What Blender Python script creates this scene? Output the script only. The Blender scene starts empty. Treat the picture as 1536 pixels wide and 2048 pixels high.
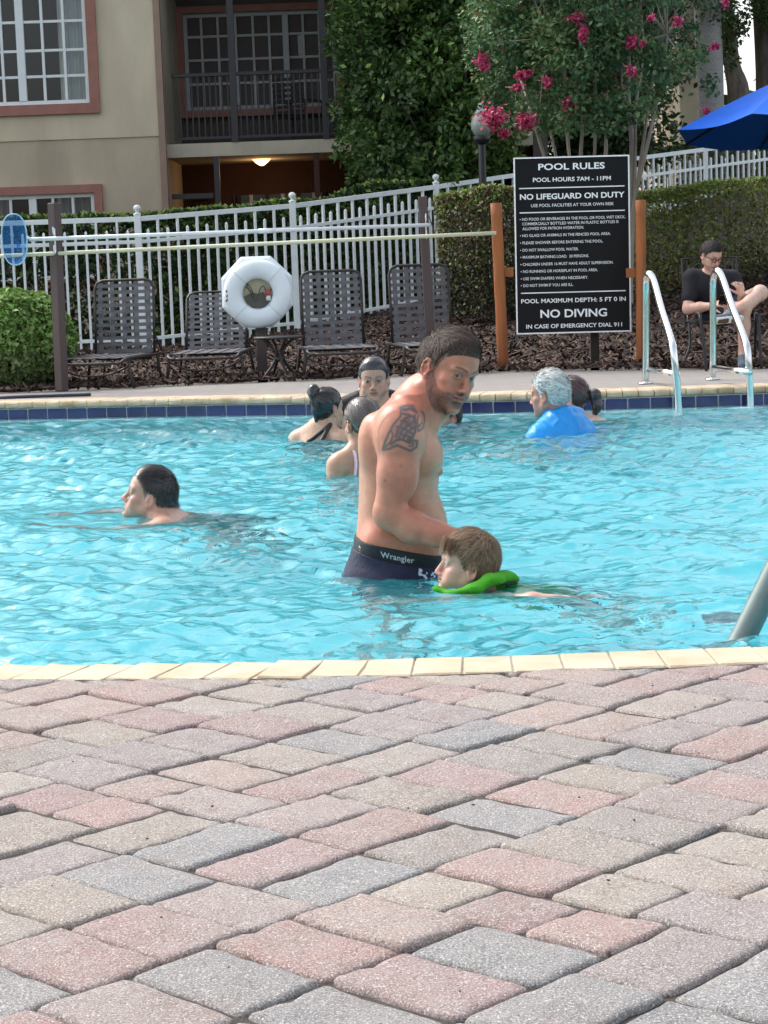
import bpy, math, random
import numpy as np
from mathutils import Vector, Matrix
random.seed(11)
rng = np.random.default_rng(11)

# ------------------------------------------------------------------ camera
FPX, HD, PITCH, ROLL = 4100.0, 0.90, math.atan(494 / 4100.0), 0.036
WZ = -0.13                                  # water level
FWD = Vector((0, math.cos(PITCH), -math.sin(PITCH)))
R0, U0 = Vector((1, 0, 0)), Vector((0, math.sin(PITCH), math.cos(PITCH)))
CR = math.cos(ROLL) * R0 - math.sin(ROLL) * U0
CU = math.sin(ROLL) * R0 + math.cos(ROLL) * U0
CAM = Vector((0, 0, HD))
scene = bpy.context.scene
cd = bpy.data.cameras.new('camera')
cam = bpy.data.objects.new('camera', cd)
scene.collection.objects.link(cam)
cam.matrix_world = Matrix(((CR.x, CU.x, -FWD.x, 0), (CR.y, CU.y, -FWD.y, 0), (CR.z, CU.z, -FWD.z, HD), (0, 0, 0, 1)))
cd.sensor_fit = 'HORIZONTAL'; cd.sensor_width = 36; cd.lens = 36 * FPX / 1536.0
cd.clip_start = 0.1; cd.clip_end = 900
scene.camera = cam
scene.render.resolution_x, scene.render.resolution_y = 768, 1024

# ------------------------------------------------------------------ daylight, soft and overcast
world = bpy.data.worlds.new('World'); scene.world = world; world.use_nodes = True
nt = world.node_tree; nt.nodes.clear()
SUN_EL, SUN_ROT = math.radians(48), math.radians(-50)
sky = nt.nodes.new('ShaderNodeTexSky'); sky.sky_type = 'NISHITA'; sky.sun_disc = False
sky.sun_elevation = SUN_EL; sky.sun_rotation = SUN_ROT; sky.air_density = 1.0; sky.dust_density = 4.0; sky.ozone_density = 1.0
hs = nt.nodes.new('ShaderNodeHueSaturation'); hs.inputs['Saturation'].default_value = 0.42; hs.inputs['Value'].default_value = 1.0
bgn = nt.nodes.new('ShaderNodeBackground'); bgn.inputs['Strength'].default_value = 0.15
wo = nt.nodes.new('ShaderNodeOutputWorld')
nt.links.new(sky.outputs[0], hs.inputs['Color']); nt.links.new(hs.outputs[0], bgn.inputs['Color']); nt.links.new(bgn.outputs[0], wo.inputs[0])
sl = bpy.data.lights.new('sun', 'SUN'); sl.energy = 0.65; sl.angle = math.radians(10); sl.color = (1, .97, .93)
sun = bpy.data.objects.new('sun', sl); scene.collection.objects.link(sun)
# the sky's sun direction: rotation measured from +Y towards +X (clockwise seen from above)
_sd = Vector((math.sin(SUN_ROT) * math.cos(SUN_EL), math.cos(SUN_ROT) * math.cos(SUN_EL), math.sin(SUN_EL)))
sun.rotation_euler = _sd.to_track_quat('Z', 'Y').to_euler()
scene.view_settings.view_transform = 'Standard'; scene.view_settings.look = 'None'
scene.view_settings.gamma = 1; scene.view_settings.use_curve_mapping = False
scene.view_settings.exposure = 1.30
try:
    scene.cycles.use_denoising = True; scene.cycles.denoiser = 'OPENIMAGEDENOISE'
    scene.cycles.max_bounces = 10; scene.cycles.diffuse_bounces = 4; scene.cycles.glossy_bounces = 4
    scene.cycles.transmission_bounces = 8; scene.cycles.transparent_max_bounces = 12
    scene.cycles.sample_clamp_indirect = 6
except Exception: pass

# ------------------------------------------------------------------ helpers
def ray(px, py): return (FWD * FPX + CR * (px - 768) + CU * (1024 - py)).normalized()
def P(px, py, y=None, z=None):
    r = ray(px, py)
    t = (y - CAM.y) / r.y if y is not None else (z - CAM.z) / r.z
    return CAM + r * t
def lin(c):
    return tuple(((x / 255.0) / 12.92 if x / 255.0 <= .04045 else ((x / 255.0 + .055) / 1.055) ** 2.4) for x in c)
COL = scene.collection
def tag(o, label=None, cat=None, group=None, kind=None):
    if label: o['label'] = label
    if cat: o['category'] = cat
    if group: o['group'] = group
    if kind: o['kind'] = kind
    return o
def empty(name, loc=(0, 0, 0), rz=0, **k):
    o = bpy.data.objects.new(name, None); COL.objects.link(o); o.location = loc; o.rotation_euler = (0, 0, rz)
    o.empty_display_size = .1
    tag(o, **k); return o
def mk(name, verts, faces, m=None, parent=None, smooth=False, cols=None):
    me = bpy.data.meshes.new(name)
    verts = np.asarray(verts, dtype=np.float32).reshape(-1, 3)
    if isinstance(faces, np.ndarray):
        n, k = faces.shape
        me.vertices.add(len(verts)); me.vertices.foreach_set('co', verts.ravel())
        me.loops.add(n * k); me.loops.foreach_set('vertex_index', faces.astype(np.int32).ravel())
        me.polygons.add(n); me.polygons.foreach_set('loop_start', np.arange(0, n * k, k, dtype=np.int32))
        me.polygons.foreach_set('loop_total', np.full(n, k, dtype=np.int32))
        me.update(calc_edges=True)
    else:
        me.from_pydata(verts.tolist(), [], faces); me.update()
    if cols is not None:
        cols = np.asarray(cols, dtype=np.float32)
        c4 = np.ones((len(verts), 4), dtype=np.float32); c4[:, :cols.shape[1]] = cols
        a = me.color_attributes.new('Col', 'FLOAT_COLOR', 'POINT'); a.data.foreach_set('color', c4.ravel())
    if smooth: me.polygons.foreach_set('use_smooth', np.ones(len(me.polygons), dtype=bool))
    if m: me.materials.append(m)
    return link(name, me, parent)
def link(name, me, parent=None, loc=None, rot=None):
    o = bpy.data.objects.new(name, me); COL.objects.link(o)
    if parent is not None: o.parent = parent
    if loc is not None: o.location = loc
    if rot is not None: o.rotation_euler = rot
    return o
def copy_tree(o, parent=None):
    c = o.copy(); COL.objects.link(c); c.parent = parent
    for ch in list(o.children): copy_tree(ch, c)
    return c

class MB:
    """collects simple shapes into one mesh"""
    def __init__(s): s.v = []; s.f = []
    def add(s, v, f):
        b = len(s.v); s.v += [tuple(x) for x in v]; s.f += [tuple(i + b for i in q) for q in f]; return s
    def box(s, c, d, R=None, bev=0.0):
        cx, cy, cz = c; hx, hy, hz = d[0] / 2, d[1] / 2, d[2] / 2
        if bev <= 0:
            v = [(x, y, z) for z in (-hz, hz) for x, y in ((-hx, -hy), (hx, -hy), (hx, hy), (-hx, hy))]
            f = [(3, 2, 1, 0), (4, 5, 6, 7), (0, 1, 5, 4), (1, 2, 6, 5), (2, 3, 7, 6), (3, 0, 4, 7)]
        else:
            b = min(bev, hx * .9, hy * .9, hz * .9); v = []; 
            for z, i in ((-hz, b), (-hz + b, 0), (hz - b, 0), (hz, b)):
                X, Y = hx - i, hy - i; c2 = b
                v += [(-X + c2, -Y, z), (X - c2, -Y, z), (X, -Y + c2, z), (X, Y - c2, z), (X - c2, Y, z), (-X + c2, Y, z), (-X, Y - c2, z), (-X, -Y + c2, z)]
            f = [tuple(range(7, -1, -1)), tuple(range(24, 32))]
            for l in range(3):
                for k in range(8):
                    a, b2 = l * 8 + k, l * 8 + (k + 1) % 8; f.append((a, b2, b2 + 8, a + 8))
        if R is not None: v = [tuple(R @ Vector(p)) for p in v]
        return s.add([(x + cx, y + cy, z + cz) for x, y, z in v], f)
    def tube(s, pts, r, n=8, closed=False, flat=None):
        pts = [Vector(p) for p in pts]; m = len(pts); rings = []; up = None; v = []
        for i, p in enumerate(pts):
            if closed: t = pts[(i + 1) % m] - pts[i - 1]
            else: t = pts[min(i + 1, m - 1)] - pts[max(i - 1, 0)]
            t.normalize()
            if up is None:
                up = Vector((0, 0, 1)) if abs(t.z) < .9 else Vector((1, 0, 0))
            a = t.cross(up).normalized(); up = a.cross(t).normalized()
            rr = r[i] if hasattr(r, '__len__') else r
            for k in range(n):
                an = 2 * math.pi * k / n
                v.append(p + (a * math.cos(an) + up * math.sin(an) * (flat or 1)) * rr)
        f = []
        for i in range(m if closed else m - 1):
            for k in range(n):
                a0, a1 = i * n + k, i * n + (k + 1) % n; j = ((i + 1) % m) * n
                f.append((a0, j + k, j + (k + 1) % n, a1))
        if not closed: f += [tuple(range(n)), tuple(reversed(range((m - 1) * n, m * n)))]
        return s.add(v, f)
    def lathe(s, prof, c=(0, 0, 0), n=20, a0=0.0):
        v = [(c[0] + r * math.cos(a0 + 2 * math.pi * k / n), c[1] + r * math.sin(a0 + 2 * math.pi * k / n), c[2] + z) for r, z in prof for k in range(n)]
        f = [(i * n + k, i * n + (k + 1) % n, (i + 1) * n + (k + 1) % n, (i + 1) * n + k) for i in range(len(prof) - 1) for k in range(n)]
        f += [tuple(reversed(range(n))), tuple(range((len(prof) - 1) * n, len(prof) * n))]
        return s.add(v, f)
    def build(s, name, m=None, parent=None, smooth=False, loc=None, rz=None):
        o = mk(name, s.v, s.f, m, parent, smooth)
        if loc is not None: o.location = loc
        if rz is not None: o.rotation_euler = (0, 0, rz)
        return o
def smooth_pts(pts, n=6):
    """Catmull-Rom through pts"""
    pts = [Vector(p) for p in pts]; out = []
    for i in range(len(pts) - 1):
        p0, p1, p2, p3 = pts[max(i - 1, 0)], pts[i], pts[i + 1], pts[min(i + 2, len(pts) - 1)]
        for k in range(n):
            t = k / n
            out.append(.5 * ((2 * p1) + (p2 - p0) * t + (2 * p0 - 5 * p1 + 4 * p2 - p3) * t * t + (3 * p1 - p0 - 3 * p2 + p3) * t ** 3))
    out.append(pts[-1]); return out

# ------------------------------------------------------------------ materials
def mat(name, col, rough=.6, var=0.0, vscale=6, bump=0.0, bscale=60, metal=0, spec=.5, attr=False, objcol=False, sss=0, coat=0, col2=None, detail=6, world=False, stretch=None, transl=0, gen=False):
    m = bpy.data.materials.new(name); m.use_nodes = True; t = m.node_tree; b = t.nodes['Principled BSDF']
    N, L = t.nodes, t.links
    b.inputs['Base Color'].default_value = (*col, 1); b.inputs['Roughness'].default_value = rough
    b.inputs['Metallic'].default_value = metal; b.inputs['Specular IOR Level'].default_value = spec
    if coat: b.inputs['Coat Weight'].default_value = coat; b.inputs['Coat Roughness'].default_value = .1
    src = None
    if attr:
        a = N.new('ShaderNodeVertexColor'); a.layer_name = 'Col'; src = a.outputs['Color']
    if objcol:
        a = N.new('ShaderNodeObjectInfo'); src = a.outputs['Color']
    co = N.new('ShaderNodeNewGeometry').outputs['Position'] if world else N.new('ShaderNodeTexCoord').outputs['Object']
    if stretch:
        mp = N.new('ShaderNodeMapping'); mp.inputs['Scale'].default_value = stretch; L.new(co, mp.inputs['Vector']); co = mp.outputs[0]
    if var or col2:
        n = N.new('ShaderNodeTexNoise'); n.inputs['Scale'].default_value = vscale; n.inputs['Detail'].default_value = detail; L.new(co, n.inputs['Vector'])
        mr = N.new('ShaderNodeMapRange'); mr.inputs['From Min'].default_value = .3; mr.inputs['From Max'].default_value = .7
        L.new(n.outputs[0], mr.inputs['Value'])
        if col2:
            mx = N.new('ShaderNodeMix'); mx.data_type = 'RGBA'; L.new(mr.outputs[0], mx.inputs[0])
            if src: L.new(src, mx.inputs[6])
            else: mx.inputs[6].default_value = (*col, 1)
            mx.inputs[7].default_value = (*col2, 1); src = mx.outputs[2]
        else:
            mr.inputs['To Min'].default_value = 1 - var; mr.inputs['To Max'].default_value = 1 + var
            mx = N.new('ShaderNodeMix'); mx.data_type = 'RGBA'; mx.blend_type = 'MULTIPLY'; mx.inputs[0].default_value = 1
            if src: L.new(src, mx.inputs[6])
            else: mx.inputs[6].default_value = (*col, 1)
            cmb = N.new('ShaderNodeCombineColor')
            for i in range(3): L.new(mr.outputs[0], cmb.inputs[i])
            L.new(cmb.outputs[0], mx.inputs[7]); src = mx.outputs[2]
    if src: L.new(src, b.inputs['Base Color'])
    if bump:
        n = N.new('ShaderNodeTexNoise'); n.inputs['Scale'].default_value = bscale; n.inputs['Detail'].default_value = 5; L.new(co, n.inputs['Vector'])
        bp = N.new('ShaderNodeBump'); bp.inputs['Strength'].default_value = bump; bp.inputs['Distance'].default_value = .01
        L.new(n.outputs[0], bp.inputs['Height']); L.new(bp.outputs[0], b.inputs['Normal'])
    if sss:
        b.inputs['Subsurface Weight'].default_value = sss; b.inputs['Subsurface Radius'].default_value = (.012, .005, .003); b.inputs['Subsurface Scale'].default_value = 1
    if transl:
        tr = N.new('ShaderNodeBsdfTranslucent'); ms = N.new('ShaderNodeMixShader'); ms.inputs[0].default_value = transl
        if src: L.new(src, tr.inputs['Color'])
        else: tr.inputs['Color'].default_value = (*col, 1)
        L.new(b.outputs[0], ms.inputs[1]); L.new(tr.outputs[0], ms.inputs[2]); L.new(ms.outputs[0], N['Material Output'].inputs['Surface'])
    return m
def emis(name, col, strength):
    m = bpy.data.materials.new(name); m.use_nodes = True; b = m.node_tree.nodes['Principled BSDF']
    b.inputs['Base Color'].default_value = (*col, 1); b.inputs['Emission Color'].default_value = (*col, 1); b.inputs['Emission Strength'].default_value = strength
    return m
def vnoise(x, y, seed=0, oct=4, sc=1.0):
    """cheap smooth value noise, numpy"""
    r = np.random.default_rng(seed); T = r.random((64, 64)); out = 0; amp = 1; tot = 0
    for o in range(oct):
        X = np.asarray(x) * sc * 2 ** o + 17.3 * o; Y = np.asarray(y) * sc * 2 ** o + 5.1 * o
        xi = np.floor(X).astype(int); yi = np.floor(Y).astype(int); fx = X - xi; fy = Y - yi
        fx = fx * fx * (3 - 2 * fx); fy = fy * fy * (3 - 2 * fy)
        a = T[xi % 64, yi % 64]; b = T[(xi + 1) % 64, yi % 64]; c = T[xi % 64, (yi + 1) % 64]; d = T[(xi + 1) % 64, (yi + 1) % 64]
        out = out + amp * ((a * (1 - fx) + b * fx) * (1 - fy) + (c * (1 - fx) + d * fx) * fy); tot += amp; amp *= .5
    return out / tot

def text_mesh(s, size=1.0, offset=0.0, align='CENTER', space=1.0, res=3):
    cu = bpy.data.curves.new('txt', 'FONT'); cu.body = s; cu.size = size; cu.offset = offset; cu.align_x = align; cu.align_y = 'CENTER'; cu.resolution_u = res; cu.space_character = space
    ob = bpy.data.objects.new('txt', cu); COL.objects.link(ob); dg = bpy.context.evaluated_depsgraph_get()
    me = bpy.data.meshes.new_from_object(ob.evaluated_get(dg)); bpy.data.objects.remove(ob); bpy.data.curves.remove(cu); return me
# ================================================================== SETTING: ground, pool, water, deck
def y_near(x):  return 4.472 + .055 * np.minimum(np.abs(np.asarray(x, float) - .55), 4.0) ** 2      # deck side of the near coping
_fx = np.array([-9, -4.5, -2.82, -1.5, -.6, .1, .8, 1.6, 2.6, 4.5, 9.]); _fy = np.array([16.0, 15.45, 15.08, 14.78, 14.5, 14.2, 13.98, 13.88, 13.84, 13.9, 14.5])
_xs = np.linspace(-9, 9, 400); _ys = np.interp(_xs, _fx, _fy); _ys = np.convolve(np.pad(_ys, 12, mode='edge'), np.ones(25) / 25, mode='valid')
def y_far(x): return np.interp(x, _xs, _ys)                                                     # tiled face of the far pool wall
XW = 7.0
M_bed = mat('paver_bed_sand', (.050, .042, .037), .95, var=.4, vscale=30, bump=.5, bscale=150)
M_grass = mat('grass_ground', (.05, .09, .03), .9, var=.4, vscale=2)
M_plaster = mat('pool_plaster', (.14, .62, .69), .7, var=.10, vscale=1.6, world=True)
M_grout = mat('white_grout', (.62, .66, .66), .7, var=.1, vscale=30)

def strip(name, xs, ya, yb, za, zb, m, parent=None):
    v = []; f = []
    for x, a, b in zip(xs, ya, yb): v += [(x, a, za), (x, b, zb)]
    for i in range(len(xs) - 1): f.append((2 * i, 2 * i + 2, 2 * i + 3, 2 * i + 1))
    return mk(name, v, f, m, parent)
xs = np.linspace(-XW, XW, 141)
# big ground sheet as a ring of strips round the pool hole
gv = MB()
def quad(mb, a, b, c, d): mb.add([a, b, c, d], [(0, 1, 2, 3)])
G = -.03
quad(gv, (-400, -60, G), (400, -60, G), (400, -.5, G), (-400, -.5, G))
quad(gv, (-400, -.5, G), (-XW, -.5, G), (-XW, 40, G), (-400, 40, G)); quad(gv, (XW, -.5, G), (400, -.5, G), (400, 40, G), (XW, 40, G))
quad(gv, (-400, 40, G), (400, 40, G), (400, 500, G), (-400, 500, G))
gnd = gv.build('ground', M_grass); tag(gnd, kind='structure')
o = strip('paver_bed', xs, np.full(len(xs), -.5), y_near(xs) + .12, -.0105, -.0105, M_bed); tag(o, kind='structure')
# basin
wb = MB()
FZ = -1.12
floor = strip('pool_floor', xs, y_near(xs) + .12, y_far(xs) + .1, FZ, FZ, M_plaster); tag(floor, kind='structure')
for i in range(len(xs) - 1):
    a, b = xs[i], xs[i + 1]; ya, yb = float(y_near(a)) + .13, float(y_near(b)) + .13
    wb.add([(a, ya, FZ), (b, yb, FZ), (b, yb, -.055), (a, ya, -.055)], [(3, 2, 1, 0)])
    ya, yb = float(y_far(a)), float(y_far(b))
    wb.add([(a, ya, FZ), (b, yb, FZ), (b, yb, -.128), (a, ya, -.128)], [(0, 1, 2, 3)])
for sx in (-XW, XW):
    wb.add([(sx, 4, FZ), (sx, 17, FZ), (sx, 17, -.03), (sx, 4, -.03)], [(0, 1, 2, 3)])
tag(wb.build('pool_wall', M_plaster), kind='structure')

M_ledge = mat('pale_ledge_plaster', (.66, .80, .82), .7, var=.06, vscale=3, world=True)
lb = MB()
for i in range(len(xs) - 1):
    a, b = xs[i], xs[i + 1]; ya, yb = float(y_far(a)) - .001, float(y_far(b)) - .001
    lb.add([(a, ya - .34, -.20), (b, yb - .34, -.20), (b, yb, -.20), (a, ya, -.20), (a, ya - .34, -.5), (b, yb - .34, -.5)], [(0, 1, 2, 3), (4, 5, 1, 0)])
tag(lb.build('pool_ledge', M_ledge), kind='structure')
# --- waterline tiles on the far wall
tw = empty('tile_band', (0, 0, 0), kind='structure')
gb = MB()
for i in range(len(xs) - 1):
    a, b = xs[i], xs[i + 1]; ya, yb = float(y_far(a)), float(y_far(b))
    gb.add([(a, ya, -.156), (b, yb, -.156), (b, yb, -.052), (a, ya, -.052), (a, ya - .012, -.156), (b, yb - .012, -.156), (b, yb - .012, -.052), (a, ya - .012, -.052)],
           [(4, 5, 6, 7), (0, 4, 7, 3), (3, 7, 6, 2), (0, 1, 5, 4)])
gb.build('grout', M_grout, tw)
M_tile = mat('cobalt_tile', (.015, .016, .095), .12, var=.35, vscale=3, world=True, objcol=False, coat=.5)
tb = MB().box((0, 0, 0), (.1435, .012, .088), bev=.003).build('tile', M_tile, tw)
first = True; x = -5.2
while x < 5.2:
    dx = .1525
    sl_ = float(y_far(x + .08) - y_far(x - .08)) / .16
    o = tb if first else link('tile', tb.data, tw); first = False
    o.location = (x, float(y_far(x)) - .018, -.101); o.rotation_euler = (0, 0, math.atan(sl_))
    x += dx * math.cos(math.atan(sl_))
# --- coping bricks
M_cop = mat('travertine_coping', (.52, .45, .34), .75, col2=(.43, .34, .22), vscale=9, bump=.35, bscale=90, world=True, detail=8)
M_copf = mat('sandstone_coping', (.60, .50, .36), .8, col2=(.36, .26, .15), vscale=7, bump=.35, bscale=60, world=True, detail=8)
def coping_mesh(name, w, depth, m, seed, thick=.055, front=1):
    """brick with a rounded (bullnose) front; front of the brick at +y when front=1"""
    r = np.random.default_rng(seed)
    prof = [(-depth / 2, -thick), (-depth / 2, -.004), (-depth / 2 + .004, 0)]
    R_ = .024
    prof += [(depth / 2 - R_, 0)] + [(depth / 2 - R_ + R_ * math.sin(a), -R_ + R_ * math.cos(a)) for a in np.linspace(.3, math.pi * .95, 7)] + [(depth / 2 - R_ - .01, -2 * R_ - .002)] + [(depth / 2 - R_ - .02, -thick)]
    prof = [(y * front, z) for y, z in prof]
    v = []; n = len(prof); f = []
    sx = [-w / 2 + .0012, -w / 2 + .004, 0, w / 2 - .004, w / 2 - .0012]; dz = [-.003, 0, 0, 0, -.003]
    for i, (x_, d_) in enumerate(zip(sx, dz)):
        for j, (y, z) in enumerate(prof):
            v.append((x_ + r.normal(0, .0004), y + r.normal(0, .0006), z + (d_ if j in range(1, n - 2) else 0) + r.normal(0, .0004)))
    for i in range(4):
        for j in range(n): f.append((i * n + j, i * n + (j + 1) % n, (i + 1) * n + (j + 1) % n, (i + 1) * n + j))
    f += [tuple(reversed(range(n))), tuple(range(4 * n, 5 * n))]
    if front < 0: f = [tuple(reversed(q)) for q in f]
    me = bpy.data.meshes.new(name); me.from_pydata(v, [], f); me.update(); me.materials.append(m)
    return me
def bow(fn, x, d=.05): return math.atan(float(fn(x + d) - fn(x - d)) / (2 * d))
tag(strip('coping_mortar', xs, y_near(xs) - .02, y_near(xs) + .150, -.005, -.005, mat('coping_mortar', (.42, .36, .28), .9, var=.2, vscale=30, world=True)), kind='structure')
nc = empty('near_coping', kind='structure')
ms = [coping_mesh('brick', .110, .20, M_cop, i) for i in range(6)]
x = -2.4; i = 0
while x < 2.4:
    a = bow(y_near, x); o = link('brick', ms[i % 6], nc, (x, float(y_near(x)) + .075, random.uniform(-.0012, .0012)), (random.uniform(-.006, .006), random.uniform(-.006, .006), a - (.22 if x < -.3 else .22 * max(0, (-.0 - x) / .3)) * (x < 0) + random.uniform(-.012, .012)))
    x += .1115 * math.cos(a); i += 1
fc = empty('far_coping', kind='structure')
ms = [coping_mesh('brick', .104, .30, M_copf, 20 + i, front=-1) for i in range(6)]
x = -3.9; i = 0
while x < 3.9:
    a = bow(y_far, x, .1); o = link('brick', ms[(i * 5) % 6], fc, (x, float(y_far(x)) + .112, random.uniform(-.001, .001)), (0, random.uniform(-.004, .004), a))
    x += .1055 * math.cos(a); i += 1
# plain coping carried on outside the picture
for nm, fn, off, d in (('coping_kerb', y_near, .075, .2), ('coping_kerb', y_far, .112, .3)):
    b = MB()
    for x0, x1 in ((-XW, -2.46), (2.46, XW)) if fn is y_near else ((-XW, -3.96), (3.96, XW)):
        q = np.linspace(x0, x1, 30)
        for k in range(29):
            p0, p1 = float(fn(q[k])) + off, float(fn(q[k + 1])) + off
            b.add([(q[k], p0 - d / 2, -.001), (q[k + 1], p1 - d / 2, -.001), (q[k + 1], p1 + d / 2, -.001), (q[k], p0 + d / 2, -.001),
                   (q[k], p0 - d / 2, -.06), (q[k + 1], p1 - d / 2, -.06), (q[k + 1], p1 + d / 2, -.06), (q[k], p0 + d / 2, -.06)], [(0, 1, 2, 3), (4, 5, 1, 0), (3, 2, 6, 7)])
    tag(b.build(nm, M_copf), kind='structure')

# --- the tumbled paver deck in front: random mix of 2x2, 2x3 and 3x2 units, laid at 45 degrees
def solve_tiling(n, seed):
    r = random.Random(seed); g = [[-1] * n for _ in range(n)]; out = []
    import sys; sys.setrecursionlimit(6000)
    budget = [200000]
    def rec():
        budget[0] -= 1
        if budget[0] < 0: return True
        for j in range(n):
            for i in range(n):
                if g[j][i] < 0: break
            else: continue
            break
        else: return True
        opts = [(3, 2), (2, 3), (2, 2)]; r.shuffle(opts)
        if r.random() < .75: opts.sort(key=lambda o: o == (2, 2))
        for w, h in opts:
            cells = [((j + b) % n, (i + a) % n) for a in range(w) for b in range(h)]
            if all(g[y][x_] < 0 for y, x_ in cells):
                for y, x_ in cells: g[y][x_] = len(out)
                out.append((i, j, w, h))
                if rec(): return True
                out.pop()
                for y, x_ in cells: g[y][x_] = -1
        return False
    rec(); return out
NT = 14
tiling = solve_tiling(NT, 5)
M_paver = mat('tumbled_paver', (.4, .3, .3), .88, objcol=True, var=.10, vscale=14, bump=0, spec=.3)
# speckled aggregate, blotches and relief on top of the per-stone colour
def paver_nodes(m):
    t = m.node_tree; N, L = t.nodes, t.links; b = N['Principled BSDF']
    src = b.inputs['Base Color'].links[0].from_socket
    geo = N.new('ShaderNodeNewGeometry')
    def noise(sc, det=4, rough=.6):
        n = N.new('ShaderNodeTexNoise'); n.inputs['Scale'].default_value = sc; n.inputs['Detail'].default_value = det; n.inputs['Roughness'].default_value = rough
        L.new(geo.outputs['Position'], n.inputs['Vector']); return n.outputs[0]
    def rng_(s, a, b_, c=0., d=1.):
        r = N.new('ShaderNodeMapRange'); L.new(s, r.inputs['Value'])
        for k, v in zip(('From Min', 'From Max', 'To Min', 'To Max'), (a, b_, c, d)): r.inputs[k].default_value = v
        return r.outputs[0]
    def mix(f, a, b_, mode='MIX'):
        x_ = N.new('ShaderNodeMix'); x_.data_type = 'RGBA'; x_.blend_type = mode
        if isinstance(f, float): x_.inputs[0].default_value = f
        else: L.new(f, x_.inputs[0])
        for s, k in ((a, 6), (b_, 7)):
            if isinstance(s, tuple): x_.inputs[k].default_value = (*s, 1)
            else: L.new(s, x_.inputs[k])
        return x_.outputs[2]
    big = noise(5, 3); c = mix(rng_(big, .54, .68, 0, .40), src, (.24, .17, .13))
    big2 = noise(6.3, 4); c = mix(rng_(big2, .60, .72, 0, .40), c, (.14, .11, .10))
    hue = noise(9, 5, .7); c = mix(rng_(hue, .35, .65, 0, .5), c, (.36, .33, .30))
    fine = noise(260, 3, .85); c = mix(rng_(fine, .34, .50, .9, 0), c, (.09, .08, .08))
    fine2 = noise(300, 3, .85); c = mix(rng_(fine2, .53, .64, 0, .85), c, (.74, .71, .69))
    L.new(c, b.inputs['Base Color'])
    bp = N.new('ShaderNodeBump'); bp.inputs['Strength'].default_value = 1.0; bp.inputs['Distance'].default_value = .004
    L.new(fine, bp.inputs['Height'])
    bp2 = N.new('ShaderNodeBump'); bp2.inputs['Strength'].default_value = .5; bp2.inputs['Distance'].default_value = .01
    L.new(noise(35, 5), bp2.inputs['Height']); L.new(bp.outputs[0], bp2.inputs['Normal']); L.new(bp2.outputs[0], b.inputs['Normal'])
paver_nodes(M_paver)
U = .0742
def paver_mesh(w, h, seed):
    """tumbled stone: rounded, chipped outline, domed edges, slightly uneven top; w, h in metres"""
    r = np.random.default_rng(seed); nx, ny = int(round(w / .018)), int(round(h / .018))
    bw, bh = w - .0015, h - .0015
    us = np.concatenate([[-1, -.975, -.93, -.85], np.linspace(-.7, .7, nx - 3), [.85, .93, .975, 1]]) * bw / 2
    vs = np.concatenate([[-1, -.975, -.93, -.85], np.linspace(-.7, .7, ny - 3), [.85, .93, .975, 1]]) * bh / 2
    X, Y = np.meshgrid(us, vs)
    ed = np.minimum(bw / 2 - np.abs(X), bh / 2 - np.abs(Y))
    cr = .012
    cxx = np.maximum(np.abs(X) - (bw / 2 - cr), 0); cyy = np.maximum(np.abs(Y) - (bh / 2 - cr), 0)
    dc = np.hypot(cxx, cyy); ed2 = np.where((cxx > 0) & (cyy > 0), cr - dc, ed)
    wav = (vnoise(X + seed, Y, seed, 3, 28) - .5)
    dome = -.0072 * np.exp(-np.maximum(ed2, 0) / .0028) - .002 * np.exp(-np.maximum(ed2, 0) / .022)
    Z = dome + wav * .007 + (X * r.normal(0, .012) + Y * r.normal(0, .012))
    # pull the corners in and jitter the outline
    sc = np.where(dc > cr, cr / np.maximum(dc, 1e-6), 1)
    X2 = np.where((cxx > 0) & (cyy > 0), np.sign(X) * (bw / 2 - cr + cxx * sc), X); Y2 = np.where((cxx > 0) & (cyy > 0), np.sign(Y) * (bh / 2 - cr + cyy * sc), Y)
    je = np.exp(-np.maximum(ed, 0) / .012)
    X2 = X2 - np.sign(X) * np.abs(vnoise(Y, X * .2, seed + 3, 3, 26) - .35) * .011 * je
    Y2 = Y2 - np.sign(Y) * np.abs(vnoise(X, Y * .2, seed + 9, 3, 26) - .35) * .011 * je
    ny_, nx_ = X.shape; v = np.stack([X2, Y2, Z], -1).reshape(-1, 3)
    idx = np.arange(ny_ * nx_).reshape(ny_, nx_)
    f = [tuple(q) for q in np.stack([idx[:-1, :-1], idx[:-1, 1:], idx[1:, 1:], idx[1:, :-1]], -1).reshape(-1, 4).tolist()]
    per = list(idx[0, :]) + list(idx[1:, -1]) + list(idx[-1, :-1][::-1]) + list(idx[1:-1, 0][::-1])
    base = len(v); vb = v[per].copy(); vb[:, 2] = -.045; vb[:, :2] *= 1.0; v = np.vstack([v, vb]); n = len(per)
    for k in range(n): f.append((per[k], base + k, base + (k + 1) % n, per[(k + 1) % n]))
    me = bpy.data.meshes.new('paver'); me.from_pydata(v.tolist(), [], f); me.update()
    me.polygons.foreach_set('use_smooth', np.ones(len(me.polygons), dtype=bool)); me.materials.append(M_paver); return me
PM = {(w, h): [paver_mesh(w * U, h * U, 50 + 7 * w + 3 * h + 11 * k) for k in range(5)] for w, h in ((2, 2), (3, 2), (2, 3))}
deck = empty('paver_deck', (0, 0, 0), kind='structure')
PCOL = [tuple(v * f_ for v, f_ in zip(lin(c), (.76, .72, .69))) for c in ((182, 152, 146), (172, 146, 144), (174, 166, 155), (180, 171, 158), (146, 151, 154), (154, 157, 159), (172, 160, 156), (182, 162, 154), (166, 157, 157), (180, 172, 163), (178, 152, 147), (166, 162, 156))]
ca, sa = math.cos(math.radians(46.5)), math.sin(math.radians(46.5))
cands = []
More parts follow.
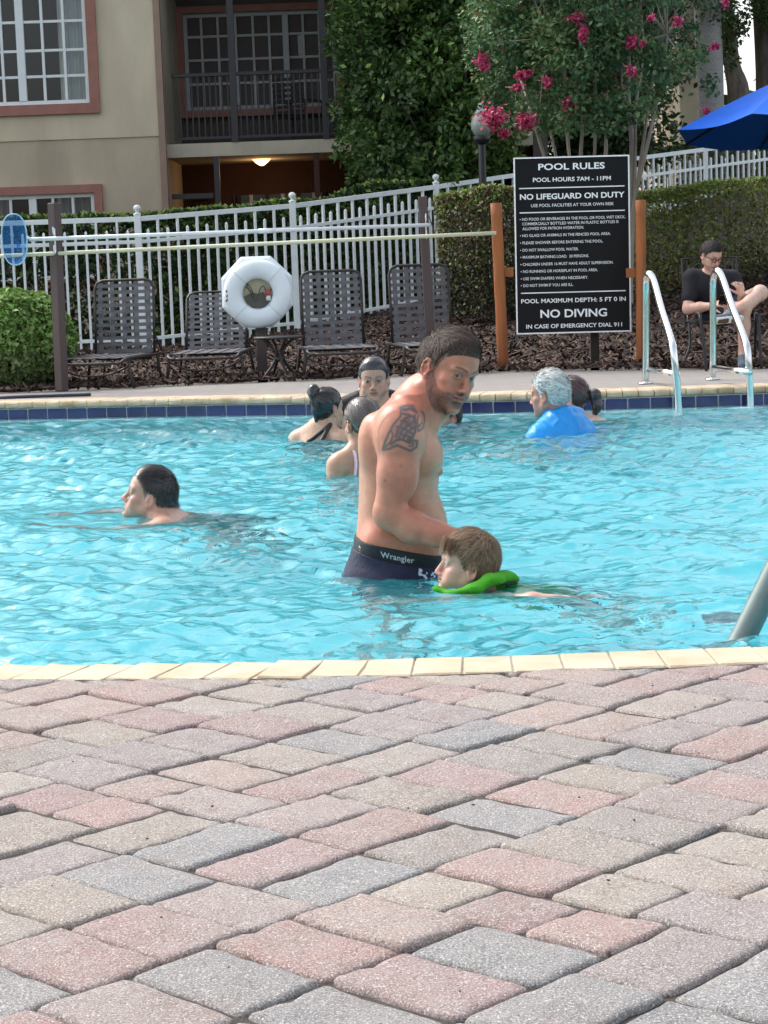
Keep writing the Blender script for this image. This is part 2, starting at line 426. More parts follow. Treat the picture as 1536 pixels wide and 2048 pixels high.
for bi in range(-5, 6):
    for bj in range(-5, 6):
        for (i, j, w, h) in tiling:
            u = (bi * NT + i + w / 2) * U; v = (bj * NT + j + h / 2) * U
            x_, y_ = u * ca - v * sa + .05, u * sa + v * ca + 3.0
            if not (.6 < y_ < float(y_near(x_)) + .09 and abs(x_) < 2.6): continue
            cands.append((x_, y_, w, h))
cands.sort(key=lambda c: max(abs(c[0]) / (.30 + .215 * c[1]), 1.0 + (2.05 - c[1]) * 2 if c[1] < 2.05 else 0))
print('pavers', len(cands))
for k, (x_, y_, w, h) in enumerate(cands[:298]):
    r1 = random.random(); d_ = math.hypot(w, h) * U * .5
    me = random.choice(PM[(w, h)])
    yn = float(y_near(x_))
    ext = (w + h) * U * .5 * .72; zl = 0; cut = y_ + ext > yn - .028; o_args = (x_, y_)
    if cut and y_ - ext > yn - .045: continue
    o = link('paver', me, deck, (x_, y_, random.uniform(-.004, .004) - .002 + zl * .5), (random.gauss(0, .012), random.gauss(0, .012), math.radians(46.5) + random.gauss(0, .012) + (math.pi if random.random() < .5 else 0)))
    if cut:                                     # stones sawn along the coping
        me = o.data.copy(); o.data = me; co = np.zeros(len(me.vertices) * 3); me.vertices.foreach_get('co', co); co = co.reshape(-1, 3)
        a = o.rotation_euler.z; c_, s_ = math.cos(a), math.sin(a); wx, wy = co[:, 0] * c_ - co[:, 1] * s_ + x_, co[:, 0] * s_ + co[:, 1] * c_ + y_
        wy = np.minimum(wy, y_near(wx) - .0285); co[:, 0] = (wx - x_) * c_ + (wy - y_) * s_; co[:, 1] = -(wx - x_) * s_ + (wy - y_) * c_
        me.vertices.foreach_set('co', co.astype(np.float32).ravel()); me.update(); o.rotation_euler.x = o.rotation_euler.y = 0
    c = random.choice(PCOL); q = random.uniform(.88, 1.1); o.color = (c[0] * q, c[1] * q, c[2] * q, 1)
# past the 300 that show largest: one joined part with the same stones
M_paver_rest = M_paver.copy(); M_paver_rest.name = 'tumbled_paver_rest'
for n_ in list(M_paver_rest.node_tree.nodes):
    if n_.bl_idname == 'ShaderNodeObjectInfo':
        a_ = M_paver_rest.node_tree.nodes.new('ShaderNodeVertexColor'); a_.layer_name = 'Col'
        for l_ in list(n_.outputs['Color'].links): M_paver_rest.node_tree.links.new(a_.outputs['Color'], l_.to_socket)
cache = {}; VV_, FF_, CC_ = [], [], []; nb_ = 0
for (x_, y_, w, h) in cands[298:]:
    if abs(x_) > 2.6 or y_ > float(y_near(x_)) - .10: continue
    me = random.choice(PM[(w, h)])
    if me.name not in cache:
        co = np.zeros(len(me.vertices) * 3); me.vertices.foreach_get('co', co); cache[me.name] = (co.reshape(-1, 3), [tuple(p.vertices) for p in me.polygons])
    co, fs = cache[me.name]; a = math.radians(46.5) + random.gauss(0, .012); c, s = math.cos(a), math.sin(a)
    VV_.append(np.stack([co[:, 0] * c - co[:, 1] * s + x_, co[:, 0] * s + co[:, 1] * c + y_, co[:, 2] + random.uniform(-.006, .002)], 1))
    FF_ += [tuple(i + nb_ for i in f) for f in fs]; nb_ += len(co); c = random.choice(PCOL); q = random.uniform(.88, 1.1); CC_.append(np.tile(np.array(c) * q, (len(co), 1)))
tag(mk('paver_field', np.concatenate(VV_), FF_, M_paver_rest, deck, True, np.concatenate(CC_)), kind='stuff')
# the paving carried on outside the picture and the cut stones packed against the coping
M_pav2 = mat('paving_far', (.26, .22, .21), .9, var=.25, vscale=3, world=True, bump=.3, bscale=60)
strip_o = strip('deck_infill', xs, y_near(xs) - .30, y_near(xs) + .02, -.020, -.020, mat('cut_paver_edge', (.34, .27, .26), .9, var=.3, vscale=9, bump=.6, bscale=200, world=True)); tag(strip_o, kind='structure')
for x0, x1, y0_, y1_ in ((-XW, -1.6, -.5, 4.6), (1.6, XW, -.5, 4.6), (-1.6, 1.6, -.5, 1.3), (-XW, XW, -6, -.5)):
    b = MB()
    q = np.linspace(x0, x1, 40)
    for k in range(39):
        ya, yb = (min(y1_, float(y_near(q[k]))) if y1_ == 4.6 else y1_), (min(y1_, float(y_near(q[k + 1]))) if y1_ == 4.6 else y1_)
        if y1_ == 4.6: ya, yb = float(y_near(q[k])), float(y_near(q[k + 1]))
        b.add([(q[k], y0_, -.012), (q[k + 1], y0_, -.012), (q[k + 1], yb, -.012), (q[k], ya, -.012)], [(0, 1, 2, 3)])
    tag(b.build('paving', M_pav2), kind='structure')

# --- far deck: thin pavers seen edge-on
def brick_deck(name, c1, c2, sc):
    m = mat(name, c1, .85, world=True); t = m.node_tree; N, L = t.nodes, t.links; b = N['Principled BSDF']
    g = N.new('ShaderNodeNewGeometry'); mp = N.new('ShaderNodeMapping'); mp.inputs['Rotation'].default_value = (0, 0, .8); L.new(g.outputs['Position'], mp.inputs[0])
    br = N.new('ShaderNodeTexBrick'); br.inputs['Scale'].default_value = sc; br.inputs['Color1'].default_value = (*c1, 1); br.inputs['Color2'].default_value = (*c2, 1); br.inputs['Mortar'].default_value = (.09, .08, .08, 1)
    br.inputs['Mortar Size'].default_value = .012; L.new(mp.outputs[0], br.inputs['Vector'])
    n = N.new('ShaderNodeTexNoise'); n.inputs['Scale'].default_value = 1.5; n.inputs['Detail'].default_value = 6; L.new(g.outputs['Position'], n.inputs['Vector'])
    mx = N.new('ShaderNodeMix'); mx.data_type = 'RGBA'; L.new(n.outputs[0], mx.inputs[0]); L.new(br.outputs[0], mx.inputs[6]); mx.inputs[7].default_value = (.25, .235, .22, 1); L.new(mx.outputs[2], b.inputs['Base Color'])
    return m
M_fdeck = brick_deck('far_deck_pavers', (.27, .235, .21), (.23, .215, .20), 2.2)
def y_mulch(x): return np.interp(x, [-8, -3.2, -2.2, -.6, .5, 1.5, 2.9, 4.5, 9], [16.2, 16.2, 16.3, 16.5, 16.75, 16.6, 15.9, 16.1, 16.5])
o = strip('far_deck', xs, y_far(xs) + .24, y_mulch(xs) + .05, -.004, -.004, M_fdeck); tag(o, kind='structure')

# small litter lying on the pavers
r = np.random.default_rng(123); b = MB()
for k in range(20):
    y_ = r.uniform(2.3, 4.4); x_ = r.uniform(-.17, .17) * y_ * 1.05; s_ = r.uniform(.001, .0035); a = r.uniform(0, 6.28); c, s = math.cos(a), math.sin(a)
    b.box((x_, y_, .004), (s_ * r.uniform(1, 2.6), s_, .002), R=Matrix.Rotation(a, 3, 'Z'))
tag(b.build('leaf_litter', mat('dry_litter', (.05, .035, .025), .9)), 'tiny dark bits of dry leaf lying on the pavers', 'litter', kind='stuff')
# ================================================================== WATER
def wave_h(X, Y):
    r = np.random.default_rng(3); H = np.zeros_like(X)
    wx = X + .10 * (vnoise(X, Y, 41, 3, 1.3) - .5) * 2; wy = Y + .10 * (vnoise(X, Y, 42, 3, 1.3) - .5) * 2
    patch = .55 + .9 * vnoise(X, Y, 43, 3, .8)
    for k in range(80):
        lam = .060 * (1.5 / .060) ** (r.random() ** 1.25)
        th = r.normal(math.pi / 2, .75) if r.random() < .62 else r.uniform(0, 2 * math.pi)
        kx, ky = math.cos(th) * 2 * math.pi / lam, math.sin(th) * 2 * math.pi / lam
        ph = r.uniform(0, 6.28); amp = .0058 * (lam ** 1.0) * (1.7 if lam < .16 else 1.3 if lam < .3 else .6) * r.uniform(.5, 1.3)
        s = np.sin(kx * wx + ky * wy + ph)
        H += amp * (s + .25 * np.abs(s)) * (patch if lam < .5 else 1)
    nz = vnoise(wx * .55, wy, 44, 4, 7) - .5
    H += .010 * nz * patch
    H += .006 * (1 - np.abs(2 * vnoise(wx * .7, wy, 45, 3, 3.4) - 1) - .5)
    for a_, b_, rr_ in ((930, 1185, .42), (300, 1040, .35), (640, 878, .4), (700, 950, .4), (1120, 868, .4), (760, 855, .4)):
        q_ = P(a_, b_, z=WZ); H *= 1 - .65 * np.exp(-(((X - q_.x) ** 2 + (Y - q_.y) ** 2) / rr_ ** 2))
    # rings and wakes round the swimmers
    for cx, cy, a, l, fall in RINGS:
        d = np.hypot(X - cx, Y - cy); H += a * np.sin(d * 2 * math.pi / l) * np.exp(-d / fall)
    return H
_R = [(785, 1155, .006, .16, .35), (930, 1185, .006, .13, .35), (300, 1040, .006, .15, .4), (690, 950, .005, .15, .3), (640, 878, .005, .16, .35), (1120, 868, .005, .16, .35), (1500, 1290, .004, .09, .25)]
RINGS = [(P(a, b, z=WZ).x, P(a, b, z=WZ).y, c, d, e) for a, b, c, d, e in _R]
ny_ = 800; nx_ = 470
tt = np.linspace(0, 1, ny_) ** 1.25
XX = np.linspace(-3.9, 3.9, nx_)[None, :] * np.ones((ny_, 1)); YN = y_near(XX[0])[None, :] + .135; YF = y_far(XX[0])[None, :] - .0
YY = YN + (YF - YN) * tt[:, None]
HH = wave_h(XX, YY) * np.clip((YF - YY) / .9, .12, 1)
idx = np.arange(ny_ * nx_).reshape(ny_, nx_)
fw = np.stack([idx[:-1, :-1], idx[:-1, 1:], idx[1:, 1:], idx[1:, :-1]], -1).reshape(-1, 4)
M_water = bpy.data.materials.new('pool_water'); M_water.use_nodes = True
t = M_water.node_tree; N, L = t.nodes, t.links; N.clear()
out = N.new('ShaderNodeOutputMaterial')
refr = N.new('ShaderNodeBsdfRefraction'); refr.inputs['IOR'].default_value = 1.33; refr.inputs['Roughness'].default_value = 0.0; refr.inputs['Color'].default_value = (.90, .985, 1, 1)
glo = N.new('ShaderNodeBsdfGlossy'); glo.inputs['Roughness'].default_value = .03; glo.inputs['Color'].default_value = (1, 1, 1, 1)
fr = N.new('ShaderNodeFresnel'); fr.inputs['IOR'].default_value = 1.33
body = N.new('ShaderNodeBsdfDiffuse'); body.inputs['Color'].default_value = (.05, .45, .53, 1)
m1 = N.new('ShaderNodeMixShader'); m1.inputs[0].default_value = .20; L.new(refr.outputs[0], m1.inputs[1]); L.new(body.outputs[0], m1.inputs[2])
m2 = N.new('ShaderNodeMixShader'); L.new(fr.outputs[0], m2.inputs[0]); L.new(m1.outputs[0], m2.inputs[1]); L.new(glo.outputs[0], m2.inputs[2]); L.new(m2.outputs[0], out.inputs[0])
geo = N.new('ShaderNodeNewGeometry'); mp = N.new('ShaderNodeMapping'); mp.inputs['Scale'].default_value = (.6, 1, 1); L.new(geo.outputs['Position'], mp.inputs[0])
n1 = N.new('ShaderNodeTexNoise'); n1.inputs['Scale'].default_value = 24; n1.inputs['Detail'].default_value = 3; n1.inputs['Distortion'].default_value = .6; L.new(mp.outputs[0], n1.inputs['Vector'])
bp = N.new('ShaderNodeBump'); bp.inputs['Strength'].default_value = .65; bp.inputs['Distance'].default_value = .012; L.new(n1.outputs[0], bp.inputs['Height'])
for x_ in (refr, glo, fr, body): L.new(bp.outputs[0], x_.inputs['Normal'])
wat = mk('pool_water', np.stack([XX, YY, WZ + HH], -1).reshape(-1, 3), fw, M_water, None, True); tag(wat, kind='structure')
# the pool goes on calm on both sides of the picture
for sx in (-1, 1):
    q = np.linspace(3.9, XW, 12) * sx
    if sx < 0: q = q[::-1]
    o = strip('pool_water_side', q, y_near(q) + .135, y_far(q), WZ, WZ, M_water); tag(o, kind='structure')
# ================================================================== BUILDING
M_stucco = mat('tan_stucco', lin((212, 198, 173)), .92, col2=lin((190, 176, 152)), vscale=2.2, stretch=(1, 1, .35), bump=.55, bscale=26, world=True, detail=8)
M_stucco2 = mat('tan_stucco_lower', lin((194, 179, 155)), .92, col2=lin((170, 155, 134)), vscale=2.4, stretch=(1, 1, .35), bump=.55, bscale=26, world=True, detail=8)
M_fascia = mat('beige_fascia', lin((185, 176, 158)), .85, var=.12, vscale=3, bump=.2, bscale=40, world=True)
M_terra = mat('terracotta_trim', lin((155, 108, 96)), .85, var=.10, vscale=6, bump=.2, bscale=60, world=True)
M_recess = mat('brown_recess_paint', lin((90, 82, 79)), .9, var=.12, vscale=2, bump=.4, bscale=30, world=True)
M_redwall = mat('red_brown_paint', lin((66, 42, 36)), .9, var=.15, vscale=2, bump=.3, bscale=30, world=True)
M_white = mat('white_frame_paint', (.72, .75, .76), .5, var=.04, vscale=10)
M_grey = mat('grey_frame_paint', (.42, .43, .44), .55, var=.06, vscale=10)
M_glass = mat('dark_window_glass', (.012, .014, .015), .06, spec=.6)
M_dark = mat('dark_interior', (.010, .009, .009), .9)
M_dkmetal = mat('charcoal_metal', (.022, .021, .024), .45, var=.15, vscale=8)
M_curt = mat('white_curtain', (.62, .66, .68), .9, bump=.1)
M_curt2 = mat('grey_curtain', (.30, .28, .29), .9)

YB = 28.0                                    # face of the projecting bay
def bx(px, py, y=YB): return P(px, py, y=y)
bld = empty('apartment_building', (-6, 28, 0), label='tan stucco apartment building with terracotta window trim and a dark recessed balcony', cat='building')
def bpart(o, p=None):
    o.parent = p or bld
    if p is None: o.matrix_parent_inverse = Matrix.Translation((6, -28, 0))
    return o
def slab(name, x0, x1, y0, y1, z0, z1, m, parent=None):
    o = MB().box(((x0 + x1) / 2, (y0 + y1) / 2, (z0 + z1) / 2), (x1 - x0, y1 - y0, z1 - z0)).build(name, m); return bpart(o, parent)
def wall_with_holes(name, x0, x1, z0, z1, y0, th, holes, m):
    xs_ = sorted({x0, x1} | {h[0] for h in holes} | {h[1] for h in holes}); zs_ = sorted({z0, z1} | {h[2] for h in holes} | {h[3] for h in holes}); b = MB()
    for i in range(len(xs_) - 1):
        for j in range(len(zs_) - 1):
            xm, zm = (xs_[i] + xs_[i + 1]) / 2, (zs_[j] + zs_[j + 1]) / 2
            if any(h[0] < xm < h[1] and h[2] < zm < h[3] for h in holes): continue
            a, c, d, e = xs_[i], xs_[i + 1], zs_[j], zs_[j + 1]
            b.add([(a, y0, d), (c, y0, d), (c, y0, e), (a, y0, e)], [(0, 1, 2, 3)])
    for h in holes:
        a, c, d, e = h
        b.add([(a, y0, d), (c, y0, d), (c, y0, e), (a, y0, e), (a, y0 + th, d), (c, y0 + th, d), (c, y0 + th, e), (a, y0 + th, e)], [(0, 4, 5, 1), (3, 2, 6, 7), (0, 3, 7, 4), (1, 5, 6, 2)])
    return bpart(b.build(name, m))
xc = bx(327, 230).x                           # right corner of the bay
zsplit = bx(180, 277).z
# windows of the bay, measured off their frames
uw = (bx(-190, 100).x, bx(176, 120).x, bx(100, 209).z, bx(100, 209).z + 2.35)
lw = (bx(-150, 430).x, bx(189, 400).x, bx(100, 388).z - 1.15, bx(100, 388).z)
Hh = 9.5
h_up = [(uw[0] - .0, uw[1], uw[2], uw[3])]
wall_with_holes('upper_wall', -12.0, xc, zsplit, Hh, YB, .14, h_up, M_stucco)
wall_with_holes('lower_wall', -12.0, xc, -.1, zsplit + .06, YB + .02, .14, [lw], M_stucco2)
YW0 = 30.6
slab('wall_return', xc - .003, xc, YB + .004, YW0 + .05, -.1, Hh, M_stucco)
slab('corner_trim', xc - .075, xc + .012, YB - .022, YB + .10, -.1, Hh, mat('corner_trim_paint', lin((150, 126, 112)), .85, var=.1, world=True))
slab('roof', -12.4, 2.6, YB - .5, YB + 14, Hh, Hh + .4, M_terra)
def window(rect, ncol, nrow, thick_every, y, fm, sm_trim, tw_=.13, curtains=(), name='window', bars_h=None, mull=.085, bar=.035, colx=None, rowz=None, fr=.055):
    """surround, frame, separate panes and glazing bars"""
    x0, x1, z0, z1 = rect
    wn = empty(name, (x0, y, z0)); wn.parent = bld; wn.matrix_parent_inverse = Matrix.Translation((6, -28, 0))
    def sub(o): o.parent = wn; o.matrix_parent_inverse = Matrix.Translation((-x0, -y, -z0)); return o
    b = MB(); t = tw_; yy = y - .03
    if sm_trim is not None:
        b.box(((x0 - t + x1 + t) / 2, yy, z0 - t / 2), (x1 - x0 + 2 * t, .06, t)); b.box(((x0 + x1) / 2, yy, z1 + t / 2), (x1 - x0 + 2 * t, .06, t))
        b.box((x0 - t / 2, yy, (z0 + z1) / 2), (t, .058, z1 - z0)); b.box((x1 + t / 2, yy, (z0 + z1) / 2), (t, .058, z1 - z0)); sub(b.build('surround', sm_trim))
    b = MB(); yf_ = y + .05
    for z in (z0 + fr / 2, z1 - fr / 2): b.box(((x0 + x1) / 2, yf_, z), (x1 - x0, .06, fr))
    for x in (x0 + fr / 2, x1 - fr / 2): b.box((x, yf_, (z0 + z1) / 2), (fr, .058, z1 - z0 - 2 * fr))
    sub(b.build('frame', fm))
    cols_ = colx or [x0 + (x1 - x0) * i / ncol for i in range(1, ncol)]
    rows_ = rowz or [z0 + (z1 - z0) * i / nrow for i in range(1, nrow)]
    for i, x in enumerate(cols_):
        w = mull if (thick_every and (i + 1) % thick_every == 0) else bar
        sub(MB().box((x, yf_ - .004, (z0 + z1) / 2), (w, .05, z1 - z0 - 2 * fr - .004)).build('glazing_bar', fm))
    xe = [x0 + fr] + list(cols_) + [x1 - fr]; ze = [z0 + fr] + list(rows_) + [z1 - fr]
    for z in rows_: sub(MB().box(((x0 + x1) / 2, yf_ + .002, z), (x1 - x0 - 2 * fr, .040, bar)).build('glazing_bar', fm))
    for i in range(len(xe) - 1):
        for j in range(len(ze) - 1):
            tl = random.gauss(0, .004)
            a, c, d, e = xe[i], xe[i + 1], ze[j], ze[j + 1]
            sub(mk('pane', [(a, yf_ + .012 + tl * .3, d), (c, yf_ + .012 - tl * .3, d), (c, yf_ + .012 - tl * .3, e), (a, yf_ + .012 + tl * .3, e)], [(0, 1, 2, 3)], M_pane))
    sub(MB().box(((x0 + x1) / 2, y + .9, (z0 + z1) / 2), (x1 - x0, .02, z1 - z0)).build('dark_room', M_dark))
    for cx0, cx1, cm in curtains:
        n = int((cx1 - cx0) / .012) + 2; q = np.linspace(cx0, cx1, n); v = []; f = []
        ph = np.cumsum(np.random.default_rng(3).uniform(.5, 1.1, n)) 
        for k in range(n): v += [(q[k], y + .20 + .03 * math.sin(ph[k]), z0 + .02), (q[k], y + .20 + .03 * math.sin(ph[k]), z1 - .02)]
        for k in range(n - 1): f.append((2 * k, 2 * k + 2, 2 * k + 3, 2 * k + 1))
        sub(mk('curtain', v, f, cm, None, True))
    return wn
# clear panes that mirror a little, so the curtains show behind them
M_pane = bpy.data.materials.new('window_pane'); M_pane.use_nodes = True; t = M_pane.node_tree; N, L = t.nodes, t.links; N.clear()
o_ = N.new('ShaderNodeOutputMaterial'); tr = N.new('ShaderNodeBsdfTransparent'); tr.inputs[0].default_value = (.8, .84, .84, 1); gl = N.new('ShaderNodeBsdfGlossy'); gl.inputs['Roughness'].default_value = .04
fr_ = N.new('ShaderNodeFresnel'); fr_.inputs[0].default_value = 1.6; mx = N.new('ShaderNodeMixShader'); L.new(fr_.outputs[0], mx.inputs[0]); L.new(tr.outputs[0], mx.inputs[1]); L.new(gl.outputs[0], mx.inputs[2]); L.new(mx.outputs[0], o_.inputs[0])
def colxs(pxs, py, y): return [P(a, py, y=y).x for a in pxs]
zz = [bx(100, v).z for v in (152, 100, 42)]; dz_ = zz[1] - zz[0]
window(uw, 9, 7, 0, YB, M_white, M_terra, tw_=.135, curtains=[(bx(113, 100).x, bx(172, 100).x, M_curt)],
       colx=colxs([-152, -114, -76, -38, 3, 46, 85, 128], 100, YB), rowz=zz + [zz[2] + dz_ * k for k in (1, 2, 3)][:2] + [], mull=.085)
window(lw, 8, 3, 0, YB + .02, M_white, M_terra, tw_=.11, curtains=[(bx(108, 400).x, bx(186, 400).x, M_curt2), (bx(-40, 400).x, bx(14, 400).x, M_curt2)],
       colx=colxs([-112, -70, -25, 20, 65, 105, 145], 410, YB), rowz=[lw[3] - .42, lw[3] - .80])
# thick mullion of both
for r_, px in ((uw, 46), (lw, 65)):
    x_ = bx(px, 200 if r_ is uw else 410).x; o = MB().box((x_, YB + .045, (r_[2] + r_[3]) / 2), (.10, .07, r_[3] - r_[2] - .12)).build('mullion', M_white); bpart(o)
# --- recess with the balcony
YR, YW = 28.22, 30.6                           # front line of the balcony, back wall
zf0, zf1 = P(500, 310, y=YR).z, P(500, 283, y=YR).z
xr0, xr1 = xc - .003, 2.2
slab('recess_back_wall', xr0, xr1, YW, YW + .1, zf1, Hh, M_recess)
slab('ground_back_wall', xr0, xr1, YW - .3, YW + .1, -.1, zf0 + .02, M_redwall)
bs = slab('balcony_slab', xr0 + .003, xr1, YR, YW + .05, zf0, zf1, M_fascia)
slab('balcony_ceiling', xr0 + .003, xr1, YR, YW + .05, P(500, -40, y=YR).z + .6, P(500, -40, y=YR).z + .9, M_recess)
# balcony window
bw = (P(369, 100, y=YW).x, P(672, 100, y=YW).x, P(520, 218, y=YW).z, P(520, 24, y=YW).z)
window((bw[0], bw[1], bw[2], bw[3]), 9, 5, 0, YW - .06, M_grey, M_terra, tw_=.10,
       colx=colxs([405, 438, 508, 540, 608, 640], 110, YW), rowz=[P(520, v, y=YW).z for v in (165, 117, 70)], bar=.034)
for px in (470, 573):
    x_ = P(px, 110, y=YW).x; bpart(MB().box((x_, YW - .05, (bw[2] + bw[3]) / 2), (.085, .07, bw[3] - bw[2] - .12)).build('mullion', M_grey))
# balcony posts and railing
rail = empty('balcony_railing', (0, YR, zf1)); bpart(rail)
def rsub(o): o.parent = rail; o.matrix_parent_inverse = Matrix.Translation((0, -YR, -zf1)); return o
zt = P(500, 146, y=YR).z
rsub(MB().box(((xr0 + 2.0) / 2 + .06, YR + .04, zt), (2.0 - xr0 - .1, .05, .05), bev=.006).build('top_rail', M_dkmetal))
rsub(MB().box(((xr0 + 2.0) / 2 + .06, YR + .04, zf1 + .07), (2.0 - xr0 - .1, .04, .035)).build('bottom_rail', M_dkmetal))
bal = MB().box((0, 0, 0), (.020, .020, zt - zf1 - .09)).build('baluster', M_dkmetal); bpart_x = xr0 + .13; first = True
while bpart_x < 1.5:
    o = bal if first else link('baluster', bal.data); first = False; o.location = (bpart_x, YR + .04, (zt + zf1) / 2 + .03); rsub(o); bpart_x += .0815
for px in (465, 648):
    x_ = P(px, 150, y=YR).x; bpart(MB().box((x_, YR + .03, (zf1 + 5.4) / 2), (.09, .09, 5.4 - zf1)).build('balcony_post', M_dkmetal))
for px in (434, 634):
    x_ = P(px, 360, y=YR).x; bpart(MB().box((x_, YR + .05, zf0 / 2), (.075, .075, zf0)).build('porch_post', M_dkmetal if px == 434 else M_redwall))
z_ = P(390, 392, y=YR).z; bpart(MB().box(((xr0 + P(432, 392, y=YR).x) / 2, YR + .05, z_), (P(432, 392, y=YR).x - xr0 - .08, .05, .07)).build('porch_rail', M_dkmetal))
# ground-floor glazing: dark panes between red-brown posts, and a louvred door
yg = YW - .36
zg = P(550, 388, y=yg).z
for i, px in enumerate((478, 503, 534, 566, 598, 628)):
    x_ = P(px, 400, y=yg).x; bpart(MB().box((x_, yg, (zg + .5) / 2), (.05, .05, zg - .5)).build('glazing_post', M_grey if i % 2 else M_redwall))
bpart(MB().box((P(560, 400, y=yg).x, yg + .03, zg / 2 + .2), (1.35, .02, zg - .4)).build('glazing', M_glass))
x_ = P(405, 400, y=yg).x
for k in range(14): bpart(MB().box((x_, yg - .01, zg - .03 - k * .065), (.22, .03, .035), R=Matrix.Rotation(.5, 3, 'X')).build('louvre', M_redwall))
# right-hand end of the building, beyond the trees
YE = 37.0
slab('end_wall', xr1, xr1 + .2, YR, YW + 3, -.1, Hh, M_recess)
slab('far_block', P(1360, 200, y=36).x, P(1412, 200, y=36).x, 36, 42, -.1, Hh, M_stucco)
slab('end_canopy', P(1285, 8, y=28).x, P(1372, 8, y=28).x, 28, 31, P(1330, 14, y=28).z, P(1330, 14, y=28).z + .5, mat('canopy_brown', lin((110, 80, 68)), .9, world=True))
# dark patio chairs on the balcony
def patio_chair(loc, rz, label):
    t_ = empty('balcony_chair', loc, rz, label=label, cat='chair', group='dark chairs on the balcony')
    b = MB(); b.tube([(-.26, .22, 0), (-.26, .24, .62), (-.26, -.2, .62), (-.26, -.24, 0)], .016, 6); b.build('side_frame', M_dkmetal, t_)
    b = MB(); b.tube([(.26, .22, 0), (.26, .24, .62), (.26, -.2, .62), (.26, -.24, 0)], .016, 6); b.build('side_frame', M_dkmetal, t_)
    MB().box((0, 0, .40), (.50, .46, .03), bev=.01).build('seat', M_dkmetal, t_)
    for k in range(7): MB().box((0, .25 + .02 * k * .4, .46 + k * .075), (.48, .02, .045)).build('back_slat', M_dkmetal, t_)
patio_chair((P(600, 270, y=29.6).x, 29.6, zf1), 2.6, 'dark slatted chair on the balcony, half hidden by the tree')
# ceiling light under the balcony, lit
xl, zl = P(523, 320, y=YR + 1.2).x, P(523, 309, y=YR + 1.2).z
lt = empty('ceiling_light', (xl, YR + 1.2, zl), label='glowing amber glass ceiling light hanging under the balcony slab', cat='ceiling light')
MB().lathe([(.05, .03), (.06, .01), (.085, -.004), (.085, -.012)], n=18).build('mount', M_dkmetal, lt, True)
MB().lathe([(.085, -.012), (.128, -.035), (.128, -.070), (.085, -.115), (.034, -.150), (.012, -.156)], n=18).build('glass_shade', emis('lamp_glow', (1.0, .62, .24), 1.5), lt, True)
pl = bpy.data.lights.new('lamp', 'POINT'); pl.energy = 2.5; pl.color = (1, .58, .28); pl.shadow_soft_size = .12
plo = bpy.data.objects.new('bulb', pl); COL.objects.link(plo); plo.parent = lt; plo.location = (0, 0, -.24)
# ================================================================== PLANTING
def leaf_mat(name, rough=.45, transl=.22, spec=.4):
    return mat(name, (.1, .2, .05), rough, attr=True, transl=transl, spec=spec)
M_leaf = leaf_mat('leaf_dark', .38); M_leaf2 = leaf_mat('leaf_soft', .55); M_pet = leaf_mat('petal', .6, .3)
M_bark = mat('grey_bark', (.16, .13, .11), .95, var=.35, vscale=14, bump=.8, bscale=40, stretch=(1, 1, .25))
M_palebark = mat('pale_smooth_bark', (.42, .36, .29), .8, col2=(.24, .20, .16), vscale=7, bump=.3, bscale=30, stretch=(1, 1, .3))
def leaf_cards(name, pts, size, m, cols, parent=None, asp=.5, updir=.5, seed=0, kind='stuff', fold=.25, outward=None):
    """one small folded leaf (two triangles of a rhombus) per point"""
    r = np.random.default_rng(seed); n = len(pts)
    d = r.normal(0, 1, (n, 3)); 
    if outward is not None: d = d * .8 + outward * 1.0
    d[:, 2] -= .15; d /= np.linalg.norm(d, axis=1, keepdims=True)
    u = r.normal(0, .8, (n, 3)); u[:, 2] += updir * 2
    if outward is not None: u += outward * .8
    s = np.cross(d, u); s /= np.linalg.norm(s, axis=1, keepdims=True) + 1e-9; nn = np.cross(s, d)
    sz = (size * r.uniform(.6, 1.3, n))[:, None] if np.isscalar(size) else (size * r.uniform(.75, 1.25, n))[:, None]
    a = pts - d * sz * .5; b = pts + d * sz * .5; q = pts + d * sz * .05
    v = np.stack([a, q + s * sz * asp * .5 + nn * sz * fold * .3, b, q - s * sz * asp * .5 + nn * sz * fold * .3], 1).reshape(-1, 3)
    f = np.arange(4 * n).reshape(n, 4)
    o = mk(name, v, f, m, parent, False, np.repeat(np.clip(cols, .003, 1), 4, 0))
    if kind: tag(o, kind=kind)
    return o
def pal(n, cols, seed, jit=.25, w=None):
    r = np.random.default_rng(seed); c = np.array(cols)[r.choice(len(cols), n, p=w)]; return c * r.uniform(1 - jit, 1 + jit, (n, 1)) * r.uniform(.92, 1.08, (n, 3))
def blob_points(centers, radii, n, seed, shell=.5, squash=1.0):
    r = np.random.default_rng(seed); radii = np.asarray(radii); w = radii ** 2; k = r.choice(len(centers), n, p=w / w.sum())
    d = r.normal(0, 1, (n, 3)); d /= np.linalg.norm(d, axis=1, keepdims=True); rad = radii[k] * (shell + (1 - shell) * r.random(n)) ** .7
    nz = .75 + .5 * vnoise(d[:, 0] * 2 + k, d[:, 1] * 2 + d[:, 2] * 1.7, seed, 3, 1.6)
    return np.asarray(centers)[k] + d * (rad * nz)[:, None] * np.array([1, 1, squash]), d, k

GD = [(.030, .060, .018), (.040, .080, .020), (.055, .105, .025), (.024, .048, .018), (.085, .130, .030)]
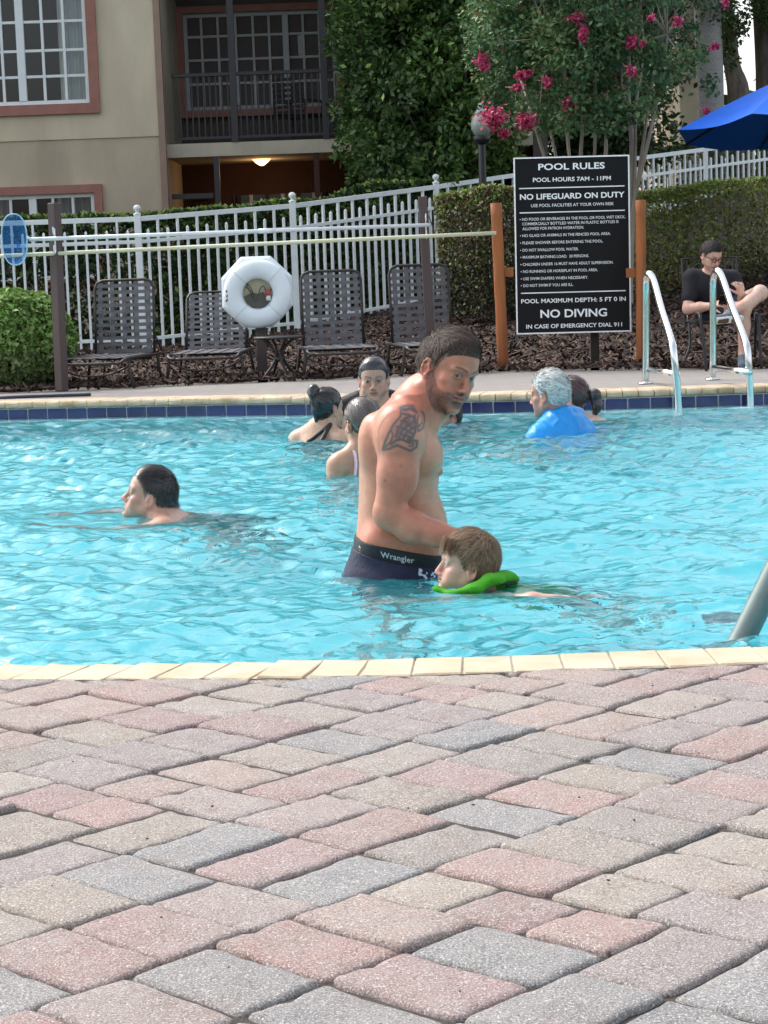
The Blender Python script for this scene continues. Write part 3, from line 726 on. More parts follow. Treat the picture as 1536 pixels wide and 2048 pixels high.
# --- the big dense evergreen left of the crape myrtle
tree = empty('evergreen_tree', (P(850, 400, y=27.3).x, 27.4, 0), label='large dense dark green tree beside the balcony, behind the white fence', cat='tree')
def bk(o, root): o.parent = root; o.matrix_parent_inverse = Matrix.Translation(-Vector(root.location)); return o
r = np.random.default_rng(8); cen = []; rad = []
outline = [(722, 60), (735, 120), (745, 180), (728, 240), (735, 300), (748, 350), (800, 380), (860, 380), (900, 340), (930, 290), (960, 250), (980, 200), (1000, 140), (1010, 80), (1000, 20), (950, 0), (880, 10), (800, 20), (740, 10)]
for px, py in outline:
    for k in range(2):
        p = P(px + r.uniform(-18, 18), py + r.uniform(-18, 18), y=27.4 + r.uniform(-1.0, .8)); cen.append(tuple(p)); rad.append(r.uniform(.30, .50))
for k in range(120):
    px, py = r.uniform(720, 1000), r.uniform(-260, 370)
    if px < 730 + max(0, (py - 250)) * .4: continue
    p = P(px, py, y=27.4 + r.uniform(-1.3, 1.2)); cen.append(tuple(p)); rad.append(r.uniform(.22, .50))
for k in range(30):
    px, py = r.uniform(720, 1250), r.uniform(-320, 60); p = P(px, py, y=28.6 + r.uniform(-.8, .8)); cen.append(tuple(p)); rad.append(r.uniform(.4, .7))
pts, d, kk = blob_points(cen, rad, 100000, 4, .55)
cl = np.random.default_rng(2).choice(5, len(cen), p=[.24, .26, .22, .18, .10]); base = np.array(GD)[cl[kk]]
cols = base * .7 + pal(len(pts), GD, 5) * .3
tip = np.random.default_rng(6).random(len(pts)) < .06; cols[tip] = pal(tip.sum(), [(.16, .24, .06), (.20, .26, .09)], 7)
bk(leaf_cards('crown', pts, .098, M_leaf, cols * 1.75, None, .50, .45, 4, outward=d), tree)
mb = MB()
tb_ = P(870, 400, y=27.6)
for sx, lean in ((-.5, -.7), (0, .1), (.5, .8)):
    mb.tube(smooth_pts([(tb_.x + sx * .3, 27.6, -.05), (tb_.x + sx * .5, 27.6, 1.2), (tb_.x + sx * .6 + lean * .5, 27.5, 2.6), (tb_.x + lean * 1.3, 27.4, 4.6)], 4), [.13 - .004 * k for k in range(13)], 8)
bk(mb.build('trunk', M_bark, None, True), tree)
mb = MB()
for k in range(40):
    c = Vector(cen[int(r.integers(len(cen)))]); s0 = Vector((tb_.x + r.uniform(-.6, .6), 27.5, max(.8, c.z - r.uniform(.5, 1.4)))); mb.tube([s0, (s0 + c) / 2 + Vector((0, 0, -.1)), c], [.03, .02, .008], 5)
bk(mb.build('limbs', M_bark), tree)

# --- crape myrtle: many slender pale stems, airy crown, pink panicles
cm = empty('crape_myrtle', (P(1200, 450, y=23.0).x, 23.0, .3), label='crape myrtle with slender pale stems and bright pink flower clusters behind the pool rules sign', cat='tree')
stems = [(1092, 205, 1118, 345, 1125, 420), (1130, 215, 1142, 345, 1150, 430), (1165, 190, 1160, 340, 1160, 430), (1190, 180, 1188, 330, 1178, 430), (1212, 200, 1210, 330, 1190, 430),
         (1258, 190, 1262, 330, 1248, 560), (1272, 210, 1270, 330, 1262, 560), (1300, 190, 1280, 330, 1262, 470), (1318, 180, 1290, 310, 1264, 420), (1243, 170, 1268, 300, 1258, 520), (1060, 215, 1098, 345, 1120, 420)]
mb = MB(); r = np.random.default_rng(5); tops = []
for a, b_, c, d_, e, f_ in stems:
    yy = 21.6 + r.uniform(-.35, .35)
    base = P(1235 + (e - 1235) * .35, 690, y=yy); base.z = .06
    p = [base, P(e, f_ + 60, y=yy), P(e, f_, y=yy), P(c, d_, y=yy), P(a, b_, y=yy + r.uniform(-.2, .2)), P(a + r.uniform(-30, 36), b_ - 110, y=yy + r.uniform(-.5, .5)), P(a + r.uniform(-60, 60), b_ - 230, y=yy + r.uniform(-.7, .7))]
    tops.append(p[-2]); sp = smooth_pts(p, 4); mb.tube(sp, [r.uniform(.026, .034) * (1 - .7 * k / len(sp)) for k in range(len(sp))], 7)
bk(mb.build('stem', M_palebark, None, True), cm)
bk(MB().tube([(P(1240, 700, y=21.4).x, 21.4, -.03), (P(1240, 690, y=21.4).x, 21.4, .12), (P(1245, 660, y=21.4).x, 21.5, .42)], [.10, .085, .07], 10).build('root_flare', M_palebark, None, True), cm)
cen = []; rad = []
for k in range(380):
    px, py = r.uniform(935, 1425), r.uniform(-180, 262)
    if py > 262 - abs(px - 1150) * .30: continue
    if px < 1010 and 30 > py and r.random() < .6: continue
    if px > 1330 and r.random() < .72: continue
    if px > 1290 and py > 150 and r.random() < .6: continue
    cen.append(tuple(P(px, py, y=21.6 + r.uniform(-1.3, 1.3)))); rad.append(r.uniform(.10, .27))
pts, d, kk = blob_points(cen, rad, 50000, 14, .15)
GM = [(.050, .105, .045), (.065, .130, .055), (.040, .085, .040), (.080, .150, .060), (.11, .17, .06)]
cl = np.random.default_rng(3).choice(5, len(cen)); cols = np.array(GM)[cl[kk]] * .5 + pal(len(pts), GM, 15, .3) * .5
tip = np.random.default_rng(6).random(len(pts)) < .03; cols[tip] = pal(tip.sum(), [(.22, .16, .07), (.20, .08, .05)], 7)
bk(leaf_cards('crown', pts, .062, M_leaf2, cols * 1.5, None, .58, .5, 24, outward=d), cm)
mb = MB()
for k in range(110):
    c = Vector(cen[int(r.integers(len(cen)))]); s0 = min(tops, key=lambda q: (q - c).length + r.uniform(0, .6)); mb.tube([s0, (s0 + c) / 2 + Vector((r.uniform(-.1, .1), 0, r.uniform(-.05, .1))), c], [.010, .007, .003], 4)
bk(mb.build('branches', M_palebark), cm)
fl = [(965, 122, 13, 17), (1045, 150, 16, 9), (1036, 175, 9, 7), (1096, 165, 9, 9), (1138, 207, 12, 13), (985, 235, 24, 20), (1053, 243, 18, 17), (1006, 267, 11, 9), (1155, 37, 18, 9), (1168, 62, 9, 9), (1165, 76, 7, 9), (1263, 85, 11, 12), (1285, 87, 6, 5), (1303, 37, 8, 5), (1355, 42, 9, 8), (1264, 143, 9, 9), (1430, 95, 9, 6), (1452, 6, 6, 10), (1414, 222, 6, 9)]
for a, b_, w, h in fl:
    c = P(a, b_, y=20.2 + r.uniform(-.2, .3)); s_ = 4100 / 20.3
    n = int(26 + w * h * .9); q = np.array([r.normal(0, 1, 3) for _ in range(n)]); q *= np.array([w / s_ * .46, w / s_ * .4, h / s_ * .46]); q += np.array(c)
    o = leaf_cards('flower_cluster', q, .036, M_pet, pal(n, [(.60, .07, .18), (.72, .16, .28), (.46, .04, .13)], int(a), .25), None, 1.0, .2, int(a), kind='stuff', fold=.9); bk(o, cm)
    mb = MB().tube([tuple(c), tuple(Vector(c) + Vector((r.uniform(-.1, .1), .5, r.uniform(.0, .15))))], .004, 4); bk(mb.build('twig', M_palebark), cm)

# --- darker tree behind the crape myrtle
t2 = empty('evergreen_tree', (P(1180, 400, y=31).x, 31, 0), label='dark tree filling the view behind the crape myrtle', cat='tree')
r = np.random.default_rng(91); cen = []; rad = []
for k in range(130):
    px, py = r.uniform(930, 1345), r.uniform(-200, 300)
    if px > 1300 and py > 60 and r.random() < .5: continue
    cen.append(tuple(P(px, py, y=31 + r.uniform(-1.0, 1.2)))); rad.append(r.uniform(.35, .7))
pts, d, kk = blob_points(cen, rad, 42000, 92, .4)
bk(leaf_cards('crown', pts, .12, M_leaf, (np.array(GD) * .85)[np.random.default_rng(3).choice(4, len(cen))[kk]] * .6 + pal(len(pts), GD, 93) * .4, None, .5, .45, 94, outward=d), t2)
bt = P(1150, 400, y=31.2); bk(MB().tube(smooth_pts([(bt.x, 31.2, -.1), (bt.x + .1, 31.2, 1.8), (bt.x - .2, 31.2, 4)], 4), [.16, .155, .15, .145, .14, .13, .12, .11, .10], 8).build('trunk', M_bark, None, True), t2)

# --- hedges and shrubs
def hedge(name, path, z0, ztops, depth, n, size, cols, label, cat, seed, m=M_leaf, lower=None, group=None, tips=.06, tipcol=((.17, .26, .05), (.22, .30, .08)), rag=.10):
    """path: world (x, y) nodes; leaves fill a clipped band with a ragged skin"""
    r = np.random.default_rng(seed); path = np.array(path); t = np.linspace(0, 1, len(path)); a = r.random(n)
    X = np.interp(a, t, path[:, 0]); Y = np.interp(a, t, path[:, 1]); zt = np.interp(a, t, ztops); zb = np.interp(a, t, z0) if hasattr(z0, '__len__') else z0
    zt = zt + rag * (vnoise(X, Y * 0, seed, 3, 1.6) - .5) * 2
    front = r.random(n) < .62; v = r.random(n); top = r.random(n) < .30
    yy = np.where(front, -depth / 2 + np.abs(r.normal(0, .07, n)), r.uniform(-depth / 2, depth / 2, n)) + .14 * (vnoise(X, v * 2, seed + 1, 4, 2.2) - .5)
    zz = zb + (zt - zb) * v; zz = np.where(top, zt - np.abs(r.normal(0, .05, n)), zz); yy = np.where(top, r.uniform(-depth / 2, depth / 2, n), yy)
    rd = np.maximum(0, .12 - (zt - zz)); yy = np.where(front & ~top, yy + rd * .8, yy)
    C = pal(n, cols, seed); 
    hf = (zz - zb) / (zt - zb + 1e-6)
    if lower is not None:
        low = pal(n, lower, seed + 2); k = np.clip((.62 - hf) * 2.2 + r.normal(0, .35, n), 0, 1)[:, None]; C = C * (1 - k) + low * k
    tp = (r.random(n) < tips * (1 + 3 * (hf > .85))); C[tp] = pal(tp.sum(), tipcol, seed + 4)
    zz = np.where(tp, zz + .02, zz)
    out = np.stack([np.zeros(n), np.where(top, 0, -1.0), np.where(top, 1, .25)], 1)
    root = empty(name, (float(path[:, 0].mean()), float(path[:, 1].mean()), 0), label=label, cat=cat, group=group)
    bk(leaf_cards('foliage', np.stack([X, Y + yy, zz], 1), size, m, C * 1.35, None, .55, .3, seed, outward=out), root)
    b = MB()
    for k in range(int(np.hypot(*(path[-1] - path[0])) * 5)):
        q = r.random(); x_, y_ = np.interp(q, t, path[:, 0]), np.interp(q, t, path[:, 1]); z_ = float(np.interp(q, t, ztops)); zb_ = float(np.interp(q, t, z0)) if hasattr(z0, '__len__') else z0
        b.tube([(x_, y_, zb_ - .1), (x_ + r.uniform(-.1, .1), y_ + r.uniform(-.1, .1), (z_ + zb_) / 2), (x_ + r.uniform(-.2, .2), y_ + r.uniform(-.1, .1), z_ - .1)], [.014, .010, .005], 5)
    bk(b.build('stem', M_bark), root); return root
def gz(x, y):
    """the mulch bank: level by the deck, rising to the right and to the back"""
    x = np.asarray(x, float); y = np.asarray(y, float)
    a = np.clip((y - 17.5) / 8.0, 0, 1.4); b = np.clip((x + 1.8) / 5.5, 0, 1.3)
    return .01 + .05 * a + .95 * a * b
hedge('privet_hedge', [(P(-120, 500, y=24.6).x, 24.6), (P(280, 500, y=24.4).x, 24.5), (P(600, 500, y=25.2).x, 25.2), (P(900, 400, y=26.6).x, 26.6)], 0, [P(-120, 440, y=24.4).z, P(280, 436, y=24.4).z, P(600, 398, y=25.2).z, P(900, 372, y=26.6).z + .1], .9, 34000, .085,
      [(.030, .060, .020), (.040, .080, .022), (.024, .048, .018)], 'long dark green hedge growing behind the white picket fence', 'hedge', 31, tips=.05)
RB = [(.085, .060, .030), (.070, .050, .032), (.055, .065, .028), (.10, .07, .035)]
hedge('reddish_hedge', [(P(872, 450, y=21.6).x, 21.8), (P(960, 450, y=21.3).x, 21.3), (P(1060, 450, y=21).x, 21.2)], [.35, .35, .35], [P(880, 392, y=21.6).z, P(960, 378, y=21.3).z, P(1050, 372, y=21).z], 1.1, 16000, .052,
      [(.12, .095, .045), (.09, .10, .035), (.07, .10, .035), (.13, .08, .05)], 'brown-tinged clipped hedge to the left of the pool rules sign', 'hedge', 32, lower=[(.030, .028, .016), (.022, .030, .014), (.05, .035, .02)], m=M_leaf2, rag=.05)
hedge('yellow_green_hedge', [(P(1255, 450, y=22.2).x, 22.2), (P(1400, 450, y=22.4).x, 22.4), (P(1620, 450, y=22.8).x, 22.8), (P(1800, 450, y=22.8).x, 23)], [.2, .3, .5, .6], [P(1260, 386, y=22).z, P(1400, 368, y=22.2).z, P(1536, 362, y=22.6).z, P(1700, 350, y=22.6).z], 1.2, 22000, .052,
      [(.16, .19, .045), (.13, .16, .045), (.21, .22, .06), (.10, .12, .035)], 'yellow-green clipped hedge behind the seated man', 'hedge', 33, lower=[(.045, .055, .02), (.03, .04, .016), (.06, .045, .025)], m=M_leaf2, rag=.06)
hedge('rear_hedge', [(P(940, 330, y=33.5).x, 33.5), (P(1280, 330, y=34).x, 34), (P(1700, 300, y=34.5).x, 34.5)], 0, [P(960, 350, y=33.5).z, P(1280, 306, y=34).z, P(1600, 258, y=34.5).z], 1.2, 26000, .085,
      [(.055, .085, .03), (.07, .10, .035), (.04, .07, .025)], 'green hedge running behind the upper right stretch of fence', 'hedge', 34, tips=.05)
# round clipped shrub beside the net, left
shr = empty('round_shrub', (P(40, 760, z=.0).x - .1, 16.7, 0), label='round clipped bright green shrub at the edge of the far deck', cat='shrub')
sc_ = [(P(30, 690, y=16.8).x, 16.8, .42)]; cx_, cy_ = sc_[0][0], 16.85
r = np.random.default_rng(77); n = 15000
d = r.normal(0, 1, (n, 3)); d /= np.linalg.norm(d, axis=1, keepdims=True)
rr = (.93 + .10 * (vnoise(d[:, 0] + 3, d[:, 2] + d[:, 1], 4, 3, 4) - .5) * 2) * (1 - np.abs(r.normal(0, .10, n)))
pts = np.array([cx_ + .02, cy_, .40]) + d * rr[:, None] * np.array([.50, .50, .43])
pts[:, 2] = np.maximum(pts[:, 2], .03)
cols = pal(n, [(.13, .22, .05), (.17, .27, .07), (.10, .17, .045), (.21, .30, .10)], 9)
low = (pts[:, 2] < .32) & (r.random(n) < .6); cols[low] = pal(low.sum(), [(.20, .24, .12), (.12, .15, .06)], 10)
bk(leaf_cards('foliage', pts, .058, M_leaf2, cols * 1.35, None, .62, .4, 12, outward=d), shr)
b = MB()
for k in range(14):
    a = r.uniform(0, 6.28); b.tube([(cx_, cy_, 0), (cx_ + .15 * math.cos(a), cy_ + .15 * math.sin(a), .3), (cx_ + .3 * math.cos(a), cy_ + .3 * math.sin(a), .5)], [.012, .009, .005], 5)
bk(b.build('stem', M_bark), shr)

# --- trunks of old trees and a palm trunk, upper right; dark wood behind
def trunk(name, pts, rad, m, label, cat, crown=None):
    t_ = empty(name, (pts[0][0], pts[0][1], 0), label=label, cat=cat); bk(MB().tube(smooth_pts(pts, 5), np.interp(np.linspace(0, 1, (len(pts) - 1) * 5 + 1), np.linspace(0, 1, len(rad)), rad), 14).build('trunk', m, None, True), t_); return t_
p = lambda a, b_, y: tuple(P(a, b_, y=y))
def g0(q, z=-.1): return (q[0], q[1], z)
M_palm = mat('grey_palm_bark', (.30, .29, .29), .95, var=.25, vscale=20, bump=.5, bscale=30, stretch=(1, 1, 4))
trunk('palm', [g0(p(1424, 400, 35)), p(1422, 230, 35), p(1418, 100, 35), p(1413, -40, 35), p(1410, -300, 35)], [.225, .22, .225, .22, .21], M_palm, 'straight grey palm trunk standing behind the blue umbrella', 'palm')
o1 = trunk('oak_tree', [g0(p(1480, 420, 36)), p(1480, 230, 36), p(1464, 130, 36), p(1446, 20, 36), p(1430, -150, 36)], [.27, .21, .14, .17, .16], M_bark, 'dark forked oak trunk between the palm and the bright gap', 'tree')
o2 = trunk('oak_tree', [g0(p(1546, 420, 36.5)), p(1544, 260, 36.5), p(1540, 140, 36.5), p(1534, 20, 36.5), p(1520, -150, 36.5)], [.32, .28, .25, .25, .23], M_bark, 'thick oak trunk at the upper right edge, right of the bright gap', 'tree')
for o_, n, sd in ((o1, 9000, 51), (o2, 9000, 52)):
    r = np.random.default_rng(sd); cen = []; rad = []
    for k in range(26):
        px, py = r.uniform(1430, 1500) if o_ is o1 else r.uniform(1510, 1640), r.uniform(-260, 50)
        if o_ is o1 and k > 18: px, py = r.uniform(1440, 1478), r.uniform(20, 120)
        cen.append(tuple(P(px, py, y=35.4 + r.uniform(-.8, .8)))); rad.append(r.uniform(.12, .38) if py > 20 else r.uniform(.3, .6))
    pts, d, kk = blob_points(cen, rad, n, sd, .3)
    bk(leaf_cards('crown', pts, .085, M_leaf, pal(n, GD + [(.10, .15, .04)], sd), None, .5, .4, sd, outward=d), o_)
# far wood that closes the view
r = np.random.default_rng(60); n = 42000
X = r.uniform(-30, 45, n); keepgap = np.ones(n, bool)
Y = 52 + r.uniform(-2, 4, n); zt = 9 + 5 * vnoise(X, X * 0, 61, 4, .14); Z = r.random(n) ** .8 * zt
gap = (np.abs(X - P(1506, 100, y=52).x) < .75); sel = ~gap
pts = np.stack([X, Y, Z], 1)[sel]; o = leaf_cards('distant_wood', pts, .55, M_leaf, pal(len(pts), GD, 62), None, .7, .4, 63); tag(o, label='dark mass of distant trees closing the view behind the building', cat='trees')
# large trees that stand behind the photographer and round the pool: seen only mirrored in the water

n = 26000; r = np.random.default_rng(71)
X = r.uniform(-45, 45, n); Y = -26 - r.uniform(0, 4, n); zt = 2.2 + 2 * vnoise(X, X * 0, 72, 4, .11); Z = r.random(n) ** .8 * zt
o = leaf_cards('distant_wood', np.stack([X, Y, Z], 1), .95, M_leaf, pal(n, GD, 73), None, .8, .4, 74); tag(o, label='row of tall dark trees standing behind the photographer, mirrored in the water', cat='trees')
# ================================================================== FAR SIDE OF THE POOL
# --- mulch bed
gx, gy = np.linspace(-7, 7, 90), np.linspace(0, 1, 60)
v = []; 
for j in gy:
    for i in gx:
        y0_ = float(y_mulch(i)) + .04; yy = y0_ + (33 - y0_) * j; v.append((i, yy, float(gz(i, yy)) + .012 * math.sin(i * 7 + yy * 5)))
idx = np.arange(90 * 60).reshape(60, 90); f = np.stack([idx[:-1, :-1], idx[:-1, 1:], idx[1:, 1:], idx[1:, :-1]], -1).reshape(-1, 4)
M_soil = mat('mulch_soil', (.030, .018, .013), .95, var=.5, vscale=30, bump=.8, bscale=80, world=True)
bed = mk('mulch_bed', v, f, M_soil, None, True); tag(bed, kind='structure')
r = np.random.default_rng(90); n = 26000
x = r.uniform(-4.6, 5.2, n); y = float(15.9) + (r.random(n) ** 1.5) * 8.5; k = y > y_mulch(x) - .02 * r.random(n); x, y = x[k], y[k]; n = len(x)
z = gz(x, y) + .012 + r.uniform(0, .02, n)
a = r.uniform(0, math.pi, n); l = r.uniform(.018, .055, n); w = r.uniform(.006, .016, n); tl = r.normal(0, .45, n)
ux = np.stack([np.cos(a) * np.cos(tl), np.sin(a) * np.cos(tl), np.sin(tl)], 1); vx = np.stack([-np.sin(a), np.cos(a), r.normal(0, .5, n)], 1); nz_ = np.cross(ux, vx)
c = np.stack([x, y, z], 1)
q = [c + ux * l[:, None] * i + vx * w[:, None] * j for i, j in ((-1, -1), (1, -.6), (1, .7), (-1, 1))]
q2 = [p_ - nz_ * .007 for p_ in q]
V = np.stack(q + q2, 1).reshape(-1, 3); b = np.arange(n) * 8
F = np.concatenate([np.stack([b, b + 1, b + 2, b + 3], 1), np.stack([b + 4, b + 5, b + 1, b], 1), np.stack([b + 1, b + 5, b + 6, b + 2], 1), np.stack([b + 3, b + 2, b + 6, b + 7], 1)])
cc = pal(n, [(.060, .034, .024), (.045, .028, .022), (.10, .060, .042), (.028, .018, .015), (.15, .10, .075)], 91, .3, [.3, .27, .2, .15, .08])
chips = mk('mulch', V, F, mat('bark_chips', (.1, .06, .04), .9, attr=True), None, False, np.repeat(cc, 8, 0)); tag(chips, kind='stuff', label='dark red-brown shredded bark mulch', cat='mulch')

# --- white picket fence
M_fence = mat('white_fence_paint', (.82, .87, .86), .5, var=.06, vscale=8, bump=.1, bscale=60)
fence = empty('picket_fence', (0, 24, 0), label='long white metal picket fence with ball-topped posts, stepping up the slope behind the loungers', cat='fence')
FP = [(-700, 470, 180), (-260, 458, 178), (-20, 448, 177), (275, 438, 176), (585, 412, 171), (872, 374, 160), (1128, 336, 148), (1410, 299, 138), (1700, 262, 130)]
posts = []
for px, yt, s_ in FP:
    D = 4100 / s_; q = P(px, yt, y=D); posts.append((q.x, D, q.z))
FH = 1.52
ball = None
pm = MB().box((0, 0, -FH / 2), (.074, .074, FH + .1), bev=.004).build('post', M_fence, fence)
cap_ = MB().lathe([(.044, .045), (.044, .060), (.020, .070), (.018, .085), (.036, .100), (.042, .122), (.036, .145), (.014, .158)], n=14)
cp = cap_.build('post_cap', M_fence, pm, True)
for i, (x_, y_, z_) in enumerate(posts):
    if i == 0: o = pm
    else:
        o = link('post', pm.data, fence)
        if i != 7: link('post_cap', cp.data, o)
    o.location = (x_, y_ - 24, z_)
pk = {}
for i in range(len(posts) - 1):
    A, B = Vector(posts[i]), Vector(posts[i + 1]); dv = B - A; L_ = math.hypot(dv.x, dv.y); ang = math.atan2(dv.y, dv.x); sl = dv.z / L_
    n = max(2, int(round(L_ / .1165))); n += n % 2; st = L_ / n
    for off, nm, th in ((0, 'top_rail', .056), (-.255, 'rail', .042), (-FH + .17, 'bottom_rail', .040)):
        m_len = math.hypot(L_, dv.z)
        R = Matrix.Rotation(ang, 3, 'Z') @ Matrix.Rotation(-math.atan(sl), 3, 'Y')
        o = MB().box((0, 0, 0), (m_len - .055, .030, th), bev=.003).build(nm, M_fence, fence); o.matrix_local = Matrix.Translation(((A.x + B.x) / 2, (A.y + B.y) / 2 - 24, (A.z + B.z) / 2 + off)) @ R.to_4x4()
    for k in range(1, n):
        t_ = k / n; p_ = A + dv * t_; tall = k % 2 == 0
        h = FH + .05 if tall else FH - .085
        if (tall,) not in pk:
            b = MB().box((0, 0, -h / 2 + (0 if tall else 0)), (.027, .027, h))
            if not tall: b.add([(-.0135, -.0135, 0), (.0135, -.0135, 0), (.0135, .0135, 0), (-.0135, .0135, 0), (0, 0, .022)], [(0, 1, 4), (1, 2, 4), (2, 3, 4), (3, 0, 4)])
            pk[(tall,)] = b.build('picket', M_fence, fence); o = pk[(tall,)]
        else: o = link('picket', pk[(tall,)].data, fence)
        o.location = (p_.x, p_.y - 24 - (0 if tall else 0), p_.z - (.02 if tall else .135)); o.rotation_euler = (0, 0, ang)

# --- pole rack: two brown posts with hooks, two telescopic poles, a net
M_brown = mat('brown_post_paint', lin((84, 70, 68)), .7, var=.12, vscale=5, bump=.25, bscale=40, stretch=(1, 1, .2))
def post(name, base, top, w, m, label, cat, d=None, group=None):
    base, top = Vector(base), Vector(top); t_ = empty(name, tuple(base), label=label, cat=cat, group=group)
    ax = top - base; R = ax.to_track_quat('Z', 'Y').to_matrix()
    o = MB().box((0, 0, ax.length / 2), (w, d or w, ax.length), R=None, bev=.005).build('shaft', m, t_); o.rotation_euler = R.to_euler(); return t_
YR1 = 16.3
pA = (P(124, 782, z=0.0)); YR1 = pA.y
rackl = post('rack_post', pA, P(108, 406, y=YR1 + .02), .078, M_brown, 'leaning brown wooden post holding the pool poles at the left', 'post', group='brown posts of the pole rack')
YR2 = 17.2
b2 = P(862, 700, y=YR2); b2.z = .0; rackr = post('rack_post', b2, P(845, 393, y=YR2), .075, M_brown, 'brown wooden post holding the pool poles behind the right-hand lounger', 'post', group='brown posts of the pole rack')
M_hook = mat('white_plastic', (.70, .72, .72), .4)
for t_, (px, py, yy) in ((rackl, (108, 480, YR1)), (rackr, (850, 452, YR2))):
    q = P(px + 2, py, y=yy - .05) - t_.location
    b = MB(); b.tube([(q.x, q.y, q.z + .09), (q.x, q.y, q.z - .09)], .006, 6)
    for dz in (.06, -.08): b.tube(smooth_pts([(q.x, q.y, q.z + dz), (q.x, q.y - .035, q.z + dz - .025), (q.x, q.y - .07, q.z + dz), (q.x, q.y - .07, q.z + dz + .04)], 4), .005, 6)
    b.build('hook', M_hook, t_)
def pole(name, pts, r_, m, label, parts=()):
    t_ = empty(name, tuple(pts[0]), label=label, cat='pole'); o = MB().tube([Vector(p_) - Vector(pts[0]) for p_ in pts], r_, 10).build('tube', m, t_, True); 
    for a, b_, rr, mm, nm in parts: MB().tube([Vector(a) - Vector(pts[0]), Vector(b_) - Vector(pts[0])], rr, 10).build(nm, mm, t_, True)
    return t_
M_wpole = mat('white_aluminium', (.72, .76, .78), .35, metal=.0, var=.1, vscale=4); M_ypole = mat('weathered_yellow_fibreglass', (.62, .60, .34), .6, var=.15, vscale=5, col2=(.62, .63, .52))
wp0, wp1 = P(58, 479, y=YR1 - .12), P(858, 450, y=YR2 - .12)
pole('telescopic_pole', [wp0, wp1], .0165, M_wpole, 'white aluminium pole of the skimmer net lying on the rack hooks', [(wp0.lerp(wp1, .56), wp0.lerp(wp1, .60), .021, M_wpole, 'clamp')])
yp0, yp1 = P(-60, 515, y=YR1 - .11), P(992, 466, y=16.75)
pole('rescue_pole', [yp0, wp1.lerp(yp1, 0) if False else yp0.lerp(yp1, .85), yp1], .0165, M_ypole, 'faded yellow rescue pole lying below the white one, reaching the orange post')
# net
M_net = bpy.data.materials.new('blue_net'); M_net.use_nodes = True; t = M_net.node_tree; N, L = t.nodes, t.links; b_ = N['Principled BSDF']; b_.inputs['Base Color'].default_value = (.06, .26, .58, 1); b_.inputs['Roughness'].default_value = .6
tr = N.new('ShaderNodeBsdfTransparent'); tr.inputs[0].default_value = (.55, .75, .95, 1); ms_ = N.new('ShaderNodeMixShader'); ms_.inputs[0].default_value = .40; L.new(tr.outputs[0], ms_.inputs[1]); L.new(b_.outputs[0], ms_.inputs[2]); L.new(ms_.outputs[0], N['Material Output'].inputs['Surface'])
nc_ = P(29, 479, y=YR1 - .16); net = empty('skimmer_net', tuple(nc_), label='blue oval skimmer net hanging at the left end of the white pole', cat='net')
rx_, rz_ = .098, .196; ptsn = [(rx_ * math.copysign(abs(math.cos(a)) ** .8, math.cos(a)), 0, rz_ * math.copysign(abs(math.sin(a)) ** .85, math.sin(a))) for a in np.linspace(0, 2 * math.pi, 40, endpoint=False)]
MB().tube(ptsn, .006, 6, closed=True).build('rim', mat('pale_blue_plastic', (.35, .55, .65), .5), net, True)
v = []; f = []; 
for i in range(9):
    rr = 1 - i / 8.0
    for x_, _, z_ in ptsn: v.append((x_ * rr + .01 * math.sin(z_ * 40) * (1 - rr), .15 * (1 - rr ** 2) + .02 * math.sin(x_ * 60 + z_ * 13) * (1 - rr), z_ * rr - .05 * (1 - rr)))
for i in range(8):
    for k in range(40): f.append((i * 40 + k, i * 40 + (k + 1) % 40, (i + 1) * 40 + (k + 1) % 40, (i + 1) * 40 + k))
mk('mesh_bag', v, f, M_net, net, True)
MB().tube(smooth_pts([(rx_, 0, .02), (rx_ + .03, 0, 0), (rx_ + .10, .02, -.0)], 4), .010, 8).build('socket', M_wpole, net, True)

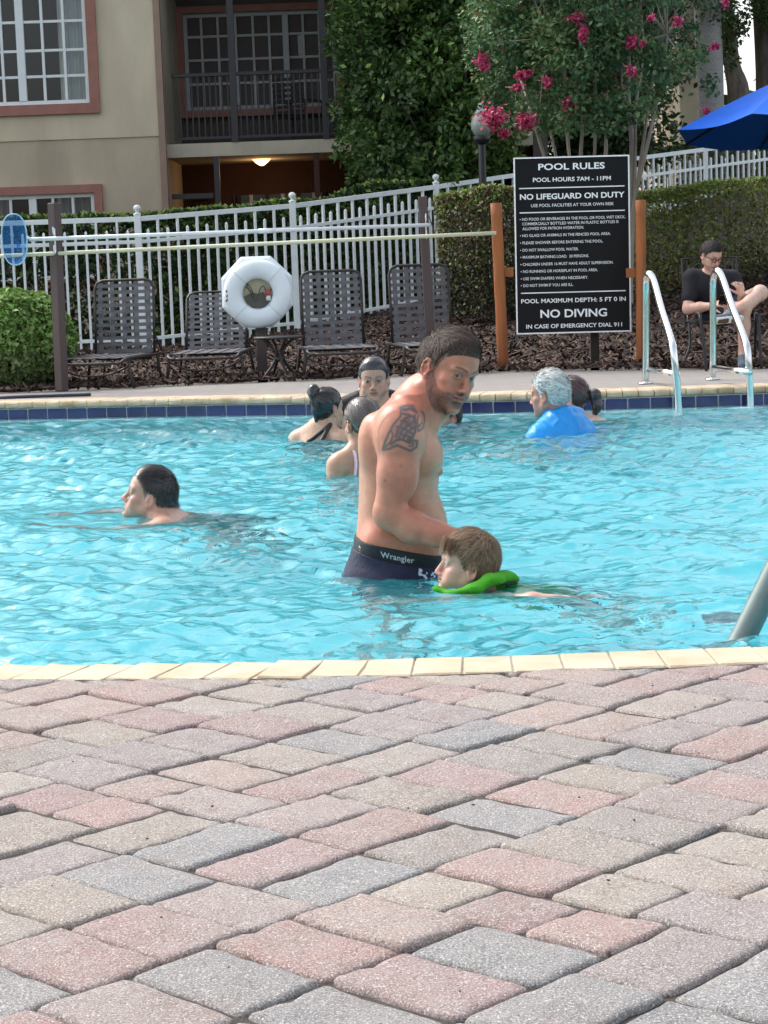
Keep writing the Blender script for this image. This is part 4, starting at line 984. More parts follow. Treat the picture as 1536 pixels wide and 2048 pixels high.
# --- loungers
M_frame = mat('brown_metal_frame', (.030, .024, .022), .4, var=.2, vscale=9); M_strap = mat('charcoal_vinyl_strap', (.125, .122, .130), .55, var=.10, vscale=20)
def make_lounger(recl=.16, bh=.62, wb_=.51, skew=0):
    """origin on the deck under the hinge; the foot end points to -y"""
    t_ = empty('strap_lounger', (0, 0, 0)); sz = .235; Wd = .58; Ls = .92
    for sx in (-1, 1):
        b = MB(); b.tube(smooth_pts([(sx * Wd / 2, .10, sz), (sx * Wd / 2, -Ls * .5, sz), (sx * Wd / 2, -Ls + .08, sz), (sx * (Wd / 2 - .02), -Ls, sz - .025), (sx * (Wd / 2 - .06), -Ls - .015, sz - .03)], 4), .014, 8); b.build('side_rail', M_frame, t_, True)
        for yy in (-.04, -Ls + .12):
            b = MB(); b.tube(smooth_pts([(sx * (Wd / 2 + .002), yy, sz), (sx * (Wd / 2 + .015), yy - .01, sz * .5), (sx * (Wd / 2 + .035), yy + .015, .0)], 4), .0135, 8); b.build('leg', M_frame, t_, True)
    for yy in (-Ls - .012, -.04):
        MB().tube(smooth_pts([(-Wd / 2 + .05, yy, sz - .03), (0, yy, sz - .032), (Wd / 2 - .05, yy, sz - .03)], 3), .012, 8).build('crossbar', M_frame, t_, True)
    MB().tube(smooth_pts([(-Wd / 2, -Ls + .12, sz - .06), (-.12, -Ls + .10, sz - .125), (.12, -Ls + .10, sz - .125), (Wd / 2, -Ls + .12, sz - .06)], 4), .009, 6).build('brace', M_frame, t_, True)
    # seat straps
    k = 0; y_ = -.06
    while y_ > -Ls + .1:
        MB().box((0, y_, sz + .004), (Wd, .045, .006), bev=.002).build('strap', M_strap, t_); y_ -= .085; k += 1
    for i in range(5):
        x_ = (i - 2) * .105; MB().box((x_, -Ls / 2 - .02, sz + .010), (.045, Ls - .12, .005), bev=.002).build('strap', M_strap, t_)
    # back
    bk_ = empty('backrest', (0, 0, 0)); bk_.parent = t_; bk_.location = (0, 0, sz); bk_.rotation_euler = (-recl, 0, 0)
    w = wb_ / 2; pts = [(-w, 0, 0), (-w, 0, bh * .5), (-w, 0, bh - .07), (-w + .02, 0, bh - .02), (-w + .07, 0, bh), (0, 0, bh), (w - .07, 0, bh), (w - .02, 0, bh - .02), (w, 0, bh - .07), (w, 0, bh * .5), (w, 0, 0)]
    MB().tube(pts, .012, 8).build('back_frame', M_frame, bk_, True)
    nh = 11; zs_ = [.03 + (bh - .075) * i / (nh - 1) for i in range(nh)]; xs_ = [(i - 2) * (wb_ - .055) / 4 * .92 for i in range(5)]
    for i, z_ in enumerate(zs_):
        v = []; f = []; n = 21
        for a in range(n):
            x_ = -w - .006 + (wb_ + .012) * a / (n - 1); d_ = .004 * math.cos(math.pi * (x_ - xs_[0]) / (xs_[1] - xs_[0])) * (1 if i % 2 else -1)
            v += [(x_, -.003 + d_, z_ - .0145), (x_, -.003 + d_, z_ + .0145), (x_, .001 + d_, z_ + .0145), (x_, .001 + d_, z_ - .0145)]
        for a in range(n - 1):
            for c_ in range(4): f.append((a * 4 + c_, a * 4 + (c_ + 1) % 4, a * 4 + 4 + (c_ + 1) % 4, a * 4 + 4 + c_))
        mk('strap', v, [q[::-1] for q in f], M_strap, bk_)
    for i, x_ in enumerate(xs_):
        v = []; f = []; n = 27
        for a in range(n):
            z_ = -.01 + (bh + .012) * a / (n - 1); d_ = -.004 * math.cos(math.pi * (z_ - zs_[0]) / (zs_[1] - zs_[0])) * (-1 if i % 2 else 1)
            v += [(x_ - .019, -.003 + d_, z_), (x_ + .019, -.003 + d_, z_), (x_ + .019, .001 + d_, z_), (x_ - .019, .001 + d_, z_)]
        for a in range(n - 1):
            for c_ in range(4): f.append((a * 4 + c_, a * 4 + (c_ + 1) % 4, a * 4 + 4 + (c_ + 1) % 4, a * 4 + 4 + c_))
        mk('strap', v, f, M_strap, bk_)
    MB().tube([(w - .01, .0, .20), (w + .035, .16, -.02)], .008, 6).build('prop', M_frame, bk_, True)
    return t_
lg = 'strapped chaise loungers on the far deck'
L0 = make_lounger()
def setl(o, px, dhinge, rz, label, recl, bh=1.0):
    q = P(px, 700, y=dhinge); o.location = (q.x, dhinge, .0); o.rotation_euler = (0, 0, rz); tag(o, label, 'lounger', lg)
    for c in o.children:
        if c.name.startswith('backrest'): c.rotation_euler = (-recl, 0, 0); c.scale = (1, 1, bh)
items = [(250, 17.15, -.20, 'black strapped lounger nearest the round shrub, its back upright in front of a fence post', .10, 1.0),
         (433, 17.45, -.04, 'low-backed strapped lounger just left of the white life ring', .42, .86),
         (668, 17.45, .10, 'charcoal strapped lounger beside the small side table, right of the life ring', .10, 1.02),
         (845, 17.45, .16, 'charcoal strapped lounger at the right end of the row, partly behind the tattooed man', .12, 1.06)]
for i, a in enumerate(items):
    o = L0 if i == 0 else copy_tree(L0); setl(o, *a[:3], a[3], a[4], a[5])

# --- side table
st = empty('side_table', (P(558, 700, y=16.75).x, 16.75, 0), label='small round-topped brown side table between two loungers, below the life ring', cat='side table')
zt_ = P(558, 672, y=16.75).z
MB().lathe([(.20, -.02), (.205, -.014), (.205, -.004), (.20, 0)], (0, 0, zt_), 28).build('table_top', M_frame, st, True)
for k in range(4):
    a = k * math.pi / 2 + .5; c, s = math.cos(a), math.sin(a)
    MB().tube(smooth_pts([(.14 * c, .14 * s, zt_ - .02), (.05 * c, .05 * s, zt_ - .10), (.035 * c, .035 * s, zt_ * .5), (.08 * c, .08 * s, .10), (.17 * c, .17 * s, .0)], 5), .012, 8).build('leg', M_frame, st, True)
MB().lathe([(.04, 0), (.045, .02), (.04, .04)], (0, 0, zt_ * .42), 12).build('collar', M_frame, st, True)

# --- life ring on its octagonal station
YL = 17.15; lc = P(514, 585, y=YL)
M_lw = mat('white_plastic_shell', (.74, .80, .84), .35, var=.04, vscale=6)
stn = empty('life_ring_station', (lc.x, YL, 0), label='white octagonal life ring cabinet plate on a brown post', cat='life ring station')
rad_ = .318; prof = [(rad_ - .02, -.02), (rad_, 0.0), (rad_, .05), (rad_ - .02, .065)]
v = []; f = []
for i, (rr, yy) in enumerate(prof):
    for k in range(8):
        a = math.pi / 8 + k * math.pi / 4; v.append((rr * math.cos(a), yy, lc.z + rr * math.sin(a) + .005))
for i in range(3):
    for k in range(8): f.append((i * 8 + k, i * 8 + (k + 1) % 8, (i + 1) * 8 + (k + 1) % 8, (i + 1) * 8 + k))
f += [tuple(range(7, -1, -1)), tuple(range(24, 32))]
f = [q[::-1] for q in f]
mk('backing_plate', v, f, M_lw, stn)
M_beige = mat('yellowed_plastic', (.50, .47, .33), .6, var=.1, vscale=12)
b = MB(); b.lathe([(.128, 0), (.128, .004)], n=28); o = b.build('centre_panel', M_beige, stn); o.location = (0, -.026, lc.z); o.rotation_euler = (math.pi / 2, 0, 0)
MB().box((.015, .075, (lc.z - .1) / 2), (.085, .075, lc.z - .1 + .2), bev=.005).build('post', M_brown, stn)
ring_ = empty('life_ring', (lc.x + .01, YL - .085, lc.z - .01), label='white life ring buoy with a rope looped across its beige centre', cat='life ring')
v = []; f = []; R1, R2, n1, n2 = .203, .080, 56, 16
for i in range(n1):
    a = 2 * math.pi * i / n1
    for j in range(n2):
        b2_ = 2 * math.pi * j / n2; rr = R1 + R2 * math.cos(b2_); v.append((rr * math.cos(a), R2 * .70 * math.sin(b2_), rr * math.sin(a)))
for i in range(n1):
    for j in range(n2): f.append((i * n2 + j, i * n2 + (j + 1) % n2, ((i + 1) % n1) * n2 + (j + 1) % n2, ((i + 1) % n1) * n2 + j))
mk('ring', v, f, M_lw, ring_, True)
for k in range(4):
    a = math.pi / 4 + k * math.pi / 2
    pts_ = [((R1 + (R2 + .0015) * math.cos(b2_)) * math.cos(a), (R2 * .70 + .0015) * math.sin(b2_), (R1 + (R2 + .0015) * math.cos(b2_)) * math.sin(a)) for b2_ in np.linspace(0, 2 * math.pi, 20, endpoint=False)]
    MB().tube(pts_, .0016, 5, closed=True).build('seam', M_grey, ring_)
M_rope = mat('thin_dark_rope', (.07, .06, .05), .8)
MB().tube(smooth_pts([(-.12, .03, .07), (-.06, .02, .03), (-.03, .02, -.03), (-.055, .02, .05), (-.09, .03, .085), (-.02, .02, -.06), (.02, .02, .04), (.05, .02, .06), (.08, .02, .0), (.12, .03, .05)], 6), .0035, 6).build('rope', M_rope, ring_)
r_ = MB(); r_.add([(-.115, .048, -.02), (-.05, .046, .012), (0, .046, .0), (.04, .046, .015), (.095, .048, -.06), (.05, .048, -.118), (-.05, .048, -.118), (-.10, .048, -.07)], [(0, 7, 6, 5, 4, 3, 2, 1)]); r_.build('canvas_flap', mat('grey_canvas', (.13, .13, .11), .9), ring_)
MB().lathe([(.0, 0), (.022, .01), (.026, .03), (.018, .05), (0, .055)], (0, 0, 0), 12).build('red_float', mat('red_plastic', (.42, .07, .06), .5), ring_, True, loc=(.085, .0, -.02))
MB().lathe([(.0, 0), (.020, .008), (.022, .03), (.012, .045)], (0, 0, 0), 12).build('white_float', M_hook, ring_, True, loc=(.088, .0, -.062))
for k, (x_, z_) in enumerate(((-.275, .02), (-.272, -.02), (-.276, -.055))):
    MB().box((x_ + .02, -.045, z_ + .01), (.010, .004, .016 + .006 * k), R=Matrix.Rotation(.3 * k, 3, 'Y')).build('mark', M_dkmetal, ring_)

# --- pool rules sign on two orange posts
YS = 16.85
M_orange = mat('orange_stained_log', lin((168, 100, 52)), .75, col2=lin((122, 70, 38)), vscale=6, bump=.5, bscale=30, stretch=(2, 2, .22))
M_black = mat('black_sign_face', (.008, .008, .009), .6, spec=.2); M_edge = mat('white_sign_edge', (.90, .90, .90), .5)
TL, TR, BL, BR = P(1024, 317, y=YS), P(1257, 308, y=YS), P(1036, 671, y=YS), P(1264, 661, y=YS)
sc = (TL + TR + BL + BR) / 4; sw_, sh_ = ((TR - TL).length + (BR - BL).length) / 2, ((TL - BL).length + (TR - BR).length) / 2
sign = empty('pool_rules_sign', tuple(sc), label='tall black pool rules sign with white lettering and a white border', cat='sign')
sign.rotation_euler = (0, math.atan2(-((BL - TL).x + (BR - TR).x) / 2, -((BL - TL).z + (BR - TR).z) / 2) + .012, 0)
MB().box((0, .012, 0), (sw_, .02, sh_), bev=.002).build('board', M_black, sign)
b = MB(); e_ = .011
for x_, z_, w_, h_ in ((0, sh_ / 2 - e_ / 2, sw_, e_), (0, -sh_ / 2 + e_ / 2, sw_, e_), (-sw_ / 2 + e_ / 2, 0, e_, sh_ - 2 * e_), (sw_ / 2 - e_ / 2, 0, e_, sh_ - 2 * e_)): b.box((x_, -.001, z_), (w_, .010, h_))
b.build('border', M_edge, sign)
def sline(s, v_, u0, u1, caph, off=.0, name='lettering', m=None):
    me = text_mesh(s, 1, off); n = len(me.vertices); co = np.zeros(n * 3); me.vertices.foreach_get('co', co); co = co.reshape(-1, 3)
    w_ = co[:, 0].max() - co[:, 0].min(); 
    co[:, 0] = (co[:, 0] - co[:, 0].min()) / w_ * (u1 - u0) * sw_ + (u0 - .5) * sw_
    me2 = text_mesh('H', 1, off); c2 = np.zeros(len(me2.vertices) * 3); me2.vertices.foreach_get('co', c2); c2 = c2.reshape(-1, 3); zh0, zh1 = c2[:, 1].min(), c2[:, 1].max()
    zz_ = ((co[:, 1] - (zh0 + zh1) / 2) / (zh1 - zh0)) * caph * sh_ + (.5 - v_) * sh_
    out = np.stack([co[:, 0], np.full(n, -.0025), zz_], 1).astype(np.float32); me.vertices.foreach_set('co', out.ravel()); me.update(); me.materials.append(m or M_edge); return link(name, me, sign)
def bar(v_, u0, u1): MB().box(((u0 + u1 - 1) / 2 * sw_, -.0012, (.5 - v_) * sh_), ((u1 - u0) * sw_, .006, .0085)).build('rule_line', M_edge, sign)
sline('POOL RULES', .056, .213, .787, .036, .022); sline('POOL HOURS 7AM - 11PM', .128, .165, .838, .024, .020); bar(.174, .045, .955)
sline('NO LIFEGUARD ON DUTY', .222, .05, .955, .032, .024); sline('USE POOL FACILITIES AT YOUR OWN RISK', .272, .145, .862, .017, .003); bar(.311, .045, .955)
for s_, v_, u0, u1 in (('\u2022 NO FOOD OR BEVERAGES IN THE POOL OR POOL WET DECK.', .348, .045, .96), ('COMMERCIALLY BOTTLED WATER IN PLASTIC BOTTLES IS', .374, .067, .90), ('ALLOWED FOR PATRON HYDRATION.', .401, .067, .60),
                       ('\u2022 NO GLASS OR ANIMALS IN THE FENCED POOL AREA.', .440, .045, .83), ('\u2022 PLEASE SHOWER BEFORE ENTERING THE POOL.', .481, .045, .765), ('\u2022 DO NOT SWALLOW POOL WATER.', .522, .045, .55),
                       ('\u2022 MAXIMUM BATHING LOAD:  30 PERSONS.', .562, .045, .64), ('\u2022 CHILDREN UNDER 16 MUST HAVE ADULT SUPERVISION.', .603, .045, .85), ('\u2022 NO RUNNING OR HORSEPLAY IN POOL AREA.', .643, .045, .715),
                       ('\u2022 USE SWIM DIAPERS WHEN NECESSARY.', .684, .045, .63), ('\u2022 DO NOT SWIM IF YOU ARE ILL.', .723, .045, .50)): sline(s_, v_, u0, u1, .0155, .004)
bar(.766, .045, .955); sline('POOL MAXIMUM DEPTH: 5 FT 0 IN', .812, .045, .955, .024, .018); sline('NO DIVING', .886, .21, .79, .046, .022); sline('IN CASE OF EMERGENCY DIAL 911', .957, .085, .92, .023, .018)
for px0, py0, px1, py1, rr, lb in ((1007, 742, 992, 406, .046, 'orange stained log post to the left of the pool rules sign'), (1283, 735, 1281, 400, .042, 'orange stained log post to the right of the pool rules sign')):
    q0 = P(px0, py0, z=.0); q1 = P(px1, py1, y=q0.y); t_ = empty('log_post', tuple(q0), label=lb, cat='post', group='orange log posts holding the sign'); d_ = q1 - q0
    n = 12; MB().tube([d_ * (k / n) for k in range(n + 1)], [rr * (1 + .03 * math.sin(k * 2.1 + px0)) for k in range(n + 1)], 16).build('log', M_orange, t_, True)
    x_ = (1 if px0 < 1100 else -1); zc = P(px0, 545, y=q0.y).z
    t2 = MB().box((x_ * .06, .02, zc), (.09, .035, .075), bev=.003).build('bracket', M_orange, t_)
q = P(1175, 718, y=17.6); MB_ = MB().box((0, 0, .35), (.07, .05, 1.0)).build('sign_stake', mat('dark_brown_wood', (.03, .02, .018), .8), None); MB_.location = (q.x, 17.0, 0); tag(MB_, 'dark wooden stake carrying the back of the sign', 'stake')

# --- stainless ladder at the far wall, right
M_steel = mat('stainless_steel', (.72, .73, .72), .16, metal=1.0, var=.05, vscale=6, bump=.04, bscale=20)
lad = empty('pool_ladder', (P(1390, 770, y=14.2).x, 14.2, 0), label='stainless steel pool ladder with two arched rails on the far pool edge', cat='ladder')
def lrail(foot, top, knee, wtr):
    yb_ = P(foot[0], foot[1], z=0.0).y; f0 = P(foot[0], foot[1], z=0.0)
    yf_ = yb_ - 1.0
    T = P(top[0], top[1] + 6, y=yb_ - .12); pts_ = [f0 + Vector((0, 0, -.02)), Vector((P(foot[0] + 1, top[1] + 90, y=yb_).x, yb_, P(foot[0], top[1] + 90, y=yb_).z)), P(foot[0] + 1, top[1] + 30, y=yb_ - .01), P(top[0] - 3, top[1] + 9, y=yb_ - .05), P(top[0] + 3, top[1] + 5, y=yb_ - .13), P(top[0] + 12, top[1] + 20, y=yb_ - .21)]
    K = P(knee[0], knee[1], y=yf_); T0 = P(top[0] + 10, top[1] + 22, y=yb_ - .20); pts_ += [T0.lerp(K, .45), T0.lerp(K, .88), K + Vector((.004, -.008, -.06)), P(wtr[0], wtr[1], y=yf_ - .01), P(wtr[0] + 1, wtr[1] + 150, y=yf_ - .01)]
    o = MB().tube([Vector(p_) - lad.location for p_ in smooth_pts(pts_, 6)], .0245, 14).build('rail', M_steel, lad, True)
    MB().lathe([(.055, 0), (.055, .006), (.03, .014)], tuple(Vector((f0.x, f0.y, 0)) - lad.location), 18).build('flange', M_steel, lad, True)
    return yf_
y1_ = lrail((1291, 767), (1296, 543), (1346, 690), (1357, 812)); y2_ = lrail((1425, 759), (1433, 537), (1494, 690), (1501, 808))
for (a, b_, ya, c, d_, yc) in ((1292, 738, 14.75, 1352, 748, 14.0), (1428, 735, 14.8, 1500, 745, 14.0)):
    A = P(a, b_, y=P(a, 765, z=0).y); B = P(c, d_, y=A.y - 1.0); MB().tube([A - lad.location, B - lad.location], .019, 10).build('brace', M_steel, lad, True)
for k in range(3):
    z_ = -.36 - k * .27; A = P(1357, 812, y=y1_ ); B = P(1501, 808, y=y2_); MB().box(((A.x + B.x) / 2 - lad.location.x, (y1_ + y2_) / 2 - lad.location.y, z_), (B.x - A.x, .09, .025), bev=.004).build('tread', M_steel, lad)

# --- grab rail entering the water at the near right
M_steel2 = mat('dull_stainless_steel', (.17, .21, .20), .42, metal=.6, var=.12, vscale=12, bump=.1, bscale=30)
g = P(1480, 1287, z=WZ); gr = empty('grab_rail', (g.x, g.y, 0), label='thick dull steel grab rail slanting out of the water at the right edge', cat='handrail')
A = Vector(g); B = P(1578, 1092, y=g.y + .02); dirv = (B - A).normalized()
pts_ = [A - dirv * .9, A, B, B + dirv * .25 + Vector((.02, -.01, 0)), B + dirv * .45 + Vector((.12, -.10, -.02)), Vector((B.x + .50, g.y - .5, B.z + .10)), Vector((B.x + .62, g.y - .9, .25)), Vector((B.x + .63, g.y - 1.0, -.02))]
MB().tube([Vector(p_) - gr.location for p_ in smooth_pts(pts_, 6)], .034, 18).build('rail', M_steel2, gr, True)
A2 = P(1440, 1262, z=WZ) + Vector((0, .06, .008)); MB().box(tuple(A2 + Vector((.05, .04, -.015)) - gr.location), (.16, .07, .05), bev=.012).build('reflection_block', mat('reflection_black', (.008, .008, .009), .5), gr)  # added block standing in for the black reflection at the waterline
MB().box(tuple(A2 + Vector((.15, -.12, -.33)) - gr.location), (.5, .12, .04), bev=.012).build('tread', mat('reflection_bar', (.02, .03, .035), .5), gr)  # added bar, imitates the dark wavy reflections beside the rail
MB().box(tuple(A2 + Vector((.02, -.20, -.60)) - gr.location), (.6, .12, .04), bev=.012).build('tread', mat('reflection_bar_lower', (.02, .03, .035), .5), gr)  # second added bar for the same dark reflections

# --- lamp post with a glass acorn globe
YP = 24.5; lp = P(965, 345, y=YP); lamp = empty('lamp_post', (lp.x, YP, 0), label='black lamp post with a frosted glass acorn globe in front of the dense tree', cat='lamp post')
M_globe = mat('frosted_globe', (.50, .56, .52), .15, spec=.8, var=.08, vscale=12, transl=.35)
zg0 = P(962, 272, y=YP).z; s_ = YP / 4100
b = MB(); b.lathe([(.05, -.3), (.045, zg0 - .1), (.035, zg0 - .08)], n=14); b.build('post', M_dkmetal, lamp, True)
MB().lathe([(.035, zg0 - .11), (.10, zg0 - .06), (.105, zg0 - .01), (.09, zg0)], n=20).build('collar', M_dkmetal, lamp, True)
MB().lathe([(.075, zg0), (.118, zg0 + .08), (.120, zg0 + .15), (.10, zg0 + .22), (.072, zg0 + .25)], n=24).build('globe', M_globe, lamp, True)
MB().lathe([(.072, zg0 + .25), (.080, zg0 + .262), (.055, zg0 + .30), (.040, zg0 + .31), (.028, zg0 + .32), (.036, zg0 + .34), (.030, zg0 + .375), (.008, zg0 + .385)], n=20).build('globe_cap', M_globe, lamp, True)

# --- blue umbrella
YU = 20.0; M_blue = mat('blue_umbrella_canvas', lin((10, 98, 212)), .8, var=.06, vscale=5, bump=.15, bscale=200)
tipP = P(1352, 268, y=YU - .1); apex = P(1600, 110, y=YU)
uc = Vector((apex.x + .12, YU, 0)); Ru = uc.x - tipP.x; zt_, ze = P(1640, 128, y=YU).z, P(1400, 262, y=YU).z
um = empty('patio_umbrella', (uc.x, uc.y, 0), label='bright blue canvas patio umbrella at the right edge above the fence', cat='umbrella')
v = [(0, 0, zt_)]; f = []; n = 8
a0 = math.pi + .18
ringp = [(Ru * math.cos(a0 + k * math.pi / 4), Ru * math.sin(a0 + k * math.pi / 4), ze) for k in range(8)]
for k in range(8):
    A, B = Vector(ringp[k]), Vector(ringp[(k + 1) % 8]); T = Vector((0, 0, zt_)); b = MB(); m_ = 6; vv = []
    for i in range(m_ + 1):
        for j in range(m_ + 1):
            a = i / m_; c = j / m_; q = T.lerp(A.lerp(B, c), a); q.z += -.04 * a * math.sin(math.pi * c) * a + .02 * math.sin(math.pi * a); q2 = Vector((q.x, q.y, 0)) * (1 - .03 * math.sin(math.pi * c) * a); vv.append((q2.x, q2.y, q.z))
    ff = [(i * 7 + j, i * 7 + j + 1, (i + 1) * 7 + j + 1, (i + 1) * 7 + j) for i in range(6) for j in range(6)]
    mk('canopy_panel', vv, [q[::-1] for q in ff], M_blue, um, True)
    MB().tube([(0, 0, zt_ - .03), tuple(A * 1.0 + Vector((0, 0, -.012)))], .010, 6).build('rib', M_dkmetal, um)
um.rotation_euler = (math.radians(-5), 0, 0)
b = MB(); b.tube([(0, 0, .02), (0, 0, zt_ + .06)], .022, 10); b.build('pole', M_dkmetal, um, True)
MB().lathe([(.0, 0), (.03, .02), (.03, .05), (0, .08)], (0, 0, zt_ + .04), 10).build('finial', M_dkmetal, um, True)

# --- coiled blue hose or strap end on the deck at far left
q = P(60, 792, z=.02); hs_ = MB().tube(smooth_pts([(q.x - .45, q.y + .1, .015), (q.x - .2, q.y - .03, .018), (q.x + .1, q.y + .02, .015), (q.x + .45, q.y + .05, .012)], 6), .013, 8).build('pool_hose', mat('dark_blue_hose', (.02, .03, .05), .4), None, True)
tag(hs_, 'dark blue hose lying on the far deck below the round shrub', 'hose')
MB_ = MB().lathe([(.03, 0), (.035, .03), (.02, .05)], n=10).build('hose_end', mat('light_blue_plastic', (.2, .5, .7), .4), hs_); MB_.location = (q.x - .28, q.y, .0)
# ================================================================== PEOPLE: smooth-blended bodies meshed as one skin
f32 = np.float32
def smin(a, b, k):
    h = np.clip(.5 + .5 * (b - a) / k, 0, 1); return b * (1 - h) + a * h - k * h * (1 - h)
def V3(*a): return np.array(a, dtype=np.float64)
def nrm(v): v = np.asarray(v, float); return v / (np.linalg.norm(v) + 1e-12)
class Sculpt:
    def __init__(s): s.p = []
    def ell(s, c, r, k=.02, M=None, op=1, tag='skin'):
        s.p.append(('e', np.asarray(c, float), np.asarray(r, float) if hasattr(r, '__len__') else V3(r, r, r), M, k, op, tag)); return s
    def cap(s, a, b, ra, rb, k=.02, op=1, tag='skin', flat=None):
        s.p.append(('c', np.asarray(a, float), np.asarray(b, float), ra, rb, flat, k, op, tag)); return s
    def loft(s, secs, k=.03, op=1, tag='skin', axis=(0, 0, 1), yaw=0.0, n=2.3):
        """secs: rows of (t, cx, cy, rx, ry) in a frame along the axis"""
        s.p.append(('l', np.asarray(secs, float), yaw, n, k, op, tag)); return s
    def chain(s, pts, rs, k=.012, tag='skin', op=1):
        for i in range(len(pts) - 1): s.cap(pts[i], pts[i + 1], rs[i], rs[i + 1], k, op, tag)
        return s
    def _bb(s, q):
        if q[0] == 'e':
            r = q[2] if q[3] is None else np.sqrt(((q[3] * q[2][None, :]) ** 2).sum(1)); return q[1] - r, q[1] + r
        if q[0] == 'c':
            m = max(q[3], q[4]); return np.minimum(q[1], q[2]) - m, np.maximum(q[1], q[2]) + m
        S = q[1]; m = np.hypot(S[:, 3], S[:, 4]) if q[2] else None
        rx = S[:, 3] if m is None else m; ry = S[:, 4] if m is None else m
        return V3((S[:, 1] - rx).min(), (S[:, 2] - ry).min(), S[:, 0].min()), V3((S[:, 1] + rx).max(), (S[:, 2] + ry).max(), S[:, 0].max())
    def field(s, h, tags=None, off=0, clip=None, lo=None, hi=None):
        ps = [q for q in s.p if tags is None or q[-1] in tags]
        if lo is None:
            bs = [s._bb(q) for q in ps if q[-2] == 1]
            lo = np.min([b[0] for b in bs], 0) - 3 * h - off; hi = np.max([b[1] for b in bs], 0) + 3 * h + off
        n = np.ceil((hi - lo) / h).astype(int) + 1
        F = np.full(n, .2, f32); ax = [(lo[i] + h * np.arange(n[i])).astype(f32) for i in range(3)]
        for q in ps:
            a, b = s._bb(q); k, op = q[-3], q[-2]; pad = k * 1.2 + off + 2 * h + .004
            i0 = np.maximum(np.floor((a - pad - lo) / h).astype(int), 0); i1 = np.minimum(np.ceil((b + pad - lo) / h).astype(int) + 1, n)
            if np.any(i1 <= i0): continue
            X = ax[0][i0[0]:i1[0], None, None]; Y = ax[1][None, i0[1]:i1[1], None]; Z = ax[2][None, None, i0[2]:i1[2]]
            if q[0] == 'e':
                dx, dy, dz = X - q[1][0], Y - q[1][1], Z - q[1][2]; M = q[3]; r = q[2]
                if M is not None: u, v, w = (M[0, i] * dx + M[1, i] * dy + M[2, i] * dz for i in range(3))
                else: u, v, w = dx, dy, dz
                k0 = np.sqrt((u / r[0]) ** 2 + (v / r[1]) ** 2 + (w / r[2]) ** 2) + 1e-6
                k1 = np.sqrt((u / r[0] ** 2) ** 2 + (v / r[1] ** 2) ** 2 + (w / r[2] ** 2) ** 2) + 1e-6
                d = k0 * (k0 - 1) / k1
            elif q[0] == 'c':
                A, B = q[1], q[2]; ab = B - A; L = float(ab @ ab) + 1e-9
                t = np.clip(((X - A[0]) * ab[0] + (Y - A[1]) * ab[1] + (Z - A[2]) * ab[2]) / L, 0, 1)
                dx, dy, dz = X - A[0] - t * ab[0], Y - A[1] - t * ab[1], Z - A[2] - t * ab[2]
                if q[5] is not None:
                    fx, sc = q[5]; fx = nrm(fx); dd = dx * fx[0] + dy * fx[1] + dz * fx[2]; g = (1 / sc - 1)
                    dx, dy, dz = dx + dd * g * fx[0], dy + dd * g * fx[1], dz + dd * g * fx[2]
                d = np.sqrt(dx * dx + dy * dy + dz * dz) - (q[3] + (q[4] - q[3]) * t)
            else:
                S, yaw, ne = q[1], q[2], q[3]; z = ax[2][i0[2]:i1[2]]
                cx, cy, rx, ry = (np.interp(z, S[:, 0], S[:, j]).astype(f32)[None, None, :] for j in (1, 2, 3, 4))
                dx, dy = X - cx, Y - cy
                if yaw: c_, s_ = math.cos(yaw), math.sin(yaw); dx, dy = dx * c_ + dy * s_, -dx * s_ + dy * c_
                g = (np.abs(dx / rx) ** ne + np.abs(dy / ry) ** ne + 1e-9) ** (1 / ne)
                d = (g - 1) * np.minimum(rx, ry); dz = np.maximum(S[:, 0].min() - Z, Z - S[:, 0].max())
                d = np.maximum(d, dz)
            d = d.astype(f32); sl = tuple(slice(i0[j], i1[j]) for j in range(3))
            if op == 1: F[sl] = smin(F[sl], d, k)
            else: F[sl] = -smin(-F[sl], d, k)
        if off: F -= f32(off)
        if clip is not None: F = np.maximum(F, clip(ax[0][:, None, None], ax[1][None, :, None], ax[2][None, None, :]).astype(f32))
        return F, lo, h
    def mesh(s, h, **k): return surface_nets(*s.field(h, **k))
